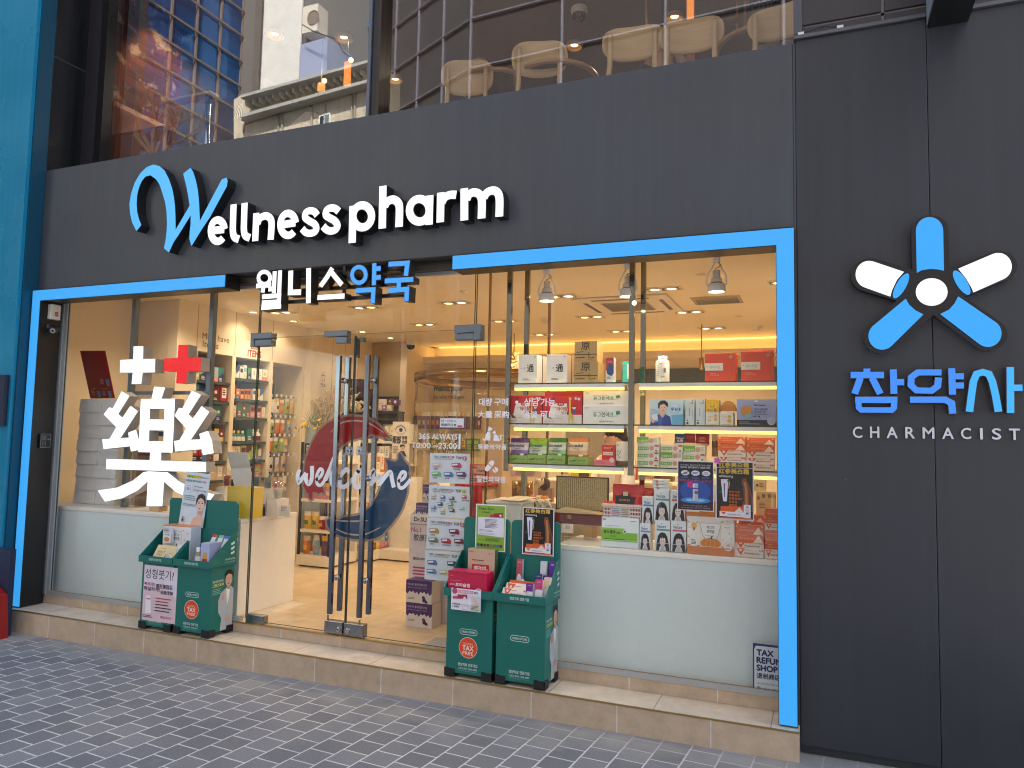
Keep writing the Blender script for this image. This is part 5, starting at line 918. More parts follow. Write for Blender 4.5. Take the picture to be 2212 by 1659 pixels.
    for x, y in ((.72, .66), (.735, .76)): f.el(x, y, .012, (60, 60, 64))
    mb.obj('side_print', t)
    mb = MB(); f = Face(mb, (x1+.004, ya, .70), (0, 1, 0), (0, 0, -1), yb-ya, .21)
    for y in (.28, .44, .60): f.el(.78, y, .05, SB, .045); f.el(.85, y-.03, .04, SB, .05)
    f.t('영양치료 전문기업', .50, .76, .92, .82, SB, .4); f.t('그린스토어 1544-2492', .46, .86, .92, .91, (150, 196, 190), .3); mb.obj('side_print', t)
    return t
def taxfree(f, oy=0):
    f.el(.49, .655, .205, (232, 226, 216)); f.el(.49, .655, .195, (226, 74, 30)); f.t('GLOBAL', .38, .592, .60, .618, (240, 200, 176), .3); f.t('TAX', .37, .63, .61, .69, (244, 226, 210), 1.4); f.t('FREE', .375, .705, .605, .745, (244, 220, 200), .9)
def green(f, y=.44): pill(f, .30, .68, y, y+.07, SB, .003); f.t('GREEN STORE', .34, y+.022, .64, y+.048, SB, .7)
stand(-4.587, -4.265, 'green display stand with a white swelling advert on its front, leftmost of the four', lambda f: None)
stand(-4.250, -3.905, 'green display stand holding four slanted medicine boxes, second from the left', lambda f: (green(f, .395), taxfree(f)))
stand(-2.031, -1.708, 'green display stand holding the red slimming box, third from the left', lambda f: (green(f, .42), taxfree(f)))
stand(-1.697, -1.370, 'green display stand holding tubes and cream boxes, rightmost of the four', lambda f: green(f, .42))
# sheets on the stands
o, mb, f = sheet('poster', 7, 938, 340, 1133, 728, -.0845, 'white and lilac advert sheet with handwriting on the leftmost green stand', group=None, back=(226, 218, 232))
f.pg([(0, .4), (.6, .3), (1, .55), (1, 1), (0, 1)], (220, 196, 204)); f.t('성형붓기?', .04, .06, .90, .24, (60, 30, 70), .1); f.t('빠르게!', .03, .31, .34, .37, (170, 40, 66), .8); f.t('整形美容后', .39, .32, .88, .40, (50, 44, 80), .7); f.t('확실하게!', .02, .39, .50, .46, (50, 40, 80), .7); f.t('去除浮肿', .53, .43, .90, .50, (44, 40, 70), .7)
f.pg([(.10, .55), (.24, .55), (.28, .86), (.10, .88)], (236, 236, 240)); f.r(.12, .60, .24, .62, (190, 60, 80))
for i in range(5): f.t('✓', .33, .565+i*.055, .37, .59+i*.055, INK); f.bars(.40, .57+i*.055, .92, .59+i*.055, 1, (180, 60, 80) if i < 2 else (60, 50, 60), .9)
f.t('페이스라이너', .58, .88, .90, .93, (186, 60, 74), .5); f.bars(.04, .90, .38, .95, 2, (110, 60, 90)); mb.obj('print', o)
a = at('K', 735, 60, .135); b = at('K', 1098, 960, .125)
mb = MB(); w_ = at('K', 1135, 80, .13).x-at('K', 735, 60, .13).x; h_ = a.z-b.z; xl = at('K', 700, 500, .13).x
mb.T = Matrix.Translation((xl, .128, b.z)) @ Matrix.Rotation(R(-4), 4, 'X') @ Matrix.Rotation(R(3.5), 4, 'Y')
mb.box(0, w_, 0, .001, 0, h_, K((206, 222, 232), .4)); o = mb.obj('poster', None, (xl+w_/2, .13, b.z), label='tall pale blue sheet picturing a bare shouldered woman on the leftmost stand', cat='poster')
m2 = MB(); m2.T = mb.T; f = Face(m2, (0, 0, h_), (1, 0, 0), (0, 0, -1), w_, h_)
f.r(.05, .055, .62, .11, (214, 214, 60)); f.t('성형수술 후', .06, .06, .42, .105, (50, 60, 50), .6); f.t('붓기', .47, .055, .62, .11, (226, 130, 50), .6); f.t('빠르게 지우다!', .64, .07, .95, .10, INK, .3); f.t('快速消除 整形手术后的', .06, .145, .68, .185, (80, 90, 100), .3); f.t('浮肿!', .72, .14, .90, .185, (206, 120, 120), .4)
f.el(.22, .29, .13, (224, 230, 244)); f.t('Let', .15, .24, .28, .27, (120, 130, 190)); f.t('美人', .14, .29, .32, .345, (110, 120, 180), .4); f.bars(.42, .26, .93, .28, 1, (100, 110, 120)); f.t('애프터클라스 공식협찬', .42, .315, .95, .345, (190, 80, 90), .5); f.bars(.08, .44, .58, .55, 3, (140, 150, 165), .4); f.bars(.08, .60, .60, .65, 2, (120, 130, 145), .4)
SK = (222, 186, 168); f.pg([(.50, .98), (.56, .86), (.70, .80), (.72, .68), (.90, .68), (.90, .80), (.985, .86), (.985, .98)], SK); f.pg([(.72, .66), (.90, .66), (.88, .78), (.74, .76)], (196, 156, 140)); f.el(.80, .58, .155, (230, 198, 182), .125); f.pg([(.62, .62), (.60, .50), (.66, .41), (.80, .375), (.93, .41), (.985, .5), (.97, .60), (.92, .50), (.78, .455), (.68, .50), (.645, .58)], (52, 40, 40))
for x in (.73, .87): f.el(x, .555, .034, (70, 54, 52), .011); f.ln([(x-.05, .525), (x+.05, .522)], .002, (70, 54, 50))
f.pg([(.74, .655), (.80, .645), (.86, .655), (.80, .675)], (186, 96, 96)); f.ln([(.805, .56), (.78, .61), (.83, .612)], .0012, (190, 150, 136)); f.pg([(.12, .94), (.14, .86), (.17, .82), (.20, .86), (.22, .94)], (150, 130, 150)); f.r(.13, .89, .21, .92, (110, 40, 56)); m2.obj('print', o)
o, mb, f = sheet('poster', 'L', 465, 80, 860, 742, .135, 'lime green slimming advert sheet on the third stand header', back=(234, 236, 230))
f.r(.035, .025, .965, .975, (140, 178, 56)); f.t('Free Slim', .10, .065, .62, .125, (40, 110, 60), 1.1); f.t('프리슬림', .20, .155, .47, .195, (60, 80, 50), .5); f.t('옵티마', .08, .15, .17, .17, (90, 120, 60)); f.pg([(.60, .19), (.90, .165), (.90, .255), (.60, .265)], (160, 34, 62)); f.pg([(.48, .215), (.60, .21), (.60, .265), (.48, .27)], (190, 60, 90)); f.el(.83, .225, .035, (232, 226, 230))
f.pg([(.09, .29), (.11, .28), (.93, .28), (.95, .29), (.95, .68), (.93, .69), (.09, .66)], (226, 226, 240)); f.bars(.32, .32, .76, .52, 8, (70, 50, 80), .42); f.bars(.14, .55, .6, .60, 2, (60, 70, 120), .3); f.bars(.14, .62, .84, .655, 3, (130, 130, 150), .3); f.t('OPTIMA', .12, .755, .30, .775, (90, 120, 60), .3); f.bars(.34, .72, .92, .80, 5, (80, 110, 50), .35)
for i, c in enumerate(((40, 80, 170), (40, 50, 60), (110, 70, 60), (70, 70, 76), (160, 120, 50), (90, 110, 130), (50, 110, 180), (60, 66, 70))): f.el(.12+i*.107, .875, .042, c); f.k -= .0003
mb.obj('print', o)
o, mb, f = sheet('poster', 'L', 1102, 125, 1520, 800, .135, 'black cream advert sheet with one gold heading on the rightmost stand header'); cream_ad(f, False); mb.obj('print', o)
o, mb, f = sheet('notice', 'L', 130, 1222, 525, 1562, -.1165, 'white paper notice with pink heading hung over the rim of the third stand', cat='notice', back=(230, 228, 240))
f.el(.12, .13, .09, (190, 70, 100)); f.r(.22, .06, .74, .21, (214, 120, 150)); f.t('妃丽斯减肥药', .24, .08, .72, .19, (236, 220, 230), .5); f.bars(.77, .1, .97, .2, 2, INK); f.pg([(.22, .28), (.55, .25), (.55, .44), (.22, .48)], (166, 46, 76)); f.pg([(.06, .38), (.22, .35), (.22, .48), (.06, .50)], (186, 90, 112)); f.el(.47, .43, .05, (230, 220, 226)); f.pg([(.62, .3), (.98, .28), (.98, .7), (.80, .7), (.70, .5)], (204, 206, 214)); f.pg([(.72, .32), (.84, .42), (.90, .6), (.96, .68), (.82, .68), (.76, .5)], (216, 184, 170)); f.t('+ 降低体脂', .05, .68, .32, .76, INK, .5); f.t('+ 润便秘', .05, .80, .28, .88, INK, .5); f.ln([(.38, .72), (.60, .72), (.60, .94), (.40, .94)], .0015, (150, 60, 120), closed=True); f.t('一日一次', .42, .76, .58, .82, (110, 40, 80)); f.r(.68, .70, .97, .96, (196, 206, 180)); f.bars(.70, .72, .95, .95, 4, (60, 70, 60), .35); mb.obj('print', o)
# goods in the trays
def tray_box(label, zone, x0, y0, x1, Y, dep, col, draw, zb=.494, tilt=0., **kw):
    a = at(zone, x0, y0, Y); b = at(zone, x1, y0, Y); w_, h = b.x-a.x, a.z-zb
    mb = MB(); mb.T = Matrix.Translation((a.x, Y, zb)) @ Matrix.Rotation(R(-tilt), 4, 'X')
    mb.box(0, w_, 0, dep, 0, h, K(kw.get('side', col), .42, var=.03), front=K(col, .42, var=.03), top=K(kw.get('top', col), .42, var=.03))
    o = mb.obj(kw.get('name', 'carton'), None, (a.x+w_/2, Y+dep/2, zb), bev=.001, label=label, cat=kw.get('cat', 'box'), group=kw.get('group'))
    m2 = MB(); m2.T = mb.T; draw(Face(m2, (0, 0, h), (1, 0, 0), (0, 0, -1), w_, h)); m2.obj('print', o); return o
def slimbox(f): f.r(0, 0, 1, .12, (184, 20, 66)); f.t('프리슬림', .20, .50, .57, .66, (240, 226, 230), 1.); f.t('옵티마', .05, .54, .18, .62, (236, 214, 222), .4); f.bars(.06, .40, .42, .43, 1, (226, 150, 170)); f.t('OPTIMA', .05, .20, .14, .23, (226, 170, 184)); f.el(.80, .86, .11, (236, 226, 230)); f.el(.80, .86, .09, (196, 22, 72)); f.ln([(.72, .95), (.88, .77)], .004, (236, 226, 230)); f.bars(.06, .74, .5, .8, 2, (226, 150, 170))
tray_box('crimson slimming box lying at the front of the third stand tray', 'L', 88, 985, 612, -.085, .105, (196, 22, 72), slimbox, top=(206, 40, 90))
def meta(f): f.r(.16, .40, .80, .80, (186, 44, 46)); f.t('메타보리', .24, .44, .68, .60, (240, 226, 216), .9); f.t('정', .70, .50, .76, .58, (240, 226, 216), .3); f.t('비타민 B1, 비타민 B2, 비타민 B6', .20, .65, .76, .69, (236, 200, 190)); f.t('나이아신, 아연', .34, .72, .62, .76, (236, 200, 190)); f.bars(.16, .28, .78, .32, 1, (110, 70, 60)); f.bars(.04, .06, .26, .10, 2, (150, 120, 100)); f.pg([(0, .86), (.12, .80), (.2, .95), (.1, 1), (0, 1)], (140, 140, 70)); f.pg([(1, .6), (.9, .76), (.84, 1), (1, 1)], (150, 120, 70)); f.el(.5, .92, .03, (190, 40, 50)); f.el(.80, .10, .03, (170, 150, 130)); f.el(.9, .10, .03, (170, 150, 130))
tray_box('beige vitamin box with red label standing at the back of the third stand tray', 'L', 357, 685, 722, .05, .055, (198, 172, 146), meta, side=(96, 104, 70), top=(150, 150, 110), zb=.52)
for i, (y, zz) in enumerate(((1125, -.07), (1092, -.03), (1085, .005))):
    tray_box(('white and orange cream box at the front', 'white and orange cream box in the middle', 'orange cream box at the back')[i]+' of three lying in the rightmost tray', 'L', (800, 835, 872)[i], (1200, 1125, 1085)[i], (1142, 1190, 1225)[i], zz, .03, (OW, OW, OR)[i], lambda f, i=i: cream(f, i < 2), tilt=38, zb=.50, top=(236, 214, 196))
def tubebox(c, txt): return lambda f: (f.r(0, 0, 1, .42, c), f.pg([(0, .5), (.3, .38), (1, .30), (1, .42), (0, .42)], c), f.el(.5, .72, .5, (228, 230, 234), .30), f.t(txt, .25, .06, .8, .12, (236, 230, 236)), f.t('노바', .25, .72, .8, .84, INK, .5))
for (x0, y0, x1, Y, c, base, lb) in ((1012, 832, 1090, .10, (190, 80, 90), (196, 84, 92), 'tall dusty red tube box standing alone at the left'), (1335, 866, 1420, .09, (206, 214, 222), (222, 228, 232), 'white tube box at the back beside the purple one'), (1452, 866, 1546, .095, (90, 50, 160), (224, 226, 232), 'purple topped tube box at the back right corner'), (1258, 1036, 1360, .02, (40, 60, 120), (222, 226, 232), 'white tube box with dark blue dot in the middle row'), (1365, 1060, 1500, .035, (84, 44, 140), (90, 50, 150), 'wide purple box in the middle row'), (1142, 1168, 1236, -.075, (110, 40, 140), (226, 224, 230), 'purple topped tube box in the front row'), (1265, 1118, 1368, -.07, (206, 60, 120), (228, 226, 232), 'pink topped tube box in the front row'), (1388, 1088, 1474, -.04, (226, 196, 160), (226, 200, 168), 'peach coloured tube box at the front right')):
    tray_box(lb+' of the rightmost tray', 'L', x0, y0, x1, Y, .028, base, tubebox(c, '노바손'), top=c, side=(214, 216, 222), tilt=3)
# left pair
tray_box('white pumpkin juice carton with orange top in the leftmost tray', 'K', 432, 935, 885, .03, .10, (226, 226, 230), lambda f: (f.pg([(0, 0)]+[(1, 0), (1, .02), (0, .03)], (214, 130, 70)), f.r(.33, .15, .68, .92, (214, 160, 120)), f.r(.34, .165, .67, .92, (226, 228, 232)), f.t('메디미', .40, .22, .60, .30, (110, 120, 120), .4), f.t('호박즙', .39, .32, .61, .42, (80, 86, 88), .6), f.el(.50, .76, .21, (222, 120, 44), .16), [f.ln([(x, .62), (x+(x-.5)*.6, .76), (x, .9)], .0015, (240, 190, 130)) for x in (.4, .46, .5, .54, .6)], f.pg([(.48, .62), (.53, .5), (.55, .52), (.53, .63)], (80, 90, 50)), f.el(.83, .80, .10, (240, 232, 226)), f.bars(.76, .76, .9, .86, 3, (200, 110, 90)), [f.el(x, y, .02, (214, 150, 80)) for x, y in ((.15, .1), (.8, .4), (.9, .2), (.75, .12), (.85, .6), (.93, .5))]), top=(232, 150, 84), side=(206, 208, 214))
pouch('silver juice pouch leaning on the pumpkin carton in the leftmost tray', 'K', 405, 1000, 582, 1240, .0, .012, [(196, 200, 206)], lambda f: (f.r(.1, .3, .9, .95, (226, 226, 230)), f.t('호박즙', .25, .36, .75, .46, INK, .4), f.el(.5, .72, .28, (214, 140, 60), .15), f.bars(.2, .1, .8, .2, 2, (120, 90, 80))), name='pouch', cat='pouch', rough=.25)
tray_box('cream and gold gift box tilted back at the front of the leftmost tray', 'K', 235, 1235, 585, -.085, .035, (226, 206, 156), lambda f: (f.t('엘라스틴', .14, .36, .48, .50, (120, 104, 76), .4), f.t('드림소', .14, .55, .40, .66, (130, 112, 84), .3), f.bars(.2, .2, .5, .25, 1, (214, 150, 90)), f.el(.72, .70, .18, (70, 100, 130), .2), f.el(.735, .69, .155, (232, 222, 190), .17), f.el(.70, .72, .12, (180, 196, 190), .13), f.pg([(.70, .5), (.76, .3), (.80, .5)], (206, 206, 190)), f.bars(.25, .84, .5, .88, 1, (120, 100, 80))), tilt=32, zb=.50, side=(170, 150, 110), top=(196, 180, 140))
def small_bottle(label, zone, x0, y0, x1, y1, Y, c, capc):
    a = at(zone, x0, y1, Y); b = at(zone, x1, y0, Y); r_ = (b.x-a.x)/2; cx = (a.x+b.x)/2; z0 = min(a.z, .50); h = b.z-z0
    mb = MB(); mb.lathe([(0, 0), (r_, .002), (r_, h*.62), (r_*.6, h*.74), (r_*.58, h*.78)], (cx, Y, z0), K(c, .3), 20); o = mb.obj('bottle', None, (cx, Y, z0), smooth=True, label=label, cat='bottle')
    mb = MB(); mb.lathe([(r_*.7, h*.76), (r_*.7, h*.98), (r_*.64, h), (0, h)], (cx, Y, z0), K(capc, .4), 20); mb.obj('cap', o, smooth=True)
    mb = MB(); mb.lathe([(r_*1.01, h*.18), (r_*1.01, h*.52)], (cx, Y, z0), K((206, 206, 196), .5), 20); mb.obj('label', o, smooth=True)
small_bottle('small white capped bottle beside the gold gift box in the leftmost tray', 'K', 645, 1265, 745, 1405, -.02, (190, 196, 200), (226, 226, 226))
small_bottle('brown bottle with cream label in the second tray', 'K', 955, 1310, 1045, 1515, -.08, (146, 130, 96), (224, 224, 226))
for i, (x0, x1, y0, c, nm) in enumerate(((1112, 1172, 1030, (200, 60, 64), 'red'), (1218, 1290, 1045, (120, 196, 160), 'mint'), (1318, 1390, 1058, (90, 110, 200), 'blue'), (1402, 1480, 1065, (80, 140, 206), 'light blue'))):
    tray_box('white medicine box with %s top slanting in the second tray' % nm, 'K', x0-35, y0+30, x1-30, .03, .035, (222, 226, 230), lambda f, c=c: (f.r(0, 0, 1, .10, c), f.t('케어', .25, .4, .7, .55, INK, .4), f.bars(.2, .62, .8, .8, 3, (130, 140, 150)), f.el(.5, .88, .2, c, .05)), tilt=28, top=c, side=(190, 206, 190), zb=.50, group='slanted medicine boxes')
tray_box('lilac gift box with dark base band at the front of the second tray', 'K', 1045, 1235, 1188, -.085, .11, (170, 182, 220), lambda f: (f.r(0, .84, 1, 1, (40, 40, 56)), f.el(.5, .58, .26, (222, 160, 60), .20), f.pg([(.2, .84), (.24, .66), (.76, .66), (.8, .84)], (170, 60, 60)), f.t('마이니 비타민', .2, .88, .8, .95, (226, 226, 230), .3)), side=(150, 158, 190), top=(196, 204, 226))
# ---------------------------------------------------------------- shop room: ceiling, walls, cove
WALL = K((232, 216, 188), .7, var=.03, scale=3); CEIL = K((236, 222, 196), .75, var=.02, scale=3); DKW = K((70, 66, 62), .6); PANEL = K((186, 166, 130), .55)
XW = -5.95
mb = MB(); mb.box(-6.62, .13, .241, 5.62, ZC, 2.95, CEIL); mb.box(-6.42, .13, 5.62, 7.6, 2.86, 2.95, CEIL); mb.obj('shop_ceiling', B)
mb = MB(); mb.box(-6.629, -6.56, .241, 1.42, .068, ZC-.001, WALL); mb.box(-6.629, XW, 1.42, 1.66, .068, ZC-.001, WALL); mb.box(-6.42, XW, 1.66, 3.48, 2.32, ZC, WALL)
for y0, y1 in ((1.66, 1.70), (2.205, 2.262), (2.832, 2.882), (3.44, 3.48)): mb.box(-6.42, XW, y0, y1, .068, 2.3195, WALL)
for y in (1.68, 2.235, 2.857): mb.box(XW-.001, XW+.0012, y-.003, y+.003, 2.33 if y > 1.5 else .8, ZC-.002, K((150, 132, 104), .7))
mb.box(-6.42, XW+.10, 3.4805, 3.66, .068, ZC, WALL); mb.box(-6.42, XW+.04, 3.6605, 4.95, 1.62, ZC, WALL); mb.box(-6.42, XW+.03, 3.6605, 4.95, .068, 1.6195, DKW)
for y in (4.0, 4.28, 4.6): mb.box(XW+.04, XW+.0412, y-.003, y+.003, 1.63, ZC-.002, K((150, 132, 104), .7))
mb.obj('left_wall', B)
mb = MB(); mb.box(-6.42, -5.43, 4.9505, 5.06, .068, ZC-.002, PANEL); mb.box(-5.905, -5.435, 4.90, 4.95, .068, 2.03, DKW); mb.box(-5.43, -5.33, 4.955, 5.8, .068, ZC-.002, WALL); mb.box(-5.33, .13, 5.8, 5.9, .068, 2.86, WALL); mb.obj('back_wall', B)
mb = MB(); mb.box(-5.33, .13, 5.42, 5.8, 2.56, 2.60, WALL); mb.box(-5.33, .13, 5.42, 5.46, 2.6005, 2.65, WALL); mb.obj('bulkhead', B)
mb = MB(); mb.box(-5.25, .1, 5.60, 5.66, 2.601, 2.622, EM((255, 206, 116), 6*LB)); mb.box(-5.25, .1, 5.775, 5.785, 2.822, 2.836, EM((255, 206, 116), 3*LB)); mb.obj('cove_light', B)
mb = MB(); mb.box(-2.4, .12, 5.785, 5.7995, 2.25, 2.45, K((92, 106, 116), .25)); mb.box(-3.2, -2.3, 5.78, 5.7995, .9, 2.3, K((150, 140, 120), .4)); mb.obj('wall_mirror', B)
# lettering on walls
def xwall(mb, y0, y1, z0, z1, x): return Face(mb, (x, y0, z1), (0, 1, 0), (0, 0, -1), y1-y0, z1-z0)
mb = MB(); f = xwall(mb, 1.75, 2.14, 2.36, 2.53, XW+.001); f.t('Must have', 0, .06, 1, .45, (110, 92, 70), .15); f.t('Items', .02, .55, .6, .95, (110, 92, 70), .15); mb.obj('wall_lettering', None, (XW, 1.95, 2.36), label='thin brown two word heading on the wall over the left niche', cat='lettering')
mb = MB(); f = xwall(mb, 2.44, 2.70, 2.345, 2.50, XW+.001); f.t('BEST', .2, .0, .75, .42, (160, 60, 40), 1.2); f.t('ITEMS', 0, .52, .86, 1, (160, 60, 40), 1.2); mb.obj('wall_lettering', None, (XW, 2.57, 2.345), label='bold red brown heading on the wall over the middle niche', cat='lettering')
mb = MB(); a = atx('C', 420, 690, XW+.042); b = atx('C', 465, 605, XW+.042); f = xwall(mb, a.y, b.y+.05, a.z-.12, b.z, XW+.042); f.ln([(.15, .25), (.22, .6), (.68, .6), (.75, .25)], .006, INK, closed=True); f.ln([(.45, .25), (.55, 0)], .005, INK); f.t('젓소', .0, .75, .9, .98, INK, .2); mb.obj('wall_lettering', None, (XW, a.y, a.z), label='small drawn cup with Korean word on the far left wall', cat='lettering')
# red poster board tilted by the left window
mb = MB(); Yt, Yb_ = .52, .70; p = [at('O', 205, 95, Yt), at('O', 498, 92, Yt), at('O', 612, 655, Yb_), at('O', 328, 658, Yb_)]
n_ = (p[1]-p[0]).cross(p[3]-p[0]).normalized()*.008
mb.add(p+[q-n_ for q in p], [(0, 3, 2, 1), (4, 5, 6, 7), (0, 1, 5, 4), (1, 2, 6, 5), (2, 3, 7, 6), (3, 0, 4, 7)], K((136, 18, 28), .35)); o = mb.obj('poster_board', None, tuple((p[2]+p[3])/2), label='dark red slanting menu board with pictured drinks inside the left window', cat='board')
mb = MB(); U_ = (p[1]-p[0]); V_ = (p[3]-p[0]); f = Face(mb, p[0]+V_.cross(U_).normalized()*.0005, U_.normalized(), V_.normalized(), U_.length, V_.length); f.t('웰니스약국', .34, .04, .64, .075, (226, 206, 206), .3); f.t('WELLNESS PHARMACY', .08, .10, .90, .125, (226, 206, 206), .4); f.bars(.25, .15, .72, .17, 1, (206, 170, 170)); f.t('木', .4, .18, .62, .26, (100, 10, 20), .4)
for r_ in range(3):
    for c_ in range(2): x, y = .10+.45*c_, .30+.24*r_; f.bars(x, y, x+.3, y+.025, 1, (190, 150, 60)); f.bars(x, y+.05, x+.15, y+.16, 5, (206, 180, 186), .3); f.pg([(x+.22, y+.05), (x+.38, y+.05), (x+.36, y+.19), (x+.25, y+.19)], (96, 130, 170))
mb.obj('print', o)
# white drawer cabinet standing on the left counter
Yd = .50; a = at('O', 185, 665, Yd); b = at('O', 615, 1500, Yd)
dt = thing('drawer_cabinet', 'pale grey stepped drawer cabinet standing on the left counter behind the window', 'cabinet', (-5.4, .75, .80))
dc = K((236, 238, 238), .5); mb = MB(); x0, x1, z1 = a.x, b.x, a.z; xm = x0+(x1-x0)*.53; mb.box(x0, x1, Yd+.02, Yd+.3, .80, z1, dc); mb.obj('carcass', dt)
for i in range(8):
    za = .803+(z1-.803)*i/8; zb2 = .803+(z1-.803)*(i+1)/8-.011
    for (xa, xb, k) in ((x0+.002, xm-.003, 0), (xm+.003, x1-.002, 1)):
        mb = MB(); yy = Yd+.004*((i*3+k*2) % 4); mb.prism([(yy, za), (Yd+.019, za), (Yd+.019, zb2), (yy+.010, zb2)], xa, xb, dc, axis='x'); mb.obj('drawer', dt)
# ---------------------------------------------------------------- products on shelves further in
ORD = ['first', 'second', 'third', 'fourth', 'fifth', 'sixth', 'seventh', 'eighth', 'ninth', 'tenth', 'eleventh', 'twelfth', 'thirteenth', 'fourteenth', 'fifteenth', 'sixteenth', 'seventeenth', 'eighteenth']
CN = {'white': (230, 224, 212), 'cream': (222, 206, 176), 'red': (166, 38, 40), 'dark red': (110, 30, 36), 'navy': (40, 52, 96), 'blue': (60, 100, 160), 'light blue': (140, 176, 196), 'green': (80, 130, 70), 'lime': (160, 186, 70), 'teal': (50, 116, 110), 'orange': (214, 120, 50), 'yellow': (220, 178, 66), 'pink': (214, 130, 140), 'purple': (92, 60, 120), 'brown': (120, 84, 56), 'grey': (150, 148, 142), 'black': (44, 42, 44), 'beige': (206, 180, 146)}
def good(label, P0, P1, cn, face, group, kind='box', c2=None, name=None):
    """small packaged good between two corners; face is the side that shows its label"""
    (x0, y0, z0), (x1, y1, z1) = P0, P1; c = K(CN[cn], .45, var=.04); rr = random.Random(int((x0*31+y0*57+z0*91)*1000)); c2 = K(CN[c2 or rr.choice(list(CN))], .5, var=.03); c3 = K(CN[rr.choice(['white', 'white', 'cream', 'yellow'])], .5, var=.03)
    mb = MB()
    if kind == 'bottle':
        cx, cy, r_ = (x0+x1)/2, (y0+y1)/2, min(x1-x0, y1-y0)/2; h = z1-z0
        mb.lathe([(0, 0), (r_, 0), (r_, h*.66), (r_*.5, h*.78), (r_*.5, h*.8)], (cx, cy, z0), c, 12); mb.lathe([(r_*.55, h*.8), (r_*.55, h), (0, h)], (cx, cy, z0), c3, 12); mb.lathe([(r_*1.02, h*.15), (r_*1.02, h*.5)], (cx, cy, z0), c2, 12)
    elif kind == 'bag':
        yc = (y0+y1)/2; xc = (x0+x1)/2; wv = (y1-y0) if face == 'x' else (x1-x0); t_ = (x1-x0) if face == 'x' else (y1-y0); V = []
        for s_ in (1, -1):
            for j in range(5):
                for i in range(5):
                    u, v = i/4-.5, j/4; bu = t_/2*math.cos(math.pi*u)*math.sin(math.pi*min(max(v, .04), .97))**.6+.0005; jj = rr.uniform(-.002, .002)
                    V.append((xc+s_*bu, yc+wv*u, z0+(z1-z0)*v) if face == 'x' else (xc+wv*u, yc-s_*bu+jj, z0+(z1-z0)*v))
        Fc = []; M = []
        for s_ in (0, 1):
            for j in range(4):
                for i in range(4):
                    q = s_*25+j*5+i; fq = (q, q+1, q+6, q+5); Fc.append(fq if s_ == 0 else fq[::-1]); M.append(c2 if (j == 1 and 0 < i < 3) else (c3 if j == 3 else c))
        mb.add(V, Fc, M)
    else:
        mb.box(x0, x1, y0, y1, z0, z1, c)
        w_ = (y1-y0) if face == 'x' else (x1-x0); h = z1-z0
        f = Face(mb, (x1, y0, z1), (0, 1, 0), (0, 0, -1), w_, h) if face == 'x' else Face(mb, (x0, y0, z1), (1, 0, 0), (0, 0, -1), w_, h)
        k = rr.randrange(4)
        if k == 0: f.r(.08, .15, .92, .45, c2); f.bars(.15, .55, .8, .85, 3, c3)
        elif k == 1: f.r(0, .6, 1, 1, c2); f.el(.5, .36, .22, c3); f.bars(.2, .7, .8, .85, 2, c3)
        elif k == 2: f.pg([(0, 0), (1, 0), (1, .3), (0, .6)], c2); f.bars(.2, .65, .8, .9, 3, c3)
        else: f.r(.2, .1, .8, .7, c3); f.bars(.28, .2, .7, .6, 3, c2); f.r(0, .85, 1, 1, c2)
    o = mb.obj(name or {'box': 'product_box', 'bottle': 'bottle', 'bag': 'product_bag'}[kind], None, ((x0+x1)/2, (y0+y1)/2, z0), smooth=(kind == 'bottle'), label=label, cat={'box': 'box', 'bottle': 'bottle', 'bag': 'bag'}[kind], group=group); return o
def fill(axis, lo, hi, front, z0, hmax, where, group, pal, wr=(.05, .1), hr=(.68, .98), dep=(.05, .12), kinds=('box',), seed=0, gap=.006, rep=(1, 3)):
    """a run of goods along a shelf; axis y: shelf faces +x, axis x: shelf faces -y"""
    rr = random.Random(seed); p = lo+.01; n_ = 0
    while p < hi-wr[0]:
        cn = rr.choice(pal); kd = rr.choice(kinds); w_ = rr.uniform(*wr); h = hmax*rr.uniform(*hr); d = rr.uniform(*dep); c2 = rr.choice(list(CN)); off = rr.uniform(0, .02)
        for q in range(rr.randint(*rep)):
            if p+w_ > hi-.005: break
            lb = '%s %s, %s along %s' % (cn, {'box': 'carton', 'bottle': 'bottle', 'bag': 'pack'}[kd], ORD[n_], where)
            if axis == 'y': good(lb, (front-off-d, p, z0), (front-off, p+w_, z0+h), cn, 'x', group, kd, c2)
            else: good(lb, (p, front+off, z0), (p+w_, front+off+d, z0+h), cn, 'y', group, kd, c2)
            p += w_+gap*rr.uniform(.3, 2); n_ += 1
            if n_ >= len(ORD): return
        if rr.random() < .15: p += .03
GSH = GL(.06, (.9, .95, .92))
def niche(y0, y1, zs, nm, lbl, bc):
    t = thing('wall_niche', lbl, 'shelving', (XW-.2, (y0+y1)/2, .3)); mb = MB(); mb.box(-6.40, -6.38, y0, y1, .07, 2.319, K(bc, .6)); mb.box(-6.379, XW-.01, y0, y1, .07, .30, WALL); mb.obj('back_panel', t)
    for z in zs: mb = MB(); mb.box(-6.378, XW-.015, y0+.003, y1-.003, z-.014, z-.0005, K((96, 100, 96), .2)); mb.box(XW-.0148, XW-.012, y0+.003, y1-.003, z-.016, z+.014, K((70, 78, 74), .2)); mb.obj('shelf', t)
    mb = MB(); mb.box(-6.377, -6.35, y1-.06, y1-.045, .3, 2.1, K((60, 60, 60), .4)); mb.obj('slotted_rail', t)
Z1 = (2.0, 1.785, 1.568, 1.35, 1.14, .93); Z2 = (2.07, 1.835, 1.628, 1.352, 1.14, .93)
niche(1.70, 2.205, Z1, 'left', 'shelved wall niche under the thin brown heading', (120, 110, 96)); niche(2.262, 2.832, Z2, 'middle', 'shelved wall niche under the bold red brown heading', (120, 116, 106)); niche(2.882, 3.44, (), 'right', 'wall niche of hooks with hanging packs, beside the white column', (214, 196, 164))
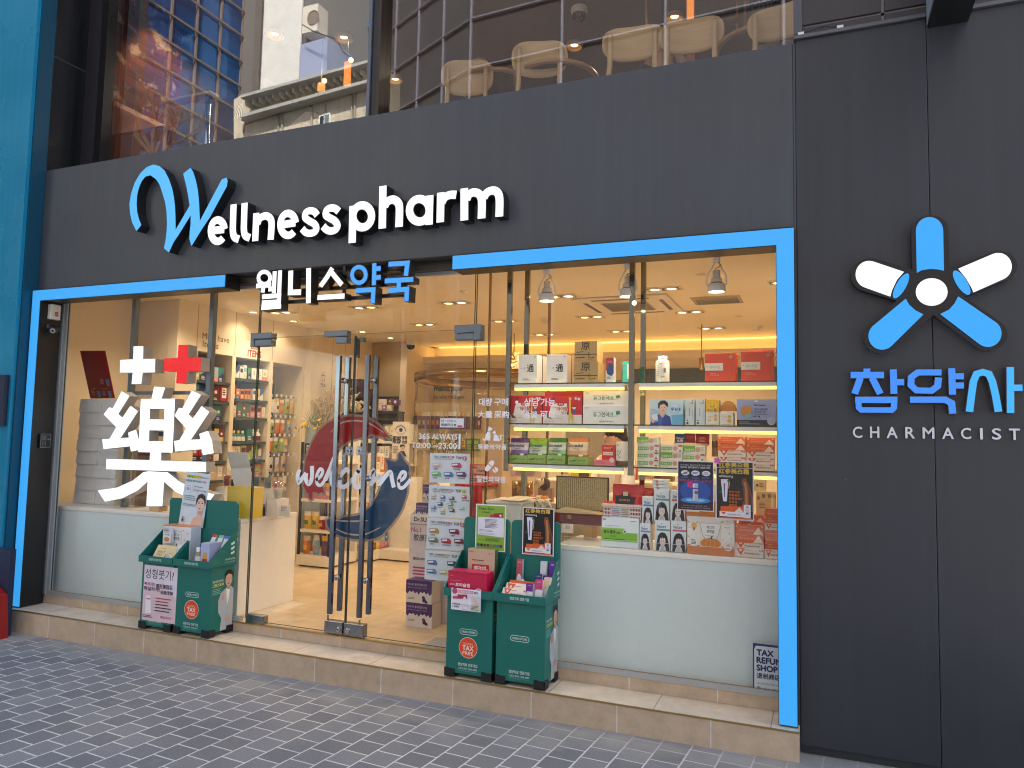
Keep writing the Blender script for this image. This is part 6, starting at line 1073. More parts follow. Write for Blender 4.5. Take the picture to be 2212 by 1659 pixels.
P1 = [['green', 'lime', 'light blue', 'navy'], ['dark red', 'red', 'red'], ['dark red', 'teal', 'white'], ['red', 'dark red', 'red'], ['white', 'cream', 'red'], ['white', 'cream', 'beige']]
P2 = [['white', 'navy', 'cream', 'navy'], ['orange', 'white', 'light blue'], ['cream', 'white', 'brown', 'pink'], ['teal', 'white', 'grey', 'lime'], ['white', 'lime', 'cream'], ['orange', 'white', 'beige']]
for i, z in enumerate(Z1): fill('y', 1.70, 2.205, XW-.03, z, .2, 'the %s shelf down of the left wall niche' % ORD[i], 'goods in the left wall niche', P1[i], (.06, .11), seed=i+1)
for i, z in enumerate(Z2): fill('y', 2.262, 2.832, XW-.03, z, .19, 'the %s shelf down of the middle wall niche' % ORD[i], 'goods in the middle wall niche', P2[i], (.045, .09), seed=i+31, kinds=('box', 'box', 'bottle') if i == 3 else ('box',))
for i, z in enumerate((1.72, 1.47, 1.24, 1.0, .76)):
    fill('y', 2.90, 3.43, XW-.08, z, .2, 'the %s hook row down of the right wall niche' % ORD[i], 'hanging packs in the right wall niche', [['yellow', 'red', 'orange', 'light blue', 'lime', 'white'], ['yellow', 'orange', 'light blue', 'lime', 'teal'], ['cream', 'orange', 'lime', 'red'], ['white', 'beige', 'pink'], ['white', 'cream', 'pink']][i], (.07, .085), (.8, .95), (.03, .05), ('bag',), seed=60+i, gap=.012, rep=(1, 1))
    mb = MB()
    for k in range(6): y = 2.94+k*.09; mb.tube([(-6.37, y, z+.2), (XW-.06, y, z+.205), (XW-.055, y, z+.215)], .003, M_STEEL, 6); mb.box(XW-.055, XW-.053, y-.016, y+.016, z+.19, z+.225, K((222, 222, 220), .3))
    mb.obj('hook_row', None, (-6.2, 3.16, z+.2), label='row of metal display hooks with price tags, %s row down of the right wall niche' % ORD[i], cat='hooks', group='rows of display hooks')
# ---------------------------------------------------------------- white gondolas
def gondola(x0, x1, y0, y1, h, zs, label, post=None, face='y'):
    t = thing('gondola_shelf', label, 'shelving', ((x0+x1)/2, (y0+y1)/2, .07)); gw = K((232, 222, 204), .45)
    mb = MB(); mb.box(x0, x1, y0, y1, .085, .19, gw); mb.box(x0+.02, x1-.02, y0+.02, y1-.02, .07, .0845, BLKM); mb.obj('plinth', t)
    mb = MB()
    if face == 'y': mb.box(x0, x1, y1-.03, y1, .1905, h, gw)
    else: mb.box(x0, x0+.03, y0, y1, .1905, h, gw)
    mb.obj('back_panel', t)
    for z in zs: mb = MB(); mb.box(x0+.031, x1, y0, y1-.031, z-.03, z-.0005, gw); mb.obj('shelf', t)
    mb = MB()
    for x, y in ((x0+.012, y0+.012), (x1-.012, y0+.012), (x0+.012, y1-.045)) if post else (): mb.box(x-.011, x+.011, y-.011, y+.011, .191, post, K((34, 32, 32), .4))
    if post: mb.obj('post', t)
    return t
BLKM = K((40, 36, 32), .6)
gondola(-5.03, -4.62, 2.29, 2.80, 1.42, (.46, .78, 1.18), 'white shelving unit with black corner posts behind the left door', 1.38)
gondola(-4.60, -4.10, 3.05, 3.30, 1.0, (), 'low white shelf base beside the curved glass wall', face='y')
gondola(-5.05, -4.48, 2.42+.45, 3.30, 1.30, (.45, .75, 1.05), 'white shelving unit seen end on behind the middle of the doors', face='x')
for i, (z, pal, kd) in enumerate(((.19, ['yellow', 'orange', 'purple', 'light blue'], ('bag',)), (.46, ['red', 'yellow', 'pink', 'red'], ('box', 'bag')), (.78, ['blue', 'pink', 'green', 'teal'], ('box', 'bag')), (1.18, ['light blue', 'white', 'navy'], ('box',)))):
    fill('x', -5.02, -4.64, 2.31, z, .22, 'the %s shelf up of the black posted shelving unit' % ORD[i], 'goods on the black posted shelving', pal, (.07, .12), (.6, .95), (.06, .12), kd, seed=100+i)
for i, (z, pal) in enumerate(((.19, ['light blue', 'blue', 'grey', 'cream']), (.45, ['navy', 'white', 'green', 'blue']), (.75, ['navy', 'white', 'purple']), (1.05, ['green', 'navy', 'orange', 'white']))):
    fill('y', 2.89, 3.27, -4.50, z, .24, 'the %s shelf up of the shelving unit seen end on' % ORD[i], 'goods on the end-on shelving', pal, (.05, .1), (.6, .95), (.06, .12), seed=130+i)
gondola(-5.74, -4.66, 3.78, 4.14, 1.62, (.5, .82, 1.12, 1.40), 'wide white shelving unit at the back seen through the doors', face='y')
for i, (z, pal) in enumerate(((.19, ['cream', 'white', 'navy', 'blue']), (.5, ['cream', 'orange', 'white', 'purple']), (.82, ['white', 'cream', 'beige', 'brown', 'red']), (1.12, ['white', 'grey', 'orange', 'red', 'green']), (1.40, ['purple', 'white', 'black', 'cream', 'orange']))):
    fill('x', -5.72, -4.68, 3.80, z, .22, 'the %s shelf up of the wide back shelving' % ORD[i], 'goods on the wide back shelving', pal, (.06, .1), (.6, .98), (.05, .12), ('box', 'box', 'bag'), seed=160+i)
# back rack of purple packs
mb = MB(); mb.box(-5.32, -4.15, 5.2, 5.23, .07, 1.95, K((222, 204, 170), .6)); mb.obj('pegboard', None, (-4.7, 5.2, .07), label='beige back panel carrying hanging purple packs', cat='panel')
fill('x', -5.30, -4.2, 5.10, 1.58, .26, 'the rack of purple packs on the back panel', 'hanging purple packs', ['purple', 'navy', 'dark red', 'purple'], (.05, .075), (.9, .96), (.03, .05), ('bag',), seed=190, rep=(1, 2))
fill('x', -5.30, -4.2, 5.10, 1.28, .2, 'the lower rack on the beige back panel', 'lower packs on the back panel', ['green', 'white', 'cream', 'orange'], (.06, .09), (.8, .96), (.03, .05), ('box',), seed=191, rep=(1, 2))
# ---------------------------------------------------------------- ceiling fittings and lamps
PW = 9.8; WARM = (1, .80, .56)
def spot(par, loc, power, size=R(140), blend=.6, col=WARM, rad=.05, tgt=None):
    l = bpy.data.lights.new('lamp_light', 'SPOT'); l.energy = power; l.spot_size = size; l.spot_blend = blend; l.color = col; l.shadow_soft_size = rad
    o = bpy.data.objects.new('lamp_light', l); COL.objects.link(o); o.parent = par; o.location = Vector(loc)-worldloc(par)
    if tgt: o.rotation_euler = (Vector(loc)-Vector(tgt)).to_track_quat('Z', 'Y').to_euler()
    return o
LEM = EM((255, 214, 140), 14*LB); RIM = K((226, 216, 196), .4)
def round_light(x, y, label, par=None, z=ZC, name='downlight', p=PW*.22, grp='round downlights'):
    t = thing(name, label, 'ceiling light', (x, y, z), grp); mb = MB(); mb.lathe([(.055, -.001), (.055, -.006), (.04, -.008), (.038, -.002)], (x, y, z), RIM, 20); mb.obj('rim', t, smooth=True)
    mb = MB(); mb.lathe([(0, -.003), (.038, -.003)], (x, y, z), LEM, 16); mb.obj('bulb', t); spot(t, (x, y, z-.03), p); return t
PAIRS = [(-4.33, 2.36, 'front row beside the hanging Korean letters'), (-4.29, 3.58, 'second row above the left door'), (-3.275, 2.38, 'front row above the right door'), (-2.20, 3.57, 'second row beside the shelf post'), (-3.24, 3.58, 'second row above the right door edge'), (-2.14, 2.36, 'front row beside the left spotlight'), (-1.16, 2.29, 'front row right of the middle spotlight'), (-3.16, 4.74, 'back row above the curved glass'), (-2.14, 4.70, 'back row left of the ceiling cassette'), (-1.13, 3.54, 'second row right of the ceiling cassette'), (-1.05, 4.72, 'back row near the blue frame'), (-5.45, 2.38, 'front row under the white Korean letters'), (-.12, 2.3, 'front row hidden by the blue frame'), (-.12, 3.55, 'second row behind the blue frame'), (-5.45, 1.15, 'first row hidden behind the left header'), (-3.275, 1.15, 'first row hidden behind the hanging letters'), (-1.3, 1.15, 'first row hidden behind the right header')]  # the last three are unseen, added to brighten the alcove by the window
for x, y, lb in PAIRS:
    t = thing('double_downlight', 'square framed double downlight in the ceiling, %s' % lb, 'ceiling light', (x, y, ZC), 'double downlights'); z = ZC
    mb = MB(); mb.box(x-.16, x+.16, y-.085, y-.07, z-.008, z-.0005, RIM); mb.box(x-.16, x+.16, y+.07, y+.085, z-.008, z-.0005, RIM); mb.box(x-.16, x-.145, y-.07, y+.07, z-.008, z-.0005, RIM); mb.box(x+.145, x+.16, y-.07, y+.07, z-.008, z-.0005, RIM); mb.box(x-.145, x+.145, y-.07, y+.07, z-.002, z-.0004, K((120, 110, 98), .5)); mb.obj('frame', t)
    for dx in (-.073, .073):
        mb = MB(); mb.lathe([(.060, -.002), (.062, -.010), (.045, -.012), (.04, -.005)], (x+dx, y, z), RIM, 18); o = mb.obj('lamp_ring', t, smooth=True); mb = MB(); mb.lathe([(0, -.006), (.041, -.006)], (x+dx, y, z), LEM, 14); mb.obj('bulb', o)
    spot(t, (x, y, z-.04), PW)
for x, y, lb in ((-5.754, 2.279, 'small round downlight by the left wall, nearest the street'), (-5.725, 2.94, 'small round downlight by the left wall, second from the street'), (-5.403, 3.924, 'small round downlight over the white column'), (-5.355, 4.543, 'small round downlight at the far end of the left wall')): round_light(x, y, lb)
# three hanging spotlights inside the glass
for i, (x, lb) in enumerate(((-1.578, 'white spotlight hanging inside the glass, left of three'), (-1.022, 'white spotlight hanging inside the glass, middle of three by the posts'), (-.464, 'white spotlight hanging inside the glass, right of three'))):
    wm = K((222, 220, 214), .35); y = .40; t = thing('spotlight', lb, 'spotlight', (x, y, ZC), 'hanging white spotlights'); zb = 2.385
    mb = MB(); mb.box(x-.02, x+.02, y-.025, y+.025, zb+.185, ZC, wm); mb.obj('stem', t, bev=.003)
    for s_ in (-1, 1): mb = MB(); mb.tube([(x+s_*.008, y, zb+.19), (x+s_*.03, y, zb+.15), (x+s_*.056, y, zb+.105), (x+s_*.06, y, zb+.05), (x+s_*.052, y, zb+.035)], .005, wm, 6); mb.obj('yoke_arm', t, smooth=True)
    mb = MB(); mb.lathe([(0, .135), (.022, .135), (.022, .09), (.034, .085), (.034, .06), (.05, .05), (.056, .012), (.056, 0), (.05, .0), (.047, .01)], (x, y, zb), [wm, wm, K((150, 150, 146), .35), wm, K((100, 96, 90), .4), wm, wm, wm, wm], 24); o = mb.obj('lamp_head', t, smooth=True)
    mb = MB(); mb.tube([(x+.005, y+.01, zb+.19), (x+.03, y+.02, zb+.17), (x-.012, y+.015, zb+.15), (x, y, zb+.13)], .003, K((120, 90, 60), .5), 6); mb.obj('cord', t, smooth=True)
    mb = MB(); mb.lathe([(0, .006), (.047, .006)], (x, y, zb), EM((255, 232, 190), 18*LB), 18); mb.obj('bulb', o); spot(t, (x, y, zb-.012), 7, R(110), .5, (1, .84, .62), .04)
# glowing lamp on the middle post
mb = MB(); p = at(5, 1898, 305, .36); mb.ball(tuple(p), .014, .014, .014, EM((255, 220, 150), 16*LB)); mb.tube([(p.x, .36, p.z), (p.x, .37, p.z+.05)], .006, M_STEEL); mb.obj('clip_lamp', None, tuple(p), smooth=True, label='tiny bright bulb clipped on the middle shelf post', cat='lamp')
# ceiling cassette, hatch, detectors, cameras
t = thing('ceiling_cassette', 'square white air conditioner set in the shop ceiling', 'air conditioner', (-1.63, 2.95, ZC)); cw = K((226, 216, 198), .45)
mb = MB(); mb.box(-2.09, -1.17, 2.5, 3.42, ZC-.022, ZC-.0005, cw); mb.obj('panel', t, bev=.012)
mb = MB(); mb.box(-1.86, -1.40, 2.73, 3.19, ZC-.028, ZC-.0225, K((190, 182, 168), .5)); [mb.box(-1.85, -1.41, 2.74+i*.03, 2.752+i*.03, ZC-.031, ZC-.0285, K((150, 142, 130), .5)) for i in range(15)]; mb.obj('grille', t)
for a_ in ((-2.02, -1.98, 2.68, 3.24), (-1.28, -1.24, 2.68, 3.24), (-1.91, -1.35, 2.56, 2.60), (-1.91, -1.35, 3.32, 3.36)): mb = MB(); mb.box(*a_, ZC-.0245, ZC-.0222, K((96, 90, 84), .5)); mb.obj('louvre', t)
mb = MB(); mb.box(-1.0, -.55, 2.76, 3.16, ZC-.006, ZC-.0005, K((206, 196, 176), .15, .3)); mb.box(-.97, -.58, 2.79, 3.13, ZC-.0075, ZC-.0062, K((190, 176, 150), .08, .6)); mb.obj('ceiling_hatch', None, (-.78, 2.96, ZC), label='shiny rectangular hatch in the ceiling beside the right spotlight', cat='hatch')
for (c, x, y, lb) in ((6, 118, 120, 'small round sprinkler plate near the right spotlight'), (6, 365, 390, 'small round sprinkler plate beyond the ceiling hatch'), (5, 795, 228, 'small round sprinkler plate above the right door')):
    p = atz(c, x, y, ZC); mb = MB(); mb.lathe([(0, -.012), (.02, -.012), (.024, -.004), (.045, -.003), (.045, -.0005)], tuple(p), cw, 16); mb.obj('sprinkler', None, tuple(p), smooth=True, label=lb, cat='sprinkler')
for (c, x, y, lb) in ((5, 1332, 410, 'white round smoke detector on the ceiling by the shelf posts'), (6, 480, 455, 'white round smoke detector on the ceiling near the blue frame')):
    p = atz(c, x, y, ZC); mb = MB(); mb.lathe([(0, -.05), (.035, -.05), (.045, -.03), (.06, -.026), (.065, -.0005)], tuple(p), cw, 18); mb.obj('smoke_detector', None, tuple(p), smooth=True, label=lb, cat='detector')
def dome(p, lb, z, s=1.):
    t = thing('dome_camera', lb, 'camera', (p[0], p[1], z)); mb = MB(); mb.lathe([(0, -.045*s), (.05*s, -.045*s), (.06*s, -.02*s), (.055*s, -.0005)], (p[0], p[1], z), cw, 18); mb.obj('housing', t, smooth=True)
    mb = MB(); mb.lathe([(0, -.095*s), (.025*s, -.09*s), (.043*s, -.07*s), (.048*s, -.046*s)], (p[0], p[1], z), K((30, 30, 34), .1), 18); mb.obj('dome', t, smooth=True)
p = atz('C', 1725, 160, ZC); dome(p, 'white dome camera on the shop ceiling above the doors', ZC, 1.3)
# left jamb fittings
p0 = atx(4, 338, 395, -5.944); p1 = atx(4, 435, 300, -5.944)
mb = MB(); ya, yb_ = .015, .105; za, zb = 2.39, 2.52; mb.box(-5.9435, -5.90, ya, yb_, za, zb, K((206, 206, 200), .4)); o = mb.obj('junction_box', None, (-5.92, .06, za), bev=.006, label='white junction box with red label high on the black left jamb', cat='box')
mb = MB(); f = Face(mb, (-5.90, ya, zb), (0, 1, 0), (0, 0, -1), yb_-ya, zb-za); f.r(.4, .5, .75, .78, (190, 40, 44)); f.t('세스콘', .45, .58, .7, .7, (236, 220, 220), .3); mb.obj('print', o)
t = thing('bullet_camera', 'black bullet camera under the white junction box', 'camera', (-5.93, .05, 2.30)); mb = MB(); mb.lathe([(0, 0), (.03, 0), (.03, .012), (0, .012)], (-5.9435, .04, 2.325), K((50, 50, 54), .4), 16, axis='x'); mb.tube([(-5.935, .04, 2.325), (-5.92, .06, 2.318), (-5.90, .06, 2.31)], .010, K((50, 50, 54), .4)); mb.obj('bracket', t, smooth=True)
mb = MB(); d = Vector((.55, -.75, -.3)).normalized(); c0 = Vector((-5.915, .085, 2.315)); mb.tube([c0, c0+d*.09], .027, K((40, 40, 44), .35), 18); o = mb.obj('barrel', t, smooth=False)
mb = MB(); mb.tube([c0+d*.0905, c0+d*.092], .021, K((150, 156, 160), .3), 16); mb.tube([c0+d*.0922, c0+d*.095], .010, M_BLK, 12); mb.obj('lens', o)
mb = MB(); mb.box(-5.9435, -5.915, .01, .10, 1.30, 1.42, K((28, 28, 32), .3)); o = mb.obj('door_keypad', None, (-5.93, .055, 1.30), bev=.006, label='black keypad terminal with small screen on the left jamb', cat='keypad')
mb = MB(); f = Face(mb, (-5.915, .01, 1.42), (0, 1, 0), (0, 0, -1), .09, .12); f.ln([(.03, .03), (.97, .03), (.97, .97), (.03, .97)], .002, (150, 154, 160), closed=True); f.r(.14, .14, .55, .46, (70, 76, 80)); f.r(.68, .38, .86, .42, EM((60, 80, 255), 2*LB)); [f.el(.2+.13*(i % 3), .58+.10*(i//3), .035, (120, 124, 130)) for i in range(12)]; f.r(.62, .46, .9, .8, (18, 18, 22)); mb.obj('print', o)
# ---------------------------------------------------------------- curved glass room and things round it
CX, CY, RR = -3.52, 4.02, .98
t = thing('glass_partition', 'curved glass wall with a gold rim in the middle of the shop', 'glass wall', (CX, CY, .07)); VG = GL(.05, (.96, .95, .9), 4.)
mb = MB(); mb.lathe([(RR, .075), (RR, 2.12)], (CX, CY, 0), VG, 40, (R(95), R(345))); mb.obj('glass', t, smooth=True)
mb = MB(); mb.lathe([(RR-.02, 2.12), (RR+.012, 2.12), (RR+.012, 2.22), (RR-.02, 2.22), (RR-.02, 2.12)], (CX, CY, 0), K((140, 112, 70), .25, .8), 40, (R(95), R(345))); mb.obj('rim', t, smooth=True)
mb = MB(); gt(mb, 'E', 'VIP', 470, 335, 618, 392, K((206, 186, 150), .4), .3); gt(mb, 'E', 'ROOM', 650, 355, 862, 408, K((206, 186, 150), .4), .3)
for k, v in enumerate(mb.v): y_ = CY-RR-.004; s_ = (y_-CAM.y)/(v.y-CAM.y); mb.v[k] = CAM+(v-CAM)*s_
mb.obj('lettering', t)
mb = MB(); Yw = 5.795
for tx, r_ in (('Wellness pharm', (598, 838, 785, 888)), ('wellness = wellbeing + fitness & happiness', (585, 900, 796, 934))):
    c = K((60, 118, 116), .4) if r_[1] < 860 else K((130, 120, 96), .5); gface(mb, 5, *r_, Yw).t(tx, 0, 0, 1, 1, c, .8 if r_[1] < 860 else .2)
mb.obj('wall_sign', None, at(5, 690, 890, Yw), label='teal and grey lettering on the back wall seen through the curved glass', cat='sign')
for p_, lb in ((at('E', 560, 620, 3.4), 'tall vase of dark budding twigs behind the curved glass'),):
    mb = MB(); rr = random.Random(4); tw = K((90, 74, 56), .7); bud = K((196, 186, 160), .7); b0 = Vector((p_.x, 3.4, .95))
    for i in range(34):
        a_ = rr.uniform(0, 6.28); sp = rr.uniform(.02, .26); h = rr.uniform(.25, .62); P_ = [b0, b0+Vector((math.cos(a_)*sp*.4, math.sin(a_)*sp*.4, h*.5)), b0+Vector((math.cos(a_)*sp, math.sin(a_)*sp, h))]; mb.tube(P_, [.004, .003, .0015], tw, 5)
        for q in range(7): u = .35+.65*q/7; c = P_[0].lerp(P_[2], u); mb.ball((c.x+rr.uniform(-.012, .012), c.y, c.z), .007, .007, .012, bud, 6, 4)
    o = mb.obj('twig_arrangement', None, (p_.x, 3.4, .07), label=lb, cat='plant'); mb = MB(); mb.lathe([(0, .07), (.10, .07), (.09, .6), (.07, .95), (.06, .95)], (p_.x, 3.4, 0), K((214, 200, 176), .4), 20); mb.obj('vase', o, smooth=True)
# dried curly twigs with yellow flowers
def bushy(name, label, base, top, n_, r_, spread, c, seed, curl=True):
    rr = random.Random(seed); mb = MB(); b0 = Vector(base); H = top-base[2]
    for i in range(n_):
        a_ = rr.uniform(0, 6.28); sp = spread*rr.uniform(.2, 1); h = H*rr.uniform(.55, 1); d = Vector((math.cos(a_)*sp, math.sin(a_)*sp*.5, h)); P_ = [b0+d*u+Vector((math.sin(u*9+i)*.02, 0, 0)) for u in (0, .3, .6, .85)]
        e = b0+d
        if curl: P_ += [e+Vector((.0, 0, .0)), e+Vector((.035*(1 if a_ < 3.14 else -1), 0, -.01)), e+Vector((.045*(1 if a_ < 3.14 else -1), 0, -.06))]
        mb.tube(P_, [r_]*(len(P_)-1)+[r_*.5], c, 5)
        for q in range(4):
            u = rr.uniform(.35, .9); s0 = b0+d*u; mb.tube([s0, s0+Vector((rr.uniform(-.07, .07), rr.uniform(-.03, .03), rr.uniform(.0, .07))), s0+Vector((rr.uniform(-.10, .10), 0, rr.uniform(.0, .10)))], r_*.6, c, 4)
    return mb
p_ = at('C', 470, 1330, 3.7); zt = at('C', 470, 790, 3.7).z
mb = bushy('dried', '', (p_.x, 3.7, p_.z-.1), zt, 44, .0095, .46, K((214, 190, 150), .8), 9); o = mb.obj('dried_twigs', None, (p_.x, 3.7, p_.z-.1), label='bushy spray of pale curly dried twigs behind the left door', cat='plant')
mb = MB(); mb.lathe([(0, .07), (.16, .07), (.2, .5), (.15, p_.z-.05), (.12, p_.z-.05)], (p_.x, 3.7, 0), K((120, 110, 98), .5), 20); mb.obj('pot', o, smooth=True)
mb = MB(); rr = random.Random(3); p_ = at('C', 310, 1380, 3.2)
for i in range(60):
    c = p_+Vector((rr.gauss(0, .11), rr.gauss(0, .06), rr.gauss(0, .04))); a_ = rr.uniform(0, 3.1); s_ = .03; d = Vector((math.cos(a_), .3, math.sin(a_)))*s_; e = Vector((-math.sin(a_), .5, math.cos(a_)))*s_*.5
    mb.quad(c-d, c+e, c+d, c-e, K((226, 180, 60), .6) if i % 3 else K((120, 130, 80), .6))
for i in range(26): a_ = rr.uniform(.3, 2.9); mb.tube([p_, p_+Vector((math.cos(a_)*.2, 0, math.sin(a_)*.2))], [.006, .001], K((110, 116, 86), .7), 4)
o = mb.obj('flower_arrangement', None, (p_.x, 3.2, .07), label='yellow flowers with spiky leaves under the dried twigs', cat='flowers'); mb = MB(); mb.lathe([(0, .07), (.1, .07), (.12, .7), (.09, p_.z-.02)], (p_.x, 3.2, 0), K((150, 156, 150), .3), 18); mb.obj('vase', o, smooth=True)
mb = MB(); rr = random.Random(8); b0 = at('C', 960, 1210, 4.15); iv = K((226, 212, 184), .6)
for P_ in ([(960, 1210), (900, 1120), (850, 1060), (880, 1010), (990, 900)], [(950, 1210), (880, 1140), (840, 1150), (870, 1190)], [(960, 1200), (940, 1090), (1000, 1040), (1080, 1090), (1150, 1140)], [(960, 1190), (990, 1110), (960, 1060), (890, 1080)], [(985, 1200), (1050, 1140), (1090, 1160), (1140, 1110)], [(960, 1160), (900, 1060), (870, 960), (940, 930)]): mb.tube([at('C', x, y, 4.15+.02*i) for i, (x, y) in enumerate(P_)], [.022]*(len(P_)-1)+[.006], iv, 7)
o = mb.obj('driftwood', None, (b0.x, 4.15, .07), smooth=True, label='pale twisted driftwood ornament between the door handles', cat='ornament'); mb = MB(); mb.box(b0.x-.12, b0.x+.12, 4.06, 4.26, .07, b0.z+.01, K((60, 54, 50), .5)); mb.obj('pedestal', o)
# patterned purple boxes
for i, (x0, y0, x1, y1, Y, lb) in enumerate(((600, 702, 845, 960, 4.3, 'tall purple grey patterned box behind the left door handle'), (848, 708, 995, 965, 4.32, 'purple grey patterned box right of the taller one'), (975, 855, 1150, 985, 4.28, 'dark violet patterned box lowest of the purple group'))):
    carton(lb, 'C', x0, y0, x1, y1, Y, .12, (84, 72, 104), lambda f: [f.bars(.08+.24*k, .06, .26+.24*k, .94, 14, (120, 104, 132), .5) for k in range(4)], group='purple patterned boxes')
mb = MB(); p0 = at('C', 600, 965, 4.4); p1 = at('C', 1200, 985, 4.4); mb.box(p0.x-.15, p1.x+.1, 4.24, 4.6, .07, p1.z, K((52, 46, 44), .5)); mb.obj('display_plinth', None, ((p0.x+p1.x)/2, 4.4, .07), label='dark plinth under the purple patterned boxes', cat='plinth')
for i, (x0, y0, x1, y1, c) in enumerate(((1255, 1000, 1345, 1085, (222, 214, 210)), (1395, 1000, 1445, 1080, (110, 92, 60)), (1450, 1005, 1545, 1090, (96, 60, 110)), (1250, 1090, 1300, 1165, (226, 206, 200)), (1300, 1088, 1370, 1172, (150, 120, 160)), (1372, 1085, 1440, 1168, (216, 206, 190)))):
    carton('small %s skin care box, %s of the group beside the eye poster' % (('white', 'olive', 'purple', 'pale pink', 'mauve', 'cream')[i], ORD[i]), 'C', x0, y0, x1, y1, 4.0, .06, c, lambda f: (f.el(.5, .4, .2, (230, 220, 214)), f.bars(.2, .7, .8, .85, 2, (120, 100, 110))), group='skin care boxes')
mb = MB(); p0 = at('C', 1240, 1175, 4.0); p1 = at('C', 1550, 1175, 4.0); mb.box(p0.x, p1.x, 3.98, 4.15, p0.z-.03, p0.z-.001, K((60, 56, 54), .5)); mb.box(p0.x+.02, p1.x-.02, 3.99, 4.14, p0.z-.115, p0.z-.095, K((60, 56, 54), .5)); mb.box(p0.x, p0.x+.019, 3.99, 4.14, .07, p0.z-.031, K((60, 56, 54), .5)); mb.box(p1.x-.019, p1.x, 3.99, 4.14, .07, p0.z-.031, K((60, 56, 54), .5)); mb.obj('display_rack', None, (p0.x, 4.06, .07), label='dark two tier rack under the skin care boxes', cat='rack')
# hanging eye poster
o, mb, f = sheet('poster', 'C', 1462, 1328, 1697, 1960, 3.4, 'white poster of a grey eye standing behind the right door', back=(214, 204, 190))
f.el(.46, .19, .30, (190, 182, 172), .13); f.pg([(.16, .20), (.30, .13), (.5, .11), (.68, .16), (.76, .22), (.6, .26), (.4, .26)], (214, 206, 196)); f.el(.48, .19, .11, (80, 84, 92)); f.el(.48, .19, .05, (24, 24, 26)); f.ln([(.14, .19), (.3, .115), (.5, .09), (.7, .14), (.78, .22)], .008, (50, 46, 46)); f.t('眼部', .04, .33, .50, .51, (50, 46, 44), .8); f.t('營養', .56, .33, .86, .41, (70, 64, 60), .5); f.t('供應', .56, .43, .86, .51, (70, 64, 60), .5); f.bars(.06, .57, .4, .75, 5, (130, 120, 112), .4); f.el(.60, .60, .12, (206, 170, 146), .06); f.pg([(.46, .6), (.48, .53), (.72, .53), (.74, .6), (.66, .56)], (40, 34, 34)); f.pg([(.44, .8), (.5, .68), (.72, .68), (.86, .8)], (50, 50, 60)); mb.obj('print', o)
mb = MB(); mb.box(o.location.x-.004, o.location.x+.004, 3.402, 3.41, .07, at('C', 0, 1300, 3.4).z, M_STEEL); mb.box(o.location.x-.09, o.location.x+.09, 3.38, 3.43, .07, .085, M_STEEL); mb.obj('stand', o)
# ---------------------------------------------------------------- beside the right door: sheets on the glass, stand of cartons, red stall
BS = [(('19年1-3月畅销', '软膏', 'BEST SELLING OINTMENT', '5'), 'first'), (('19年1-3月畅销', '药品', 'BEST SELLER', '10'), 'second'), (('19年1-3月畅销', '保健品', 'BEST SELLING DIETARY SUPPLEMENT', '5'), 'third'), (('19年1-3月畅销', '膏药贴', 'BEST SELLING PLASTER', '5'), 'lowest')]
RC = [(240, 84, 632, 398), (228, 408, 628, 748), (208, 735, 612, 1078), (190, 1058, 590, 1395)]
for i, ((tt, od), rc_) in enumerate(zip(BS, RC)):
    o, mb, f = sheet('poster', 'M', *rc_, YG+.012+.0025*i, 'white best seller sheet in the column on the right door, %s from the top' % od if od != 'lowest' else 'white best seller sheet of plasters, lowest in the column on the right door', group='best seller sheets on the right door', back=(212, 220, 228))
    f.t(tt[0], .10, .09, .44, .17, INK, .4); f.t(tt[1], .45, .09, .62, .17, (190, 60, 90) if i != 3 else (190, 160, 60), .5); f.t(tt[2], .12, .185, .58, .215, (60, 60, 70), .4); f.t('TOP', .66, .10, .80, .19, INK, 1.); f.pg([(.82, .09), (.92, .09), (.93, .2), (.90, .22), (.91, .26), (.87, .22), (.82, .21)], (190, 70, 90) if i in (0, 2) else (206, 206, 80)); f.t(tt[3], .845, .115, .895, .195, WHITE if i in (0, 2) else INK, .6)
    rr = random.Random(i+2); G = [(.06, .32), (.55, .30), (.05, .62), (.36, .62), (.68, .60)] if i != 1 else [(.06, .26), (.28, .30), (.50, .32), (.80, .26), (.22, .52), (.48, .52), (.06, .64), (.30, .72), (.52, .70), (.76, .62)]
    wv, hv = (.26, .18) if i != 1 else (.15, .13); PL = [[(226, 190, 180), (200, 60, 100), (120, 190, 130), (90, 120, 180), (90, 60, 110)], [(226, 190, 180), (90, 120, 180), (90, 60, 110), (190, 80, 110), (50, 60, 90), (130, 170, 90), (80, 110, 170), (220, 190, 120), (80, 60, 60), (150, 200, 160)], [(190, 150, 60), (150, 40, 70), (120, 120, 90), (190, 50, 60), (130, 50, 60)], [(100, 120, 170), (60, 66, 60), (90, 140, 190), (206, 200, 150), (150, 60, 60)]][i]
    for (x, y), c in zip(G, PL): f.pg([(x, y+.03), (x+wv*.8, y), (x+wv, y+hv*.5), (x+wv*.95, y+hv), (x+.02, y+hv*.9)], c); f.pg([(x+wv*.1, y+hv*.3), (x+wv*.6, y+hv*.2), (x+wv*.6, y+hv*.5), (x+wv*.1, y+hv*.6)], (232, 232, 236)); f.pg([(x+wv*.15, y+hv*.62), (x+wv*.8, y+hv*.6), (x+wv*.8, y+hv*.75), (x+wv*.15, y+hv*.78)], tuple(int(v*.7) for v in c)); f.k -= .0006
    f.k += .0012; NM = [['轻感膏', '皮肤护理膏', '脚裂膏', '脚气膏', '口腔溃疡膏'], ['轻感膏', '脚气膏', '口腔溃疡膏', '皮肤护理膏', '打虫药', '红参糖', '蛋白贴', '脚裂膏'], ['红参糖', '减肥药', '护肝药', '复合维生素片', '护肝药'], []][i]
    for (x, y), n_ in zip(G, NM): f.tl(n_, x+wv*.2, y+hv+.015, .05, INK, .5)
    mb.obj('print', o)
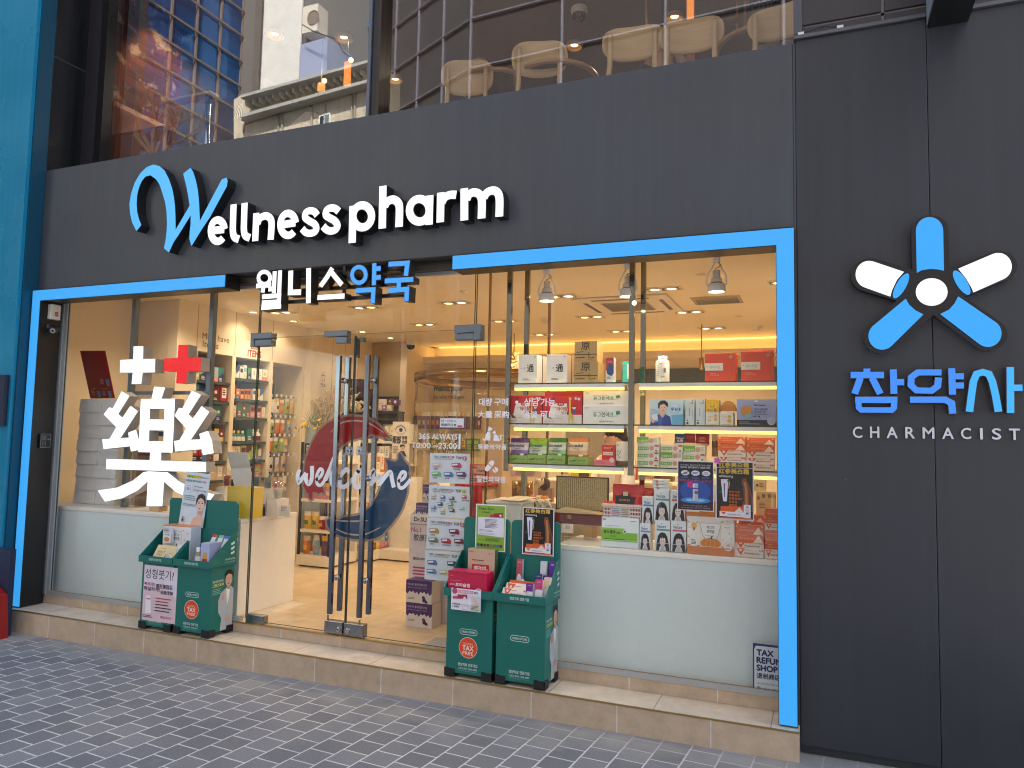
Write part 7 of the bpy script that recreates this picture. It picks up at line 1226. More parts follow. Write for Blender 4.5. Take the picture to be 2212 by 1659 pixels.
p = at('M', 40, 700, .80); q = at('M', 225, 1130, .80)
t = thing('carton_stand', 'white cardboard stand advertising collagen beside the best seller sheets', 'display stand', ((p.x+q.x)/2, .9, .07)); x0, x1 = p.x, p.x+.36; ys_ = .80
mb = MB(); mb.box(x0, x1, ys_, ys_+.32, .07, at('M', 40, 790, .8).z, K((222, 208, 206), .5)); mb.obj('body', t); mb = MB(); zz = at('M', 40, 790, .8).z; mb.box(x0, x1, ys_, ys_+.006, zz, zz+.07, K((232, 222, 206), .5)); [mb.prism([(ys_+.0062, zz), (ys_+.32, zz), (ys_+.32, zz+.22), (ys_+.0062, zz+.07)], xx, xx+.005, K((232, 222, 206), .5), axis='x') for xx in (x0, x1-.005)]; mb.obj('tray', t)
mb = MB(); f = Face(mb, (x0, ys_, zz), (1, 0, 0), (0, 0, -1), x1-x0, zz-.07); f.t('No.1', .04, .04, .27, .09, (180, 50, 60), .2); f.t('胶原蛋白', .10, .11, .62, .18, INK, .4); f.t('富含2000mg', .10, .35, .5, .385, (60, 50, 60), .4); f.bars(.1, .45, .6, .55, 3, (190, 60, 110)); f.r(0, 0, 1, .012, (206, 150, 150)); mb.obj('print', t); mb = MB(); f = Face(mb, (x0, ys_, zz+.07), (1, 0, 0), (0, 0, -1), x1-x0, .07); f.t('Dr.SUPER', .10, .3, .60, .75, (50, 44, 40), 1.2); mb.obj('print', t)
def choco(f): 
    P_ = [(0, 0), (1, 0), (1, .46)]+[(1-k/14, .46+.11*(1 if k % 2 else -.4)*(.6+.4*math.sin(k*2.1))) for k in range(1, 14)]+[(0, .5)]
    f.pg(P_, (78, 40, 100)); f.t('아로니아 콜라겐 젤리스틱', .06, .12, .80, .21, (206, 190, 214), .3); f.t('ARONIA COLLAGEN JELLY STICKS', .06, .27, .80, .32, (190, 170, 200), .3); f.bars(.08, .68, .4, .78, 2, (150, 130, 130)); f.el(.72, .76, .07, (60, 36, 60)); f.el(.8, .82, .05, (50, 30, 56)); f.pg([(.62, .62), (.72, .58), (.78, .7), (.66, .74)], (86, 46, 110))
for (x0_, y0_, x1_, y1_, Y, zb, lb) in ((0, 1352, 192, 1568, .60, .0705, 'on the floor, lower of two'), (0, 1122, 190, 1350, .60, None, 'second, on the floor box'), (95, 500, 225, 695, .82, None, 'on the collagen stand'), (165, 312, 236, 500, .86, None, 'topmost, above the collagen stand')):
    if zb is None: zb = {1122: .0705+at('M', 96, 1352, .60).z-at('M', 96, 1568, .60).z+.0006, 500: zz+.001, 312: zz+.001+at('M', 150, 500, .82).z-at('M', 150, 695, .82).z+.0006}[y0_]
    carton('purple and cream collagen carton %s' % lb, 'M', x0_, y0_, x1_+(75 if Y < .8 else 10), y1_, Y, .14, (226, 214, 204), choco, zb, group='purple collagen cartons', side=(206, 190, 176), top=(84, 44, 106))
o, mb, f = sheet('poster', 'M', 640, 200, 826, 402, 1.25, 'pink and red Chinese notice over the red cloth stall', back=(232, 170, 150)); f.ln([(.01, .01), (.99, .01), (.99, .99), (.01, .99)], .008, (206, 60, 50), closed=True); f.t('女性的', .06, .10, .40, .22, (110, 50, 50), .3); f.t('红色能源', .36, .25, .80, .38, (110, 50, 50), .3); f.t('石榴', .03, .44, .36, .6, (200, 40, 44), .6); f.bars(.4, .5, .95, .58, 1, (110, 40, 40)); f.bars(.05, .72, .9, .92, 2, (130, 60, 60)); mb.obj('print', o)
mb = MB(); xa, xb = at('M', 640, 400, 1.3).x-.1, at('M', 800, 400, 1.3).x; zt = at('M', 700, 405, 1.25).z; rr = random.Random(2); n_ = 22; V = []; Fc = []
for j, zz_ in enumerate((zt, zt-.01, zt-.14, zt-.28)):
    for i in range(n_+1): u = i/n_; V.append((xa+(xb-xa)*u, 1.22+(.02*math.sin(u*26)*(j/2)), zz_-(.05*abs(math.sin(u*7))+.03*math.sin(u*19) if j == 3 else 0)))
for j in range(3):
    for i in range(n_): q_ = j*(n_+1)+i; Fc.append((q_, q_+1, q_+n_+2, q_+n_+1))
mb.add(V, Fc, K((186, 34, 30), .55, var=.15)); mb.box(xa, xb, 1.24, 1.6, zt-.02, zt, K((186, 34, 30), .55)); o = mb.obj('red_cloth', None, ((xa+xb)/2, 1.4, .07), smooth=True, label='ruffled red cloth hanging from a stall behind the right window edge', cat='cloth')
mb = MB(); mb.box(xa+.02, xb-.02, 1.28, 1.58, .07, zt-.0205, K((206, 176, 136), .5)); mb.obj('stall', o)
# ---------------------------------------------------------------- consultation area seen under the hanging shelves
def slab(label, zone, x0, y0, x1, y1, Y, dep, col, name, cat, zb=None, bev=.003, **k):
    a = at(zone, x0, y1, Y); b = at(zone, x1, y0, Y); mb = MB(); z0 = a.z if zb is None else zb; mb.box(a.x, b.x, Y, Y+dep, z0, b.z, K(col, k.get('rough', .5), k.get('metal', 0))); return mb.obj(name, None, ((a.x+b.x)/2, Y+dep/2, z0), bev=bev, label=label, cat=cat)
slab('tall beige cabinet panel between the red cloth and the shelves', 'E', 1165, 420, 1400, 1500, 1.55, .4, (206, 178, 136), 'cabinet', 'cabinet', .07)
slab('long beige desk behind the right window counter', 'H', 150, 1270, 1700, 1600, 1.0, .55, (206, 182, 148), 'desk', 'desk', .07)
a = at('H', 145, 1175, 1.05); b = at('H', 440, 920, 1.05); zd = at('H', 150, 1270, 1.0).z; mb = MB(); r_ = (b.x-a.x)/2; mb.lathe([(0, zd), (r_, zd), (r_, b.z), (r_*.96, b.z), (r_*.96, b.z-.01), (0, b.z-.01)], ((a.x+b.x)/2, 1.2, 0), K((150, 112, 62), .25, .8), 28); mb.obj('brass_drum', None, ((a.x+b.x)/2, 1.2, zd), smooth=True, label='round brass drum on the desk behind the right window', cat='drum')
o, mb, f = sheet('notice', 'H', 213, 692, 672, 852, 1.3, 'pale pink notice board of fine print under the lowest shelf', cat='notice', back=(214, 176, 156)); f.bars(.18, .30, .46, .9, 8, (110, 84, 76), .35); f.bars(.50, .30, .80, .9, 8, (110, 84, 76), .35); mb.obj('print', o); mb = MB(); mb.box(o.location.x-.01, o.location.x+.01, 1.302, 1.32, zd, at('H', 0, 800, 1.3).z, M_STEEL); mb.obj('stand', o)
t = thing('ornament', 'curled brown and cream paper ornament left of the calligraphy screen', 'ornament', tuple(at('H', 680, 1040, 1.1))); mb = MB()
mb.ball(tuple(at('H', 720, 950, 1.1)), .045, .02, .055, K((70, 46, 34), .5), 16, 10); mb.obj('brown_disc', t, smooth=True); mb = MB()
mb.tube([at('H', *q, 1.07) for q in ((570, 960), (600, 890), (640, 900), (650, 960), (690, 930), (700, 860))], [.008, .018, .02, .018, .014, .004], K((206, 182, 140), .6), 8); mb.obj('paper_curl', t, smooth=True); mb = MB(); q = at('H', 720, 1000, 1.1); mb.box(q.x-.05, q.x+.06, 1.09, 1.14, zd, q.z, K((150, 110, 74), .5)); mb.obj('stem', t)
t = thing('snack_plate', 'low oval plate with wrapped sweets on the desk', 'plate', tuple(at('H', 480, 1165, .95))); mb = MB(); q = at('H', 480, 1165, .95); r_ = .17; mb.lathe([(0, -.012), (r_*.7, -.012), (r_, .004), (r_*.98, .006), (0, -.006)], tuple(q), K((214, 192, 156), .4), 28); mb.box(q.x-.04, q.x+.04, .92, 1.0, zd, q.z-.0125, K((60, 56, 54), .5)); mb.obj('plate', t, smooth=True)
rr = random.Random(6)
for i in range(9):
    mb = MB(); c = q+Vector((rr.uniform(.03, .15), rr.uniform(-.06, .06), .018)); mb.ball(tuple(c), .022, .016, .014, K(((226, 150, 60), (230, 206, 170), (214, 120, 50))[i % 3], .25), 7, 5); mb.obj('wrapped_sweet', None, tuple(c), label='crinkled orange and cream wrapped sweet on the oval plate', cat='sweet', group='wrapped sweets on the plate')
t = thing('elephant_figurine', 'small white spotted elephant figurine under the snack plate', 'figurine', tuple(at('H', 660, 1270, .85))); q = at('H', 660, 1225, .85); wf = K((222, 214, 200), .3); mb = MB(); mb.ball((q.x, .85, q.z), .045, .03, .032, wf, 14, 10); mb.ball((q.x+.045, .85, q.z+.012), .024, .02, .024, wf); mb.tube([(q.x+.062, .85, q.z+.008), (q.x+.078, .85, q.z-.02), (q.x+.085, .85, q.z-.035)], [.009, .007, .004], wf); zl = max(q.z-.06, .80); [mb.tube([(q.x+dx, .85+dy, q.z-.01), (q.x+dx, .85+dy, zl)], .011, wf) for dx in (-.025, .022) for dy in (-.014, .014)]; mb.obj('body', t, smooth=True)
mb = MB(); [mb.ball((q.x-.03+.013*i, .822+.003*(i % 2), q.z+.012*((i*2) % 3-1)), .005, .003, .005, K((90, 60, 50), .4), 6, 4) for i in range(6)]; mb.obj('spots', t); mb = MB(); mb.box(q.x-.07, q.x+.1, .80, .91, zl-.02, zl, K((206, 200, 190), .4)); mb.obj('base', t)
t = thing('storage_box', 'white plastic box with loose papers on its lid behind the green advert sheet', 'box', tuple(at('E', 1440, 1660, .48))); a = at('E', 1170, 1660, .48); b = at('E', 1600, 1425, .48); mb = MB(); mb.box(a.x, b.x+.03, .48, .74, .796, b.z, K((222, 222, 216), .35)); mb.obj('box', t, bev=.004); mb = MB(); mb.box(a.x-.01, b.x+.04, .47, .75, b.z+.0005, b.z+.02, K((232, 230, 222), .35)); mb.obj('lid', t, bev=.004); mb = MB(); mb.T = Matrix.Translation((a.x+.04, .5, b.z+.021)) @ Matrix.Rotation(R(9), 4, 'Z'); mb.box(0, .16, 0, .2, 0, .004, K((236, 226, 206), .6)); mb.T = Matrix.Translation((a.x+.09, .47, b.z+.026)) @ Matrix.Rotation(R(-14), 4, 'Z') @ Matrix.Rotation(R(4), 4, 'X'); mb.box(0, .17, 0, .22, 0, .003, K((230, 214, 184), .6)); mb.obj('papers', t)
mb = MB(); f = Face(mb, (a.x, .48, b.z), (1, 0, 0), (0, 0, -1), b.x-a.x, b.z-.796); f.r(0, .55, .92, 1, (206, 216, 150)); f.r(.9, .6, .98, 1, (200, 60, 50)); mb.obj('print', t)
o, mb, f = sheet('calligraphy_screen', 'H', 888, 822, 1643, 1352, .72, 'framed screen filled with rows of brush characters behind the right window', cat='screen', th=.014, back=(30, 26, 26))
f.r(.025, .035, .975, .965, (196, 178, 140)); rr = random.Random(12); ik = K((52, 44, 38), .7, var=0)
for c_ in range(25):
    y = .05
    while y < .94:
        h = rr.uniform(.018, .034); x = .045+c_*.0375; f.pg([(x, y), (x+rr.uniform(.010, .02), y+rr.uniform(0, .008)), (x+.018, y+h), (x+rr.uniform(0, .01), y+h*.8)], ik); f.k -= .0004; y += h+rr.uniform(.006, .012)
mb.obj('print', o)
t = thing('lacquer_case', 'dark red lacquer case with a gold clasp in front of the calligraphy screen', 'case', tuple(at('H', 1190, 1510, .56))); a = at('H', 835, 1508, .56); b = at('H', 1548, 1395, .56); zc = max(a.z, .80)
mb = MB(); mb.box(a.x, b.x, .56, .715, zc, b.z, K((96, 26, 30), .3)); mb.obj('case_body', t, bev=.004); mb = MB(); mb.prism([(a.x+.02, b.z+.0005), (b.x-.01, b.z+.0005), (b.x-.06, b.z+.012), (a.x+.05, b.z+.03)], .565, .70, K((206, 186, 150), .6)); mb.obj('paper_lining', t); mb = MB(); c = at('H', 1080, 1420, .56); mb.box(c.x-.013, c.x+.013, .553, .5595, c.z-.014, c.z+.014, M_GOLD); mb.obj('clasp', t, bev=.002)
for xx in (a.x+.08, b.x-.1):
    mb = MB(); mb.box(xx-.03, xx+.03, .58, .70, .796, zc-.001, K((186, 150, 100), .5)); mb.obj('foot', t)
o, mb, f = sheet('leaflet', 'H', 960, 1515, 1130, 1659, .45, 'curling white leaflet below the red lacquer case', cat='leaflet', back=(226, 214, 196)); f.bars(.3, .1, .85, .6, 5, (130, 120, 110), .35); mb.obj('print', o)
for (zone, x0, y0, x1, y1, Y, c, lb) in (('H', 1095, 740, 1740, 880, 2.2, (206, 176, 60), 'yellow box front far behind under the lowest shelf'), ('H', 1755, 770, 1915, 870, 2.0, (222, 210, 196), 'cream box with dark marks far behind the red pouch'), ('H', 1920, 715, 2030, 885, 2.0, (206, 60, 40), 'orange red box far behind the red pouch'), ('H', 920, 745, 1090, 830, 2.3, (222, 204, 170), 'cream box far behind the calligraphy screen'), ('I', 110, 780, 320, 870, 2.0, (214, 170, 150), 'pale pink box far behind the woman boxes'), ('I', 330, 810, 620, 900, 2.1, (110, 96, 84), 'brown framed box far behind the flat white boxes'), ('I', 1800, 880, 1965, 1045, 1.0, (206, 180, 150), 'cream box with brown pictures behind the orange stacks')):
    carton(lb, zone, x0, y0, x1, y1, Y, .12, c, lambda f: (f.el(.3, .5, .12, (90, 60, 50)), f.bars(.5, .3, .9, .7, 3, (140, 110, 90))))
mb = MB(); p0 = at('H', 900, 885, 2.0); p1 = at('I', 640, 905, 2.0); mb.box(p0.x-.2, p1.x+.3, 1.95, 2.5, .07, p0.z-.002, K((214, 192, 158), .5)); mb.obj('back_counter', None, (p0.x, 2.2, .07), label='long beige counter across the middle of the shop behind the hanging shelves', cat='counter')
o, mb, f = sheet('sign_board', 'I', 1830, 1050, 2125, 1420, .52, 'cream board with curved Korean writing behind the orange stacks', cat='sign', back=(216, 192, 156)); f.t('동', .06, .18, .2, .34, INK, .6); f.t('물', .30, .10, .46, .24, INK, .6); f.t('용', .58, .08, .76, .24, INK, .6); f.t('의', .86, .12, .98, .28, (190, 50, 60), .6); f.bars(.16, .46, .5, .7, 4, INK, .35); mb.obj('print', o)
small_bottle('white dropper bottle standing before the cream sign board', 'I', 2035, 1160, 2125, 1420, .50, (222, 200, 170), (230, 214, 190))
# chandelier
t = thing('chandelier', 'small glowing crystal chandelier beside the left shelf post', 'chandelier', tuple(at('F', 265, 330, 4.6))); a = at('F', 215, 600, 4.6); b = at('F', 325, 325, 4.6); cx, r_ = (a.x+b.x)/2, (b.x-a.x)*.5; mb = MB(); rr = random.Random(5); cr = EM((255, 190, 110), 2.4*LB); cr2 = K((236, 206, 160), .1)
for i in range(150): an = rr.uniform(0, 6.28); z = rr.uniform(a.z, b.z); s_ = rr.uniform(.012, .022); c = Vector((cx+math.cos(an)*r_, 4.6+math.sin(an)*r_, z)); mb.ball(tuple(c), s_, s_, s_, cr if i % 3 == 0 else cr2, 5, 3)
mb.obj('crystals', t); mb = MB(); mb.ball((cx, 4.6, (a.z*.6+b.z*.4)), r_*.45, r_*.45, r_*.5, EM((255, 220, 150), 12*LB)); mb.obj('bulb', t); mb = MB(); mb.tube([(cx, 4.6, b.z-.05), (cx, 4.6, ZC)], .008, M_GOLD); mb.obj('rod', t)
# slim hanging brass lamp at the right
t = thing('pendant_lamp', 'brass cylinder lamp glowing behind the orange red boxes', 'lamp', tuple(at('G', 1040, 570, 4.4))); a = at('G', 1002, 565, 4.4); b = at('G', 1080, 405, 4.4); mb = MB(); r_ = (b.x-a.x)/2; mb.lathe([(r_, 0), (r_, b.z-a.z), (0, b.z-a.z)], (a.x+r_, 4.4, a.z), K((170, 134, 84), .3, .8), 20); mb.tube([(a.x+r_, 4.4, b.z), (a.x+r_, 4.4, ZC)], .006, M_GOLD); mb.obj('shade', t, smooth=True); mb = MB(); mb.lathe([(0, .01), (r_*.9, .01)], (a.x+r_, 4.4, a.z), EM((255, 224, 160), 12*LB), 16); mb.obj('bulb', t)
# tall square steel columns and hanging rail in the room
for (c, x0, x1, y1, Y, lb) in ((5, 935, 965, 190, .95, 'gold tinted steel pole behind the right door edge'), (5, 1325, 1352, 440, 2.6, 'slim steel pole between the shelf posts')):
    a = at(c, x0, 1200, Y); b = at(c, x1, y1, Y); mb = MB(); mb.box(a.x, b.x, Y, Y+.03, .07, 2.82, K((150, 126, 90), .15, .9)); mb.obj('steel_pole', None, (a.x, Y, .07), label=lb, cat='pole')
# paddle shaped acrylic sign and covered display cups on the left counter end
t = thing('acrylic_stand', 'bent grey panel stand at the right end of the left counter', 'stand', tuple(at('B', 900, 1170, .42))); mb = MB(); ac = K((196, 192, 184), .4); P_ = [at('B', 710, 665, .36), at('B', 1005, 670, .36), at('B', 1048, 890, .44), at('B', 770, 905, .44), at('B', 1105, 1170, .40), at('B', 820, 1165, .40)]
V = [tuple(p) for p in P_]+[(p.x, p.y+.006, p.z) for p in P_]; mb.add(V, [(0, 3, 2, 1), (3, 5, 4, 2), (6, 7, 8, 9), (9, 8, 10, 11), (0, 1, 7, 6), (1, 2, 8, 7), (2, 4, 10, 8), (4, 5, 11, 10), (5, 3, 9, 11), (3, 0, 6, 9)], ac); mb.obj('panel', t); q = P_[4]; mb = MB(); mb.box(q.x-.18, q.x+.01, .37, .46, .801, P_[5].z-.001, K((222, 214, 200), .4)); mb.obj('riser', t)
for i, (x0, y0, x1, y1, c, lb) in enumerate(((655, 900, 785, 1160, (150, 40, 44), 'domed clear cup with a red drink left of the bent panel'), (1070, 910, 1210, 1190, (70, 100, 130), 'domed clear cup with a blue label right of the bent panel'), (1235, 920, 1385, 1200, (120, 130, 110), 'domed clear cup with a framed card, right of the blue cup'), (1380, 1090, 1540, 1330, (200, 190, 176), 'low domed clear cup at the end of the counter'))):
    a = at('B', x0, y1, .62); b = at('B', x1, y0, .62); r_ = (b.x-a.x)/2; cx = (a.x+b.x)/2; z0 = a.z; h = b.z-a.z; cl = GL(.10, (.93, .93, .92), 3.)
    t = thing('display_cup', lb, 'cup', (cx, .62, .80)); mb = MB(); mb.lathe([(r_*.62, .004), (r_*.9, h*.68)]+[(r_*math.cos(R(q)), h*.70+h*.30*math.sin(R(q))) for q in range(0, 91, 15)], (cx, .62, z0), cl, 18); mb.obj('clear_cup', t, smooth=True)
    mb = MB(); mb.lathe([(0, .006), (r_*.5, .006), (r_*.7, h*.6), (0, h*.6)], (cx, .62, z0), K(c, .4), 16); mb.obj('drink', t, smooth=True); mb = MB(); mb.box(cx-r_, cx+r_, .55, .69, .801, z0, K((226, 218, 204), .4)); mb.obj('riser', t)
slab('plain yellow gift box on the counter behind the second green stand', 'B', 700, 1180, 1095, 1590, .33, .12, (222, 186, 40), 'gift_box', 'box', .801)
carton('pale blue gift box with a picture panel left of the yellow box', 'B', 570, 1285, 712, 1400, .31, .10, (150, 180, 210), lambda f: f.bars(.2, .3, .7, .8, 2, (90, 120, 160)), .801, side=(176, 168, 160))
carton('teal and cream box in front of the yellow gift box', 'B', 1095, 1350, 1280, 1505, .55, .10, (206, 200, 184), lambda f: (f.r(0, 0, 1, .25, (80, 140, 140)), f.bars(.1, .4, .9, .8, 4, (150, 140, 120))), .801)
carton('white price card box at the end of the left counter', 'B', 1425, 1370, 1625, 1520, .60, .012, (226, 216, 200), lambda f: f.bars(.1, .15, .9, .6, 3, (170, 160, 150)), .801)
for i, (x0, x1, y0) in enumerate(((605, 670, 1240), (665, 760, 1232), (782, 865, 1245), (868, 985, 1238))):
    carton('white and brown medicine carton at the foot of the big character, %s from the left' % ORD[i], 4, x0, y0, x1, 1640, .62, .10, ((150, 116, 80), (160, 122, 84), (206, 200, 188), (156, 122, 86))[i], lambda f: (f.bars(.15, .5, .8, .8, 4, (150, 90, 60)), f.r(.1, .1, .9, .2, (120, 84, 56))), .801, group='cartons at the foot of the character')
# ---------------------------------------------------------------- people
def person(label, loc, rotz, joints, edges, radii, head, hair_c, coat, skin=(222, 178, 150)):
    t = thing('person', label, 'person', loc); t.rotation_euler = (0, 0, rotz)
    me = bpy.data.meshes.new('body'); me.from_pydata(joints, edges, []); me.materials.append(K(skin, .5, var=.03)); o = bpy.data.objects.new('body', me); COL.objects.link(o); o.parent = t
    sk = o.modifiers.new('skin', 'SKIN'); sk.use_smooth_shade = True
    for i, r_ in enumerate(radii): v = me.skin_vertices[0].data[i]; v.radius = (r_, r_) if not isinstance(r_, tuple) else r_; v.use_root = (i == 0)
    s2 = o.modifiers.new('sub', 'SUBSURF'); s2.levels = 2; s2.render_levels = 2
    hx, hy, hz = head; L = worldloc(t)
    def part(mb, nm, sm=True):
        q = mb.obj(nm, t, origin=L, smooth=sm); return q
    def off(mb): mb.T = Matrix.Translation(L); return mb
    mb = off(MB()); hc = K(hair_c, .45, var=.1); mb.ball((hx, hy+.018, hz+.03), .088, .10, .105, hc, 18, 12); mb.ball((hx+.0, hy+.07, hz-.05), .06, .045, .09, hc, 14, 10); part(mb, 'hair')
    mb = off(MB())
    for s_ in (-1, 1): mb.ball((hx+s_*.03, hy-.085, hz+.0), .011, .006, .006, K((40, 30, 28), .3), 8, 6)
    mb.ball((hx, hy-.092, hz-.055), .022, .008, .006, K((180, 90, 86), .4), 8, 6); mb.ball((hx, hy-.098, hz-.022), .012, .018, .02, K(skin, .5, var=.03), 8, 6); part(mb, 'face')
    mb = off(MB()); cc = K(coat, .7, var=.05); mb.lathe([(.06, .53), (.10, .52), (.165, .47), (.17, .30), (.15, .08), (.16, -.02)], (0, 0, 0), cc, 20)
    for v in range(len(mb.v)): mb.v[v].y = (mb.v[v].y-L.y)*.68+L.y
    part(mb, 'coat'); return t, off, part, cc
JT = [(0, 0, 0), (0, 0, .22), (0, 0, .44), (0, -.01, .56), (0, -.02, .66), (0, -.03, .74), (-.17, 0, .47), (-.22, -.06, .22), (-.13, -.24, .16), (-.08, -.30, .17), (.17, 0, .47), (.22, -.06, .22), (.13, -.24, .16), (.08, -.30, .17), (-.09, -.10, -.02), (-.10, -.42, -.02), (-.10, -.40, -.42), (.09, -.10, -.02), (.10, -.42, -.02), (.10, -.40, -.42)]
ED = [(0, 1), (1, 2), (2, 3), (3, 4), (4, 5), (2, 6), (6, 7), (7, 8), (8, 9), (2, 10), (10, 11), (11, 12), (12, 13), (0, 14), (14, 15), (15, 16), (0, 17), (17, 18), (18, 19)]
RD_ = [.13, .12, .12, .05, .085, .07, .06, .045, .035, .025, .06, .045, .035, .025, .08, .065, .05, .08, .065, .05]
p = at('H', 1735, 235, 1.75)
t, off, part, cc = person('person in a white coat with dark tied hair seated behind the desk, looking down', (p.x, 1.8, p.z-.68), R(-35), JT, ED, RD_, (0, -.02, .68), (30, 24, 24), (222, 214, 204))
mb = off(MB())
for s_ in (-1, 1):
    mb.tube([(s_*.15, 0, .47), (s_*.22, -.06, .22), (s_*.14, -.22, .165)], [.065, .055, .045], cc, 12)
part(mb, 'sleeves'); mb = off(MB()); mb.ball((.02, .10, .62), .05, .05, .07, K((30, 24, 24), .45), 12, 8); part(mb, 'hair_bun')
mb = off(MB())
for s_ in (-1, 1):
    for k in range(4): mb.tube([(s_*.085-.02*s_+.012*k*s_, -.30, .175), (s_*.075-.02*s_+.012*k*s_, -.335, .17), (s_*.07-.02*s_+.012*k*s_, -.355, .155)], [.009, .008, .006], K((222, 178, 150), .5, var=.03), 7)
    mb.tube([(s_*.06, -.29, .18), (s_*.04, -.315, .18)], [.009, .007], K((222, 178, 150), .5, var=.03), 7)
part(mb, 'fingers')
# ---------------------------------------------------------------- cafe upstairs
ZF2, ZC2 = 3.47, 5.80
mb = MB(); mb.box(-6.42, .13, .441, 7.6, ZC2, 5.94, K((120, 106, 96), .6)); mb.obj('cafe_ceiling', B)
mb = MB(); mb.box(-6.42, .13, .445, 7.6, 3.4505, ZF2, K((96, 74, 56), .5)); mb.obj('cafe_floor', B)
yb_ = atx('S', 1400, 500, -6.1).y
mb = MB(); mb.box(-6.42, .13, 5.2, 5.3, ZF2, ZC2, K((74, 68, 64), .6)); mb.box(.06, .13, .44, 5.2, ZF2, ZC2, K((84, 78, 74), .6)); mb.box(-6.42, -6.1, yb_+.001, 5.2, ZF2+.001, ZC2-.001, K((70, 62, 58), .6)); mb.obj('cafe_wall', B)
def brickmat():
    mt, n, b = nodes('old_brick'); tc = N(n, 'TexCoord'); sx = N(n, 'SeparateXYZ'); cx = N(n, 'CombineXYZ'); n.links.new(tc.outputs['Object'], sx.inputs[0]); n.links.new(sx.outputs[1], cx.inputs[0]); n.links.new(sx.outputs[2], cx.inputs[1])
    br = N(n, 'TexBrick', offset=.5); br.inputs['Scale'].default_value = 1; br.inputs['Brick Width'].default_value = .22; br.inputs['Row Height'].default_value = .078; br.inputs['Mortar Size'].default_value = .007
    br.inputs['Color1'].default_value = (*lin((128, 62, 40)), 1); br.inputs['Color2'].default_value = (*lin((92, 46, 34)), 1); br.inputs['Mortar'].default_value = (*lin((88, 80, 70)), 1); n.links.new(cx.outputs[0], br.inputs['Vector'])
    n1 = N(n, 'TexNoise', n_Scale=7., n_Detail=6.); n.links.new(tc.outputs['Object'], n1.inputs['Vector']); mr = N(n, 'MapRange', i_1=.58, i_2=.66, i_3=0., i_4=.8); n.links.new(n1.outputs[0], mr.inputs[0])
    mx = N(n, 'Mix', data_type='RGBA'); mx.inputs[7].default_value = (*lin((190, 168, 140)), 1); n.links.new(mr.outputs[0], mx.inputs[0]); n.links.new(br.outputs[0], mx.inputs[6]); n.links.new(mx.outputs[2], b.inputs['Base Color']); b.inputs['Roughness'].default_value = .8
    bp = N(n, 'Bump', n_Strength=.8, n_Distance=.008); bp.invert = True; n.links.new(br.outputs['Fac'], bp.inputs['Height']); n.links.new(bp.outputs[0], b.inputs['Normal']); return mt
yb_ = atx('S', 1400, 500, -6.1).y
mb = MB(); mb.box(-6.41, -6.1, .445, yb_, ZF2+.001, ZC2-.001, brickmat()); mb.obj('brick_wall', B)
t = thing('wall_spotlight', 'warm spotlight washing the old brick wall upstairs', 'spotlight', (-5.6, .9, ZC2)); mb = MB(); mb.lathe([(.04, 0), (.04, -.1), (0, -.1)], (-5.6, .9, ZC2), K((40, 36, 34), .4), 16); mb.obj('housing', t); spot(t, (-5.6, .9, ZC2-.12), 12, R(80), .6, (1, .66, .36), .03, (-6.1, 1.25, 4.9))
for i, (x, y, lb) in enumerate(((-4.597, 3.233, 'leftmost of the ring lights above the cafe chairs'), (-3.462, 3.234, 'second of the ring lights above the cafe chairs'), (-2.331, 3.237, 'third of the ring lights above the cafe chairs'), (-1.209, 3.063, 'ring light nearest the right chair upstairs'), (-5.3, 1.9, 'ring light before the brick wall upstairs'), (-4.63, 2.22, 'ring light over the sofas upstairs'))):
    t = thing('ring_light', lb, 'ceiling light', (x, y, ZC2), 'cafe ring lights'); mb = MB(); mb.lathe([(.085, -.0005), (.10, -.045), (.085, -.055), (.075, -.04), (.07, -.0005)], (x, y, ZC2), K((206, 170, 130), .4), 22); mb.obj('ring', t, smooth=True); mb = MB(); mb.lathe([(0, -.02), (.04, -.02)], (x, y, ZC2), EM((255, 206, 130), 9*LB), 14); mb.obj('bulb', t); spot(t, (x, y, ZC2-.06), 14, R(150))
p = atz(2, 1543, 52, ZC2); dome(p, 'dome camera with white base on the cafe ceiling', ZC2, 1.5)
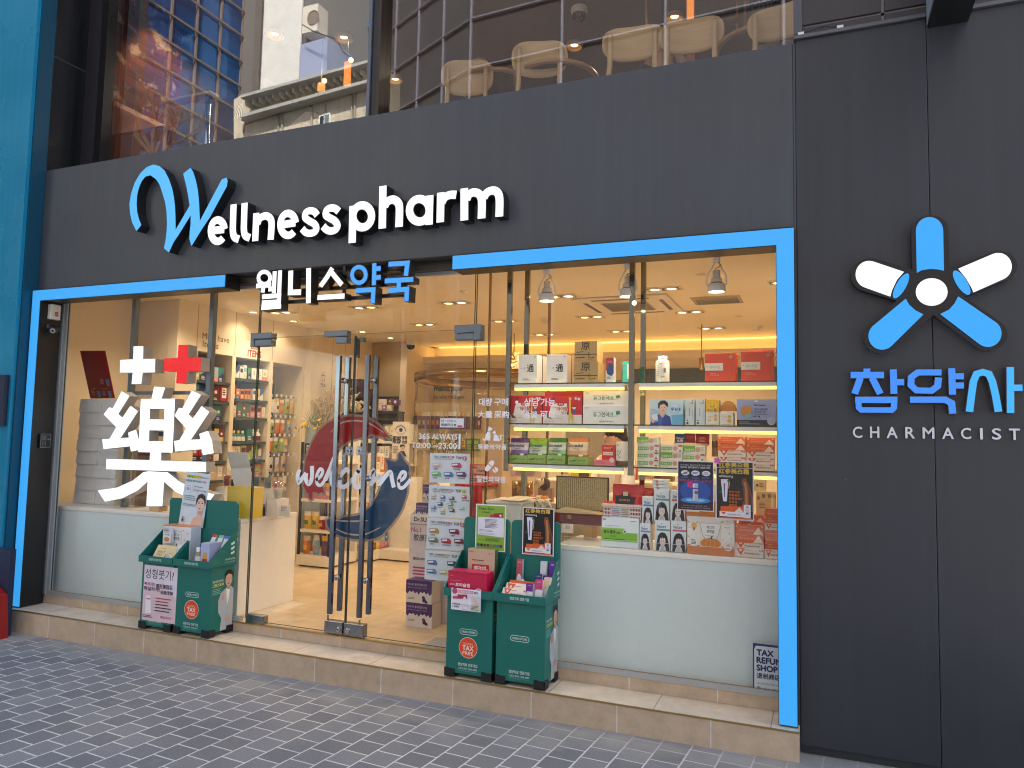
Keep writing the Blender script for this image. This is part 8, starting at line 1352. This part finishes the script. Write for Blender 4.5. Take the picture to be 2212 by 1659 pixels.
# plywood chairs
def ply(name): 
    mt, n, b = nodes(name); tc = N(n, 'TexCoord'); mp = N(n, 'Mapping'); mp.inputs['Scale'].default_value = (2, 2, 42); n.links.new(tc.outputs['Object'], mp.inputs[0]); nz = N(n, 'TexNoise', n_Scale=2.4, n_Detail=4.); n.links.new(mp.outputs[0], nz.inputs['Vector'])
    cr = N(n, 'ValToRGB'); cr.color_ramp.elements[0].color = (*lin((196, 160, 108)), 1); cr.color_ramp.elements[1].color = (*lin((216, 184, 134)), 1); n.links.new(nz.outputs[0], cr.inputs[0]); n.links.new(cr.outputs[0], b.inputs['Base Color']); b.inputs['Roughness'].default_value = .45; return mt
PLY = ply('plywood')
def chair_proto():
    t = thing('cafe_chair', '', 'chair', (0, 0, 0), 'plywood cafe chairs along the upstairs window'); nu, nv = 18, 9; V = []; Fc = []
    for s_ in (0, 1):
        for j in range(nv):
            v = j/(nv-1)*2-1
            for i in range(nu):
                u = i/(nu-1)*2-1; wid = .215*(1-abs(v)**3*.16); x = u*wid; z = .71+v*.108*(1-abs(u)**4*.30)+.008*(1-u*u); y = .05-.05*(u*u)+(.006 if s_ else -.006)-.02*v; V.append((x, y, z))
    st_ = nu*nv
    for j in range(nv-1):
        for i in range(nu-1): q = j*nu+i; Fc += [(q, q+1, q+nu+1, q+nu), (st_+q, st_+q+nu, st_+q+nu+1, st_+q+1)]
    rim = [i for i in range(nu)]+[j*nu+nu-1 for j in range(1, nv)]+[st_-1-i for i in range(1, nu)]+[j*nu for j in range(nv-2, 0, -1)]
    for a_, b_ in zip(rim, rim[1:]+rim[:1]): Fc.append((a_, st_+a_, st_+b_, b_))
    mb = MB(); mb.add(V, Fc, PLY); mb.obj('backrest', t, smooth=True)
    for s_ in (-1, 1):
        mb = MB(); mb.tube([(s_*.155, -.030, .76), (s_*.155, -.026, .55), (s_*.17, -.04, .40), (s_*.18, -.09, 0)], [.017, .019, .02, .016], PLY, 8); mb.obj('leg', t, smooth=True)
        mb = MB(); mb.tube([(s_*.165, .33, .42), (s_*.18, .37, 0)], [.02, .016], PLY, 8); mb.obj('leg', t, smooth=True)
    mb = MB(); mb.prism([(-.2, -.02), (.2, -.02), (.205, .3), (.15, .36), (-.15, .36), (-.205, .3)], .42, .44, PLY, axis='z'); mb.obj('seat', t); return t
def dup(o, parent=None):
    c = o.copy(); COL.objects.link(c); c.parent = parent
    for k in list(o.children): dup(k, c)
    return c
ch0 = chair_proto()
CH = [(2, 815, 505, 1.0, 18, 'light plywood cafe chair upstairs nearest the window mullion'), (2, 1285, 385, .85, 16, 'light plywood cafe chair beside the first round table, second from the mullion'), (2, 1890, 280, .62, 6, 'light plywood cafe chair facing inward, with a person behind it'), ('U', 612, 385, .60, 3, 'light plywood cafe chair in front of the glowing orange column'), ('U', 1590, 230, .60, -12, 'light plywood cafe chair at the right end with a laptop behind')]
for i, (c, x, y, Y, rz, lb) in enumerate(CH):
    o = ch0 if i == 0 else dup(ch0); p = at(c, x, y, Y); o.location = (p.x, p.y, ZF2+.0005); o.rotation_euler = (0, 0, R(rz)); o['label'] = lb; S_ = (p.z-ZF2)/.70; o.scale = (1, 1, S_)
for (c, x, y, Y, r_, lb) in ((2, 1000, 560, 1.35, .33, 'round cafe table with wood rim behind the first two chairs'), (2, 1390, 520, 1.15, .34, 'round cafe table with wood rim between the second and third chairs'), (2, 1025, 515, 2.4, .16, 'small dark round stand far behind the first table'), ('U', 1400, 520, 1.15, .34, 'round cafe table at the right end carrying a laptop')):
    p = at(c, x, y, Y); z = p.z; t = thing('cafe_table', lb, 'table', (p.x, p.y, ZF2), 'round cafe tables'); mb = MB(); mb.lathe([(0, 0), (r_-.03, 0)], (p.x, Y, z-.02), K((58, 54, 52), .5), 30); mb.lathe([(r_-.03, -.022), (r_, -.02), (r_, .008), (r_-.03, .012), (0, .012)], (p.x, Y, z), K((176, 134, 92), .4), 30); mb.obj('table_top', t, smooth=True); mb = MB(); mb.tube([(p.x, Y, z-.022), (p.x, Y, ZF2+.02)], .028, M_BLK); mb.lathe([(0, .02), (.2, .018), (.22, .001)], (p.x, Y, ZF2), M_BLK, 24); mb.obj('pedestal', t, smooth=True)
a = at('U', 1345, 520, 1.05); b = at('U', 1720, 330, 1.05); mb = MB(); mb.T = Matrix.Translation((a.x, 1.05, a.z)) @ Matrix.Rotation(R(-14), 4, 'X'); mb.box(0, b.x-a.x, 0, .008, 0, b.z-a.z, K((190, 192, 190), .35)); o = mb.obj('laptop', None, (a.x+.12, 1.05, a.z), bev=.003, label='pale grey open laptop behind the right end chair', cat='laptop'); m2 = MB(); m2.T = mb.T; f = Face(m2, (0, 0, b.z-a.z), (1, 0, 0), (0, 0, -1), b.x-a.x, b.z-a.z); f.el(.70, .60, .085, (70, 62, 60)); f.t('hp', .66, .50, .745, .72, (190, 186, 180), .4); m2.obj('logo', o)
mb = MB(); mb.T = Matrix.Translation((a.x, 1.05, a.z)); mb.box(0, b.x-a.x, -.005, .2, -.012, -.002, K((170, 172, 172), .4)); mb.obj('keyboard_half', o)
# lit wood column, panels, mural, hanging lamps
a = at('U', 552, 700, 1.7); b = at('U', 655, 0, 1.7); mb = MB(); mb.box(a.x, b.x, 1.7, 1.8, ZF2, ZC2-.001, K((150, 92, 50), .5)); o = mb.obj('wood_column', None, (a.x, 1.75, ZF2), label='glowing orange wood column behind the middle cafe chair', cat='column'); mb = MB(); mb.box(a.x+.01, b.x-.01, 1.693, 1.6995, at('U', 600, 245, 1.7).z, ZC2-.01, EM((255, 150, 60), 1.0*LB)); mb.obj('lit_panel', o)
mb = MB(); wd_ = K((150, 100, 62), .5)
for (x0, y0, x1, y1) in ((1100, 0, 1125, 190), (1100, 250, 1125, 570), (1185, 0, 1210, 560), (860, 190, 1125, 220), (940, 250, 1125, 290), (110, 0, 130, 290)):
    a = at('U', x0, y1, 1.9); b = at('U', x1, y0-(60 if y0 == 0 else 0), 1.9); mb.box(a.x, b.x, 1.9, 1.92, a.z, b.z, wd_)
mb.obj('wood_frame', None, (-.4, 1.9, ZF2), label='thin orange wood framing on the dark cafe back wall', cat='frame')
a = at('U', 1215, 480, 2.0); b = at('U', 1710, -120, 2.0); mb = MB(); mb.box(a.x, b.x+.2, 2.0, 2.03, ZF2, b.z, K((110, 92, 82), .7, var=.3, scale=7)); o = mb.obj('mural_wall', None, (a.x, 2.0, ZF2), label='brown lettered mural panel upstairs at the right end of the window', cat='mural'); mb = MB()
gt(mb, 'U', 'COARSE', 1420, 8, 1640, 68, K((40, 34, 34), .6), 1.2)
for s_, r_ in (('FOT', (1250, 0, 1395, 80)), ('RC.', (1230, 270, 1380, 375))): gt(mb, 'U', s_, *r_, K((60, 54, 54), .6), .8)
gface(mb, 'U', 1245, 185, 1355, 208).r(0, 0, 1, 1, K((60, 54, 54), .6))
for k, v in enumerate(mb.v): mb.v[k] = CAM+(v-CAM)*((1.997-CAM.y)/(v.y-CAM.y))
mb.obj('print', o)
for (c_, x0, y0, x1, y1, bx, by, lb) in (('T', 1420, 1015, 1500, 1135, 1508, 1005, 'short hanging orange lantern panel seen through the left cafe window'), ('T', 1745, 755, 1825, 1060, 1840, 748, 'tall hanging orange lantern panel beside the window mullion')):
    a = at(c_, x0, y1, 2.2); b = at(c_, x1, y0, 2.2); t = thing('orange_lantern', lb, 'lantern', (a.x, 2.2, ZC2)); mb = MB(); mb.box(a.x, b.x, 2.2, 2.23, a.z, b.z, EM((255, 140, 40), 1.5*LB)); mb.box((a.x+b.x)/2-.006, (a.x+b.x)/2+.006, 2.21, 2.22, b.z+.0005, ZC2, M_BLK); mb.obj('panel', t); mb = MB(); p = at(c_, bx, by, 2.17); mb.ball(tuple(p), .025, .025, .025, EM((255, 190, 100), 14*LB)); mb.obj('bulb', t)
# leather armchairs and T table by the left cafe window
def armchair(name, label, x, y, z, rz, c, w_=.8, h=.85, arms=True):
    t = thing('armchair', label, 'armchair', (x, y, z)); t.rotation_euler = (0, 0, rz); L = Vector((x, y, z)); le = K(c, .42, var=.12, scale=5, bump=.3)
    def pt(nm, bx, bev): mb = MB(); mb.T = Matrix.Translation(L); mb.box(*bx, le); q = mb.obj(nm, t, origin=L, bev=bev); return q
    pt('seat', (-w_/2+.12, w_/2-.12, -.3, .3, .18, .46), .06); pt('base', (-w_/2+.02, w_/2-.02, -.34, .36, .03, .179), .02); pt('backrest', (-w_/2+.06, w_/2-.06, .30, .46, .181, h), .07)
    if arms: pt('armrest', (-w_/2, -w_/2+.13, -.36, .34, .181, .62), .05); pt('armrest', (w_/2-.13, w_/2, -.36, .34, .181, .62), .05)
    for sx in (-1, 1):
        for sy in (-.3, .3): mb = MB(); mb.T = Matrix.Translation(L); mb.box(sx*(w_/2-.1)-.02, sx*(w_/2-.1)+.02, sy-.02, sy+.02, 0, .029, M_BLK); mb.obj('foot', t, origin=L)
    return t
armchair('a', 'brown leather armchair against the old brick wall upstairs', -5.66, .98, ZF2, R(90), (140, 78, 40), .8, .95).scale = (1.2, 1.2, 1.2)
armchair('b', 'mauve leather armchair half seen in the middle of the left cafe window', -4.02, 1.35, ZF2, R(150), (150, 116, 108), .82, .80)
q0 = at('S', 1215, 1035, .95); q1 = at('S', 1680, 925, .95); zt = (q0.z+q1.z)/2; t = thing('side_table', 'thin pale topped cafe table with one steel leg by the brick wall', 'table', (q1.x, 1.1, ZF2)); mb = MB(); mb.box(q0.x, q1.x, .95, 1.07, zt-.012, zt+.012, K((226, 200, 140), .4)); mb.obj('table_top', t, bev=.004); mb = MB(); cxx = at('S', 1650, 1300, 1.0).x; mb.tube([(cxx, 1.0, zt-.013), (cxx, 1.0, ZF2+.012)], .03, K((206, 206, 200), .2, .9), 14); mb.lathe([(0, .012), (.22, .01), (.22, .001)], (cxx, 1.0, ZF2), K((180, 180, 176), .3, .9), 24); mb.obj('table_leg', t, smooth=True)
p = at('T', 440, 1345, 1.3); mb = MB(); rr = random.Random(1)
for i in range(9): u = i/8; mb.ribbon([(p.x-.06+.10*u, p.z-.10+.02*u), (p.x-.03+.07*u, p.z-.02), (p.x+.04*u, p.z+.05-.02*u)], .010, 1.3+.012*u, 1.31+.012*u, K((236, 236, 236), .5) if i % 2 else K((20, 20, 22), .5))
mb.obj('striped_cushion', None, (p.x, 1.3, p.z-.1), label='small black and white striped cushion on the mauve armchair', cat='cushion')
# person at the cafe window
p = at('U', 300, 545, .98)
J2 = [q for q in JT]; J2[7] = (-.2, -.14, .26); J2[8] = (-.10, -.20, .52); J2[9] = (-.06, -.17, .62); J2[11] = (.2, -.14, .26); J2[12] = (.10, -.20, .52); J2[13] = (.06, -.17, .62)
t, off, part, cc = person('person in dark clothes behind the third cafe chair, both hands at the face', (p.x, 1.02, p.z-.66), R(15), J2, ED, RD_, (0, -.02, .68), (26, 22, 22), (34, 32, 36), (214, 166, 140))
mb = off(MB()); SKN = K((214, 166, 140), .5, var=.03)
for s_ in (-1, 1):
    for k in range(4): x = s_*(.075-.013*k); mb.tube([(x, -.178, .60), (x*.9, -.20, .65-.006*k), (x*.6, -.205, .69-.008*k), (x*.3, -.20, .705-.01*k)], [.009, .0085, .008, .006], SKN, 7)
    mb.tube([(s_*.05, -.17, .60), (s_*.03, -.19, .62), (s_*.012, -.20, .625)], [.01, .009, .007], SKN, 7)
part(mb, 'fingers'); mb = off(MB())
for s_ in (-1, 1): mb.tube([(s_*.15, 0, .47), (s_*.20, -.13, .27), (s_*.12, -.20, .46)], [.065, .055, .045], cc, 12)
part(mb, 'sleeves')
# ---------------------------------------------------------------- across the street (seen mirrored in the cafe windows)
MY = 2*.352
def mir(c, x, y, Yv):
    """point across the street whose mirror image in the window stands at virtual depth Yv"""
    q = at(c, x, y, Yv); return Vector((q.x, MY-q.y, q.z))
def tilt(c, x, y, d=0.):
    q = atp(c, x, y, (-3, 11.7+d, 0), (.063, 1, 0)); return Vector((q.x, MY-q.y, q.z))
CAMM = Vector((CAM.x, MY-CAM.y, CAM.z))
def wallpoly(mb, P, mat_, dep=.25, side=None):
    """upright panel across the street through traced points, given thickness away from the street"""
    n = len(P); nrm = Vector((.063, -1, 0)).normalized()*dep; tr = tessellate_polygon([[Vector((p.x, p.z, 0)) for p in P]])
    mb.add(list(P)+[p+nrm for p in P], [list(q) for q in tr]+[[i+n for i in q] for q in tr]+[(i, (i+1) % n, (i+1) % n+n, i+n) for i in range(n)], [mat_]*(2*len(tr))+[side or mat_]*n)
OLD = streaky('stained_render', (196, 184, 160), .7, .3, .3, False); COR = K((206, 204, 196), .5, var=.12, scale=3); COR_SHADE = K((140, 140, 136), .6)
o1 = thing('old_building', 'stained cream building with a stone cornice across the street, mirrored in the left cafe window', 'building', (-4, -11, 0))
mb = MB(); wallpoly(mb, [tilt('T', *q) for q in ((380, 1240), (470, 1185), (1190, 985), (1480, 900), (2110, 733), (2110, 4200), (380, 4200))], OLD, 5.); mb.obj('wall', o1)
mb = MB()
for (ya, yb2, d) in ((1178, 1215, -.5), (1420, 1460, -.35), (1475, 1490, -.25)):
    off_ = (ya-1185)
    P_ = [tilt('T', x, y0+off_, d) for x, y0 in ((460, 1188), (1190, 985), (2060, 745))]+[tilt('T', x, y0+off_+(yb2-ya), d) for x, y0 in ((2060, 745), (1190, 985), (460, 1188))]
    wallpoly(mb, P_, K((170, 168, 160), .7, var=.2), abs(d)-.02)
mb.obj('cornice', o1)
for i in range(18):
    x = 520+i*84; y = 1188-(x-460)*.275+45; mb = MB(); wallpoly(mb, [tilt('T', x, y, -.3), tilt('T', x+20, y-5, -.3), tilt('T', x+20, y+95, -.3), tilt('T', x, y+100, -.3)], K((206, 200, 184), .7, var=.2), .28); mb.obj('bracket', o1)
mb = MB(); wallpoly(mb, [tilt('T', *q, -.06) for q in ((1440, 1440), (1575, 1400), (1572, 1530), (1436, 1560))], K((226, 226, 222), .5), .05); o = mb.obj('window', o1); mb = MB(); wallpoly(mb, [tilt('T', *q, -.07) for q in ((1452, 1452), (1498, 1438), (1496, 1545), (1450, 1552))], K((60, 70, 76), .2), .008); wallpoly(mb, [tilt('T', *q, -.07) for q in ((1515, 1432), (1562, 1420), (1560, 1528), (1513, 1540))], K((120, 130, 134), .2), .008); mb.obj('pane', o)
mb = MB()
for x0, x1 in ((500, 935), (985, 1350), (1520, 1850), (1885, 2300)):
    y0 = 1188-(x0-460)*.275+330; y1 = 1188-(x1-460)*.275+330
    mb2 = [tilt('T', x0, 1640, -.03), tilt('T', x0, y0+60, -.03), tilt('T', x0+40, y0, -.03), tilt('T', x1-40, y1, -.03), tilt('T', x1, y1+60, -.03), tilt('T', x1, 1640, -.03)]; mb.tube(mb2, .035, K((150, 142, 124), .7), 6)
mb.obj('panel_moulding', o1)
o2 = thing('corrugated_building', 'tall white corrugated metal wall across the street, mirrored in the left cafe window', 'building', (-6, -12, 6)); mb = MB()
P_ = [tilt('T', *q, 1.2) for q in ((560, -900), (1290, -900), (1240, 0), (1190, 1040), (470, 1240))]; wallpoly(mb, P_, COR_SHADE, 4.); mb.obj('wall', o2); mb = MB()  # darker grey puts the groove shade between the ribs into the wall colour
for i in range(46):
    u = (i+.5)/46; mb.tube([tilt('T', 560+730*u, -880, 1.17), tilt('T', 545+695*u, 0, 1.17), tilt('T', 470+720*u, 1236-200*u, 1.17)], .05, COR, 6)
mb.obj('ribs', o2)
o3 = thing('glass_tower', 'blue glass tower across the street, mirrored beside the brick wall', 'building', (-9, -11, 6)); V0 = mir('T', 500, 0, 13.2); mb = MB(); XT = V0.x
BG = K((40, 92, 150), .08, .6, var=.1, scale=.6); mb.box(XT-4, XT, V0.y, -8.8, -.2, 30, BG); mb.box(XT-4, XT+.3, -8.79, -3.5, -.2, 30, K((40, 36, 34), .8)); mb.obj('glass_wall', o3); mb = MB(); mu = K((120, 104, 92), .5)  # dark matte block added to keep sky reflections off the brick wall's window
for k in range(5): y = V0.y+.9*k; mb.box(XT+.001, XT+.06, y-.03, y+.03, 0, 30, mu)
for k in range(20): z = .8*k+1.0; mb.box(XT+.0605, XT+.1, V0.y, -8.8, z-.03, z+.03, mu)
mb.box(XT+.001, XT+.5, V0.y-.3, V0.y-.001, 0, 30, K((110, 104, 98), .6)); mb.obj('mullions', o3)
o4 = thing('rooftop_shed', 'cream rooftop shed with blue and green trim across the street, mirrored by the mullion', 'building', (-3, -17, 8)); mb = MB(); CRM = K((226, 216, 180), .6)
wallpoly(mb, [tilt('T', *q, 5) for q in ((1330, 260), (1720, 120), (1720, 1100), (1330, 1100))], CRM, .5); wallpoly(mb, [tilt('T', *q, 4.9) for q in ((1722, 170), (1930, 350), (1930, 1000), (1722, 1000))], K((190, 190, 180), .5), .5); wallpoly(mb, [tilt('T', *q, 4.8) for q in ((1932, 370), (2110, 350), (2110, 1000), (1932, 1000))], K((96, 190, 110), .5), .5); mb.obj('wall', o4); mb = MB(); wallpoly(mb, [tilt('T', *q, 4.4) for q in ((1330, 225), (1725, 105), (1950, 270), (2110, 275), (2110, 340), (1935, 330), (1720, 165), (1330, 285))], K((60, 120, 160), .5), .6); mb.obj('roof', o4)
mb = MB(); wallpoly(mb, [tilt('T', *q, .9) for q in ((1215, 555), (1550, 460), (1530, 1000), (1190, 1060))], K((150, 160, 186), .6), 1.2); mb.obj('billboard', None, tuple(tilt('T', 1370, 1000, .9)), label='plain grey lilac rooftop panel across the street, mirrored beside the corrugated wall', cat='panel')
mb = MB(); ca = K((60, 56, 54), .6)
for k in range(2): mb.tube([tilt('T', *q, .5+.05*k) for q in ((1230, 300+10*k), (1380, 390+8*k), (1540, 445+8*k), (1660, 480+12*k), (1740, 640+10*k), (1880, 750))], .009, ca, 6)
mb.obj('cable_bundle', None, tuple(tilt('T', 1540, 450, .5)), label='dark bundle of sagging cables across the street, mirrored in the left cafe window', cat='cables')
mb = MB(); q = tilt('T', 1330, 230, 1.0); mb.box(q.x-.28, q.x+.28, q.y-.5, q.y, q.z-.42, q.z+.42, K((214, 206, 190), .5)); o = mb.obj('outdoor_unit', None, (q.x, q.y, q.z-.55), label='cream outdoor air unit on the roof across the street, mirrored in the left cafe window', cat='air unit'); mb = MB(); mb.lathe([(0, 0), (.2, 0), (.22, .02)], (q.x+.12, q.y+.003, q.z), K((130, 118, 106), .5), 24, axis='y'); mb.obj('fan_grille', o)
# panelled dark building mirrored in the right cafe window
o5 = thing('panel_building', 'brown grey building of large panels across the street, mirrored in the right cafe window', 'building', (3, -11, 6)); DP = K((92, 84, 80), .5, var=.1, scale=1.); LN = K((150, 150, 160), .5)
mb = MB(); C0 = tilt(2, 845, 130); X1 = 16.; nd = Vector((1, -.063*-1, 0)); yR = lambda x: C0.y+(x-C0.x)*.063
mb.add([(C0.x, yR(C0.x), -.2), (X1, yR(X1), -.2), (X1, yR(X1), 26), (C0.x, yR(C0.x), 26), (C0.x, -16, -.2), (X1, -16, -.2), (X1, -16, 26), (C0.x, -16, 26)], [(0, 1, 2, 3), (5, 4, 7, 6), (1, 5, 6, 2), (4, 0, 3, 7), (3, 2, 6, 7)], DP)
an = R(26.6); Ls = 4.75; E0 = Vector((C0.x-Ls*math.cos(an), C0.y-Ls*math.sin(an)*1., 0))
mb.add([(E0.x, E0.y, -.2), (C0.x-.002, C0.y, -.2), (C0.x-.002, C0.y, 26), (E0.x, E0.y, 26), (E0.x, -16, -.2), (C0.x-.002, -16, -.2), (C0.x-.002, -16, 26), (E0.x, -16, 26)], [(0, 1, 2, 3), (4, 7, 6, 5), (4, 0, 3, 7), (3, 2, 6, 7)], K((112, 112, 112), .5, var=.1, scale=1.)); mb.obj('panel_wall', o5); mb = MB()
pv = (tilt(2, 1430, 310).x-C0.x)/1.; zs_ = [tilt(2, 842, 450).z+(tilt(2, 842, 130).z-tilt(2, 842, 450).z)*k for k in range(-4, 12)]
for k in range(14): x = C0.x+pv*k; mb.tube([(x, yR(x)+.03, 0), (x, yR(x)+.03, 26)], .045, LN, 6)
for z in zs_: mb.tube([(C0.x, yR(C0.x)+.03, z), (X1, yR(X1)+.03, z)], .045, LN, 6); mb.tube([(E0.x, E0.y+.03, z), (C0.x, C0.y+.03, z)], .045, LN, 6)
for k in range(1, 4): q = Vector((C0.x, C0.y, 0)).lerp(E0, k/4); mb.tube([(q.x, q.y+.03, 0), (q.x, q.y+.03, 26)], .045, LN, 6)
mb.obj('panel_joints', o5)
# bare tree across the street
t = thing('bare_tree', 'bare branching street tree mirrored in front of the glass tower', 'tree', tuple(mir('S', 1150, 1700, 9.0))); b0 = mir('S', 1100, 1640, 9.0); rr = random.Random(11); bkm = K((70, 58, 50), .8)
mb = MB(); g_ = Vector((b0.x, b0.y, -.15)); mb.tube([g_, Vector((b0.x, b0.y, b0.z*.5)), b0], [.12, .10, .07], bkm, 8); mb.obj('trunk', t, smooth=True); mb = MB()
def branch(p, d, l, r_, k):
    e = p+d*l; mid = p+d*l*.5+Vector((rr.uniform(-.05, .05), rr.uniform(-.05, .05), rr.uniform(-.03, .03)))*l; mb.tube([p, mid, e], [r_, r_*.8, r_*.6], bkm, 5)
    if k: 
        for i in range(rr.choice((2, 3, 3))): nd_ = (d+Vector((rr.uniform(-.7, .7), rr.uniform(-.7, .7), rr.uniform(-.2, .6)))).normalized(); branch(p.lerp(e, rr.uniform(.6, 1)), nd_, l*rr.uniform(.6, .85), r_*.6, k-1)
for i in range(5): branch(b0, Vector((rr.uniform(-.7, .7), rr.uniform(-.5, .5), rr.uniform(.5, 1))).normalized(), .75, .05, 5)
mb.obj('crown', t)
bpy.data.objects.remove(_to); bpy.data.scenes.remove(_ts)
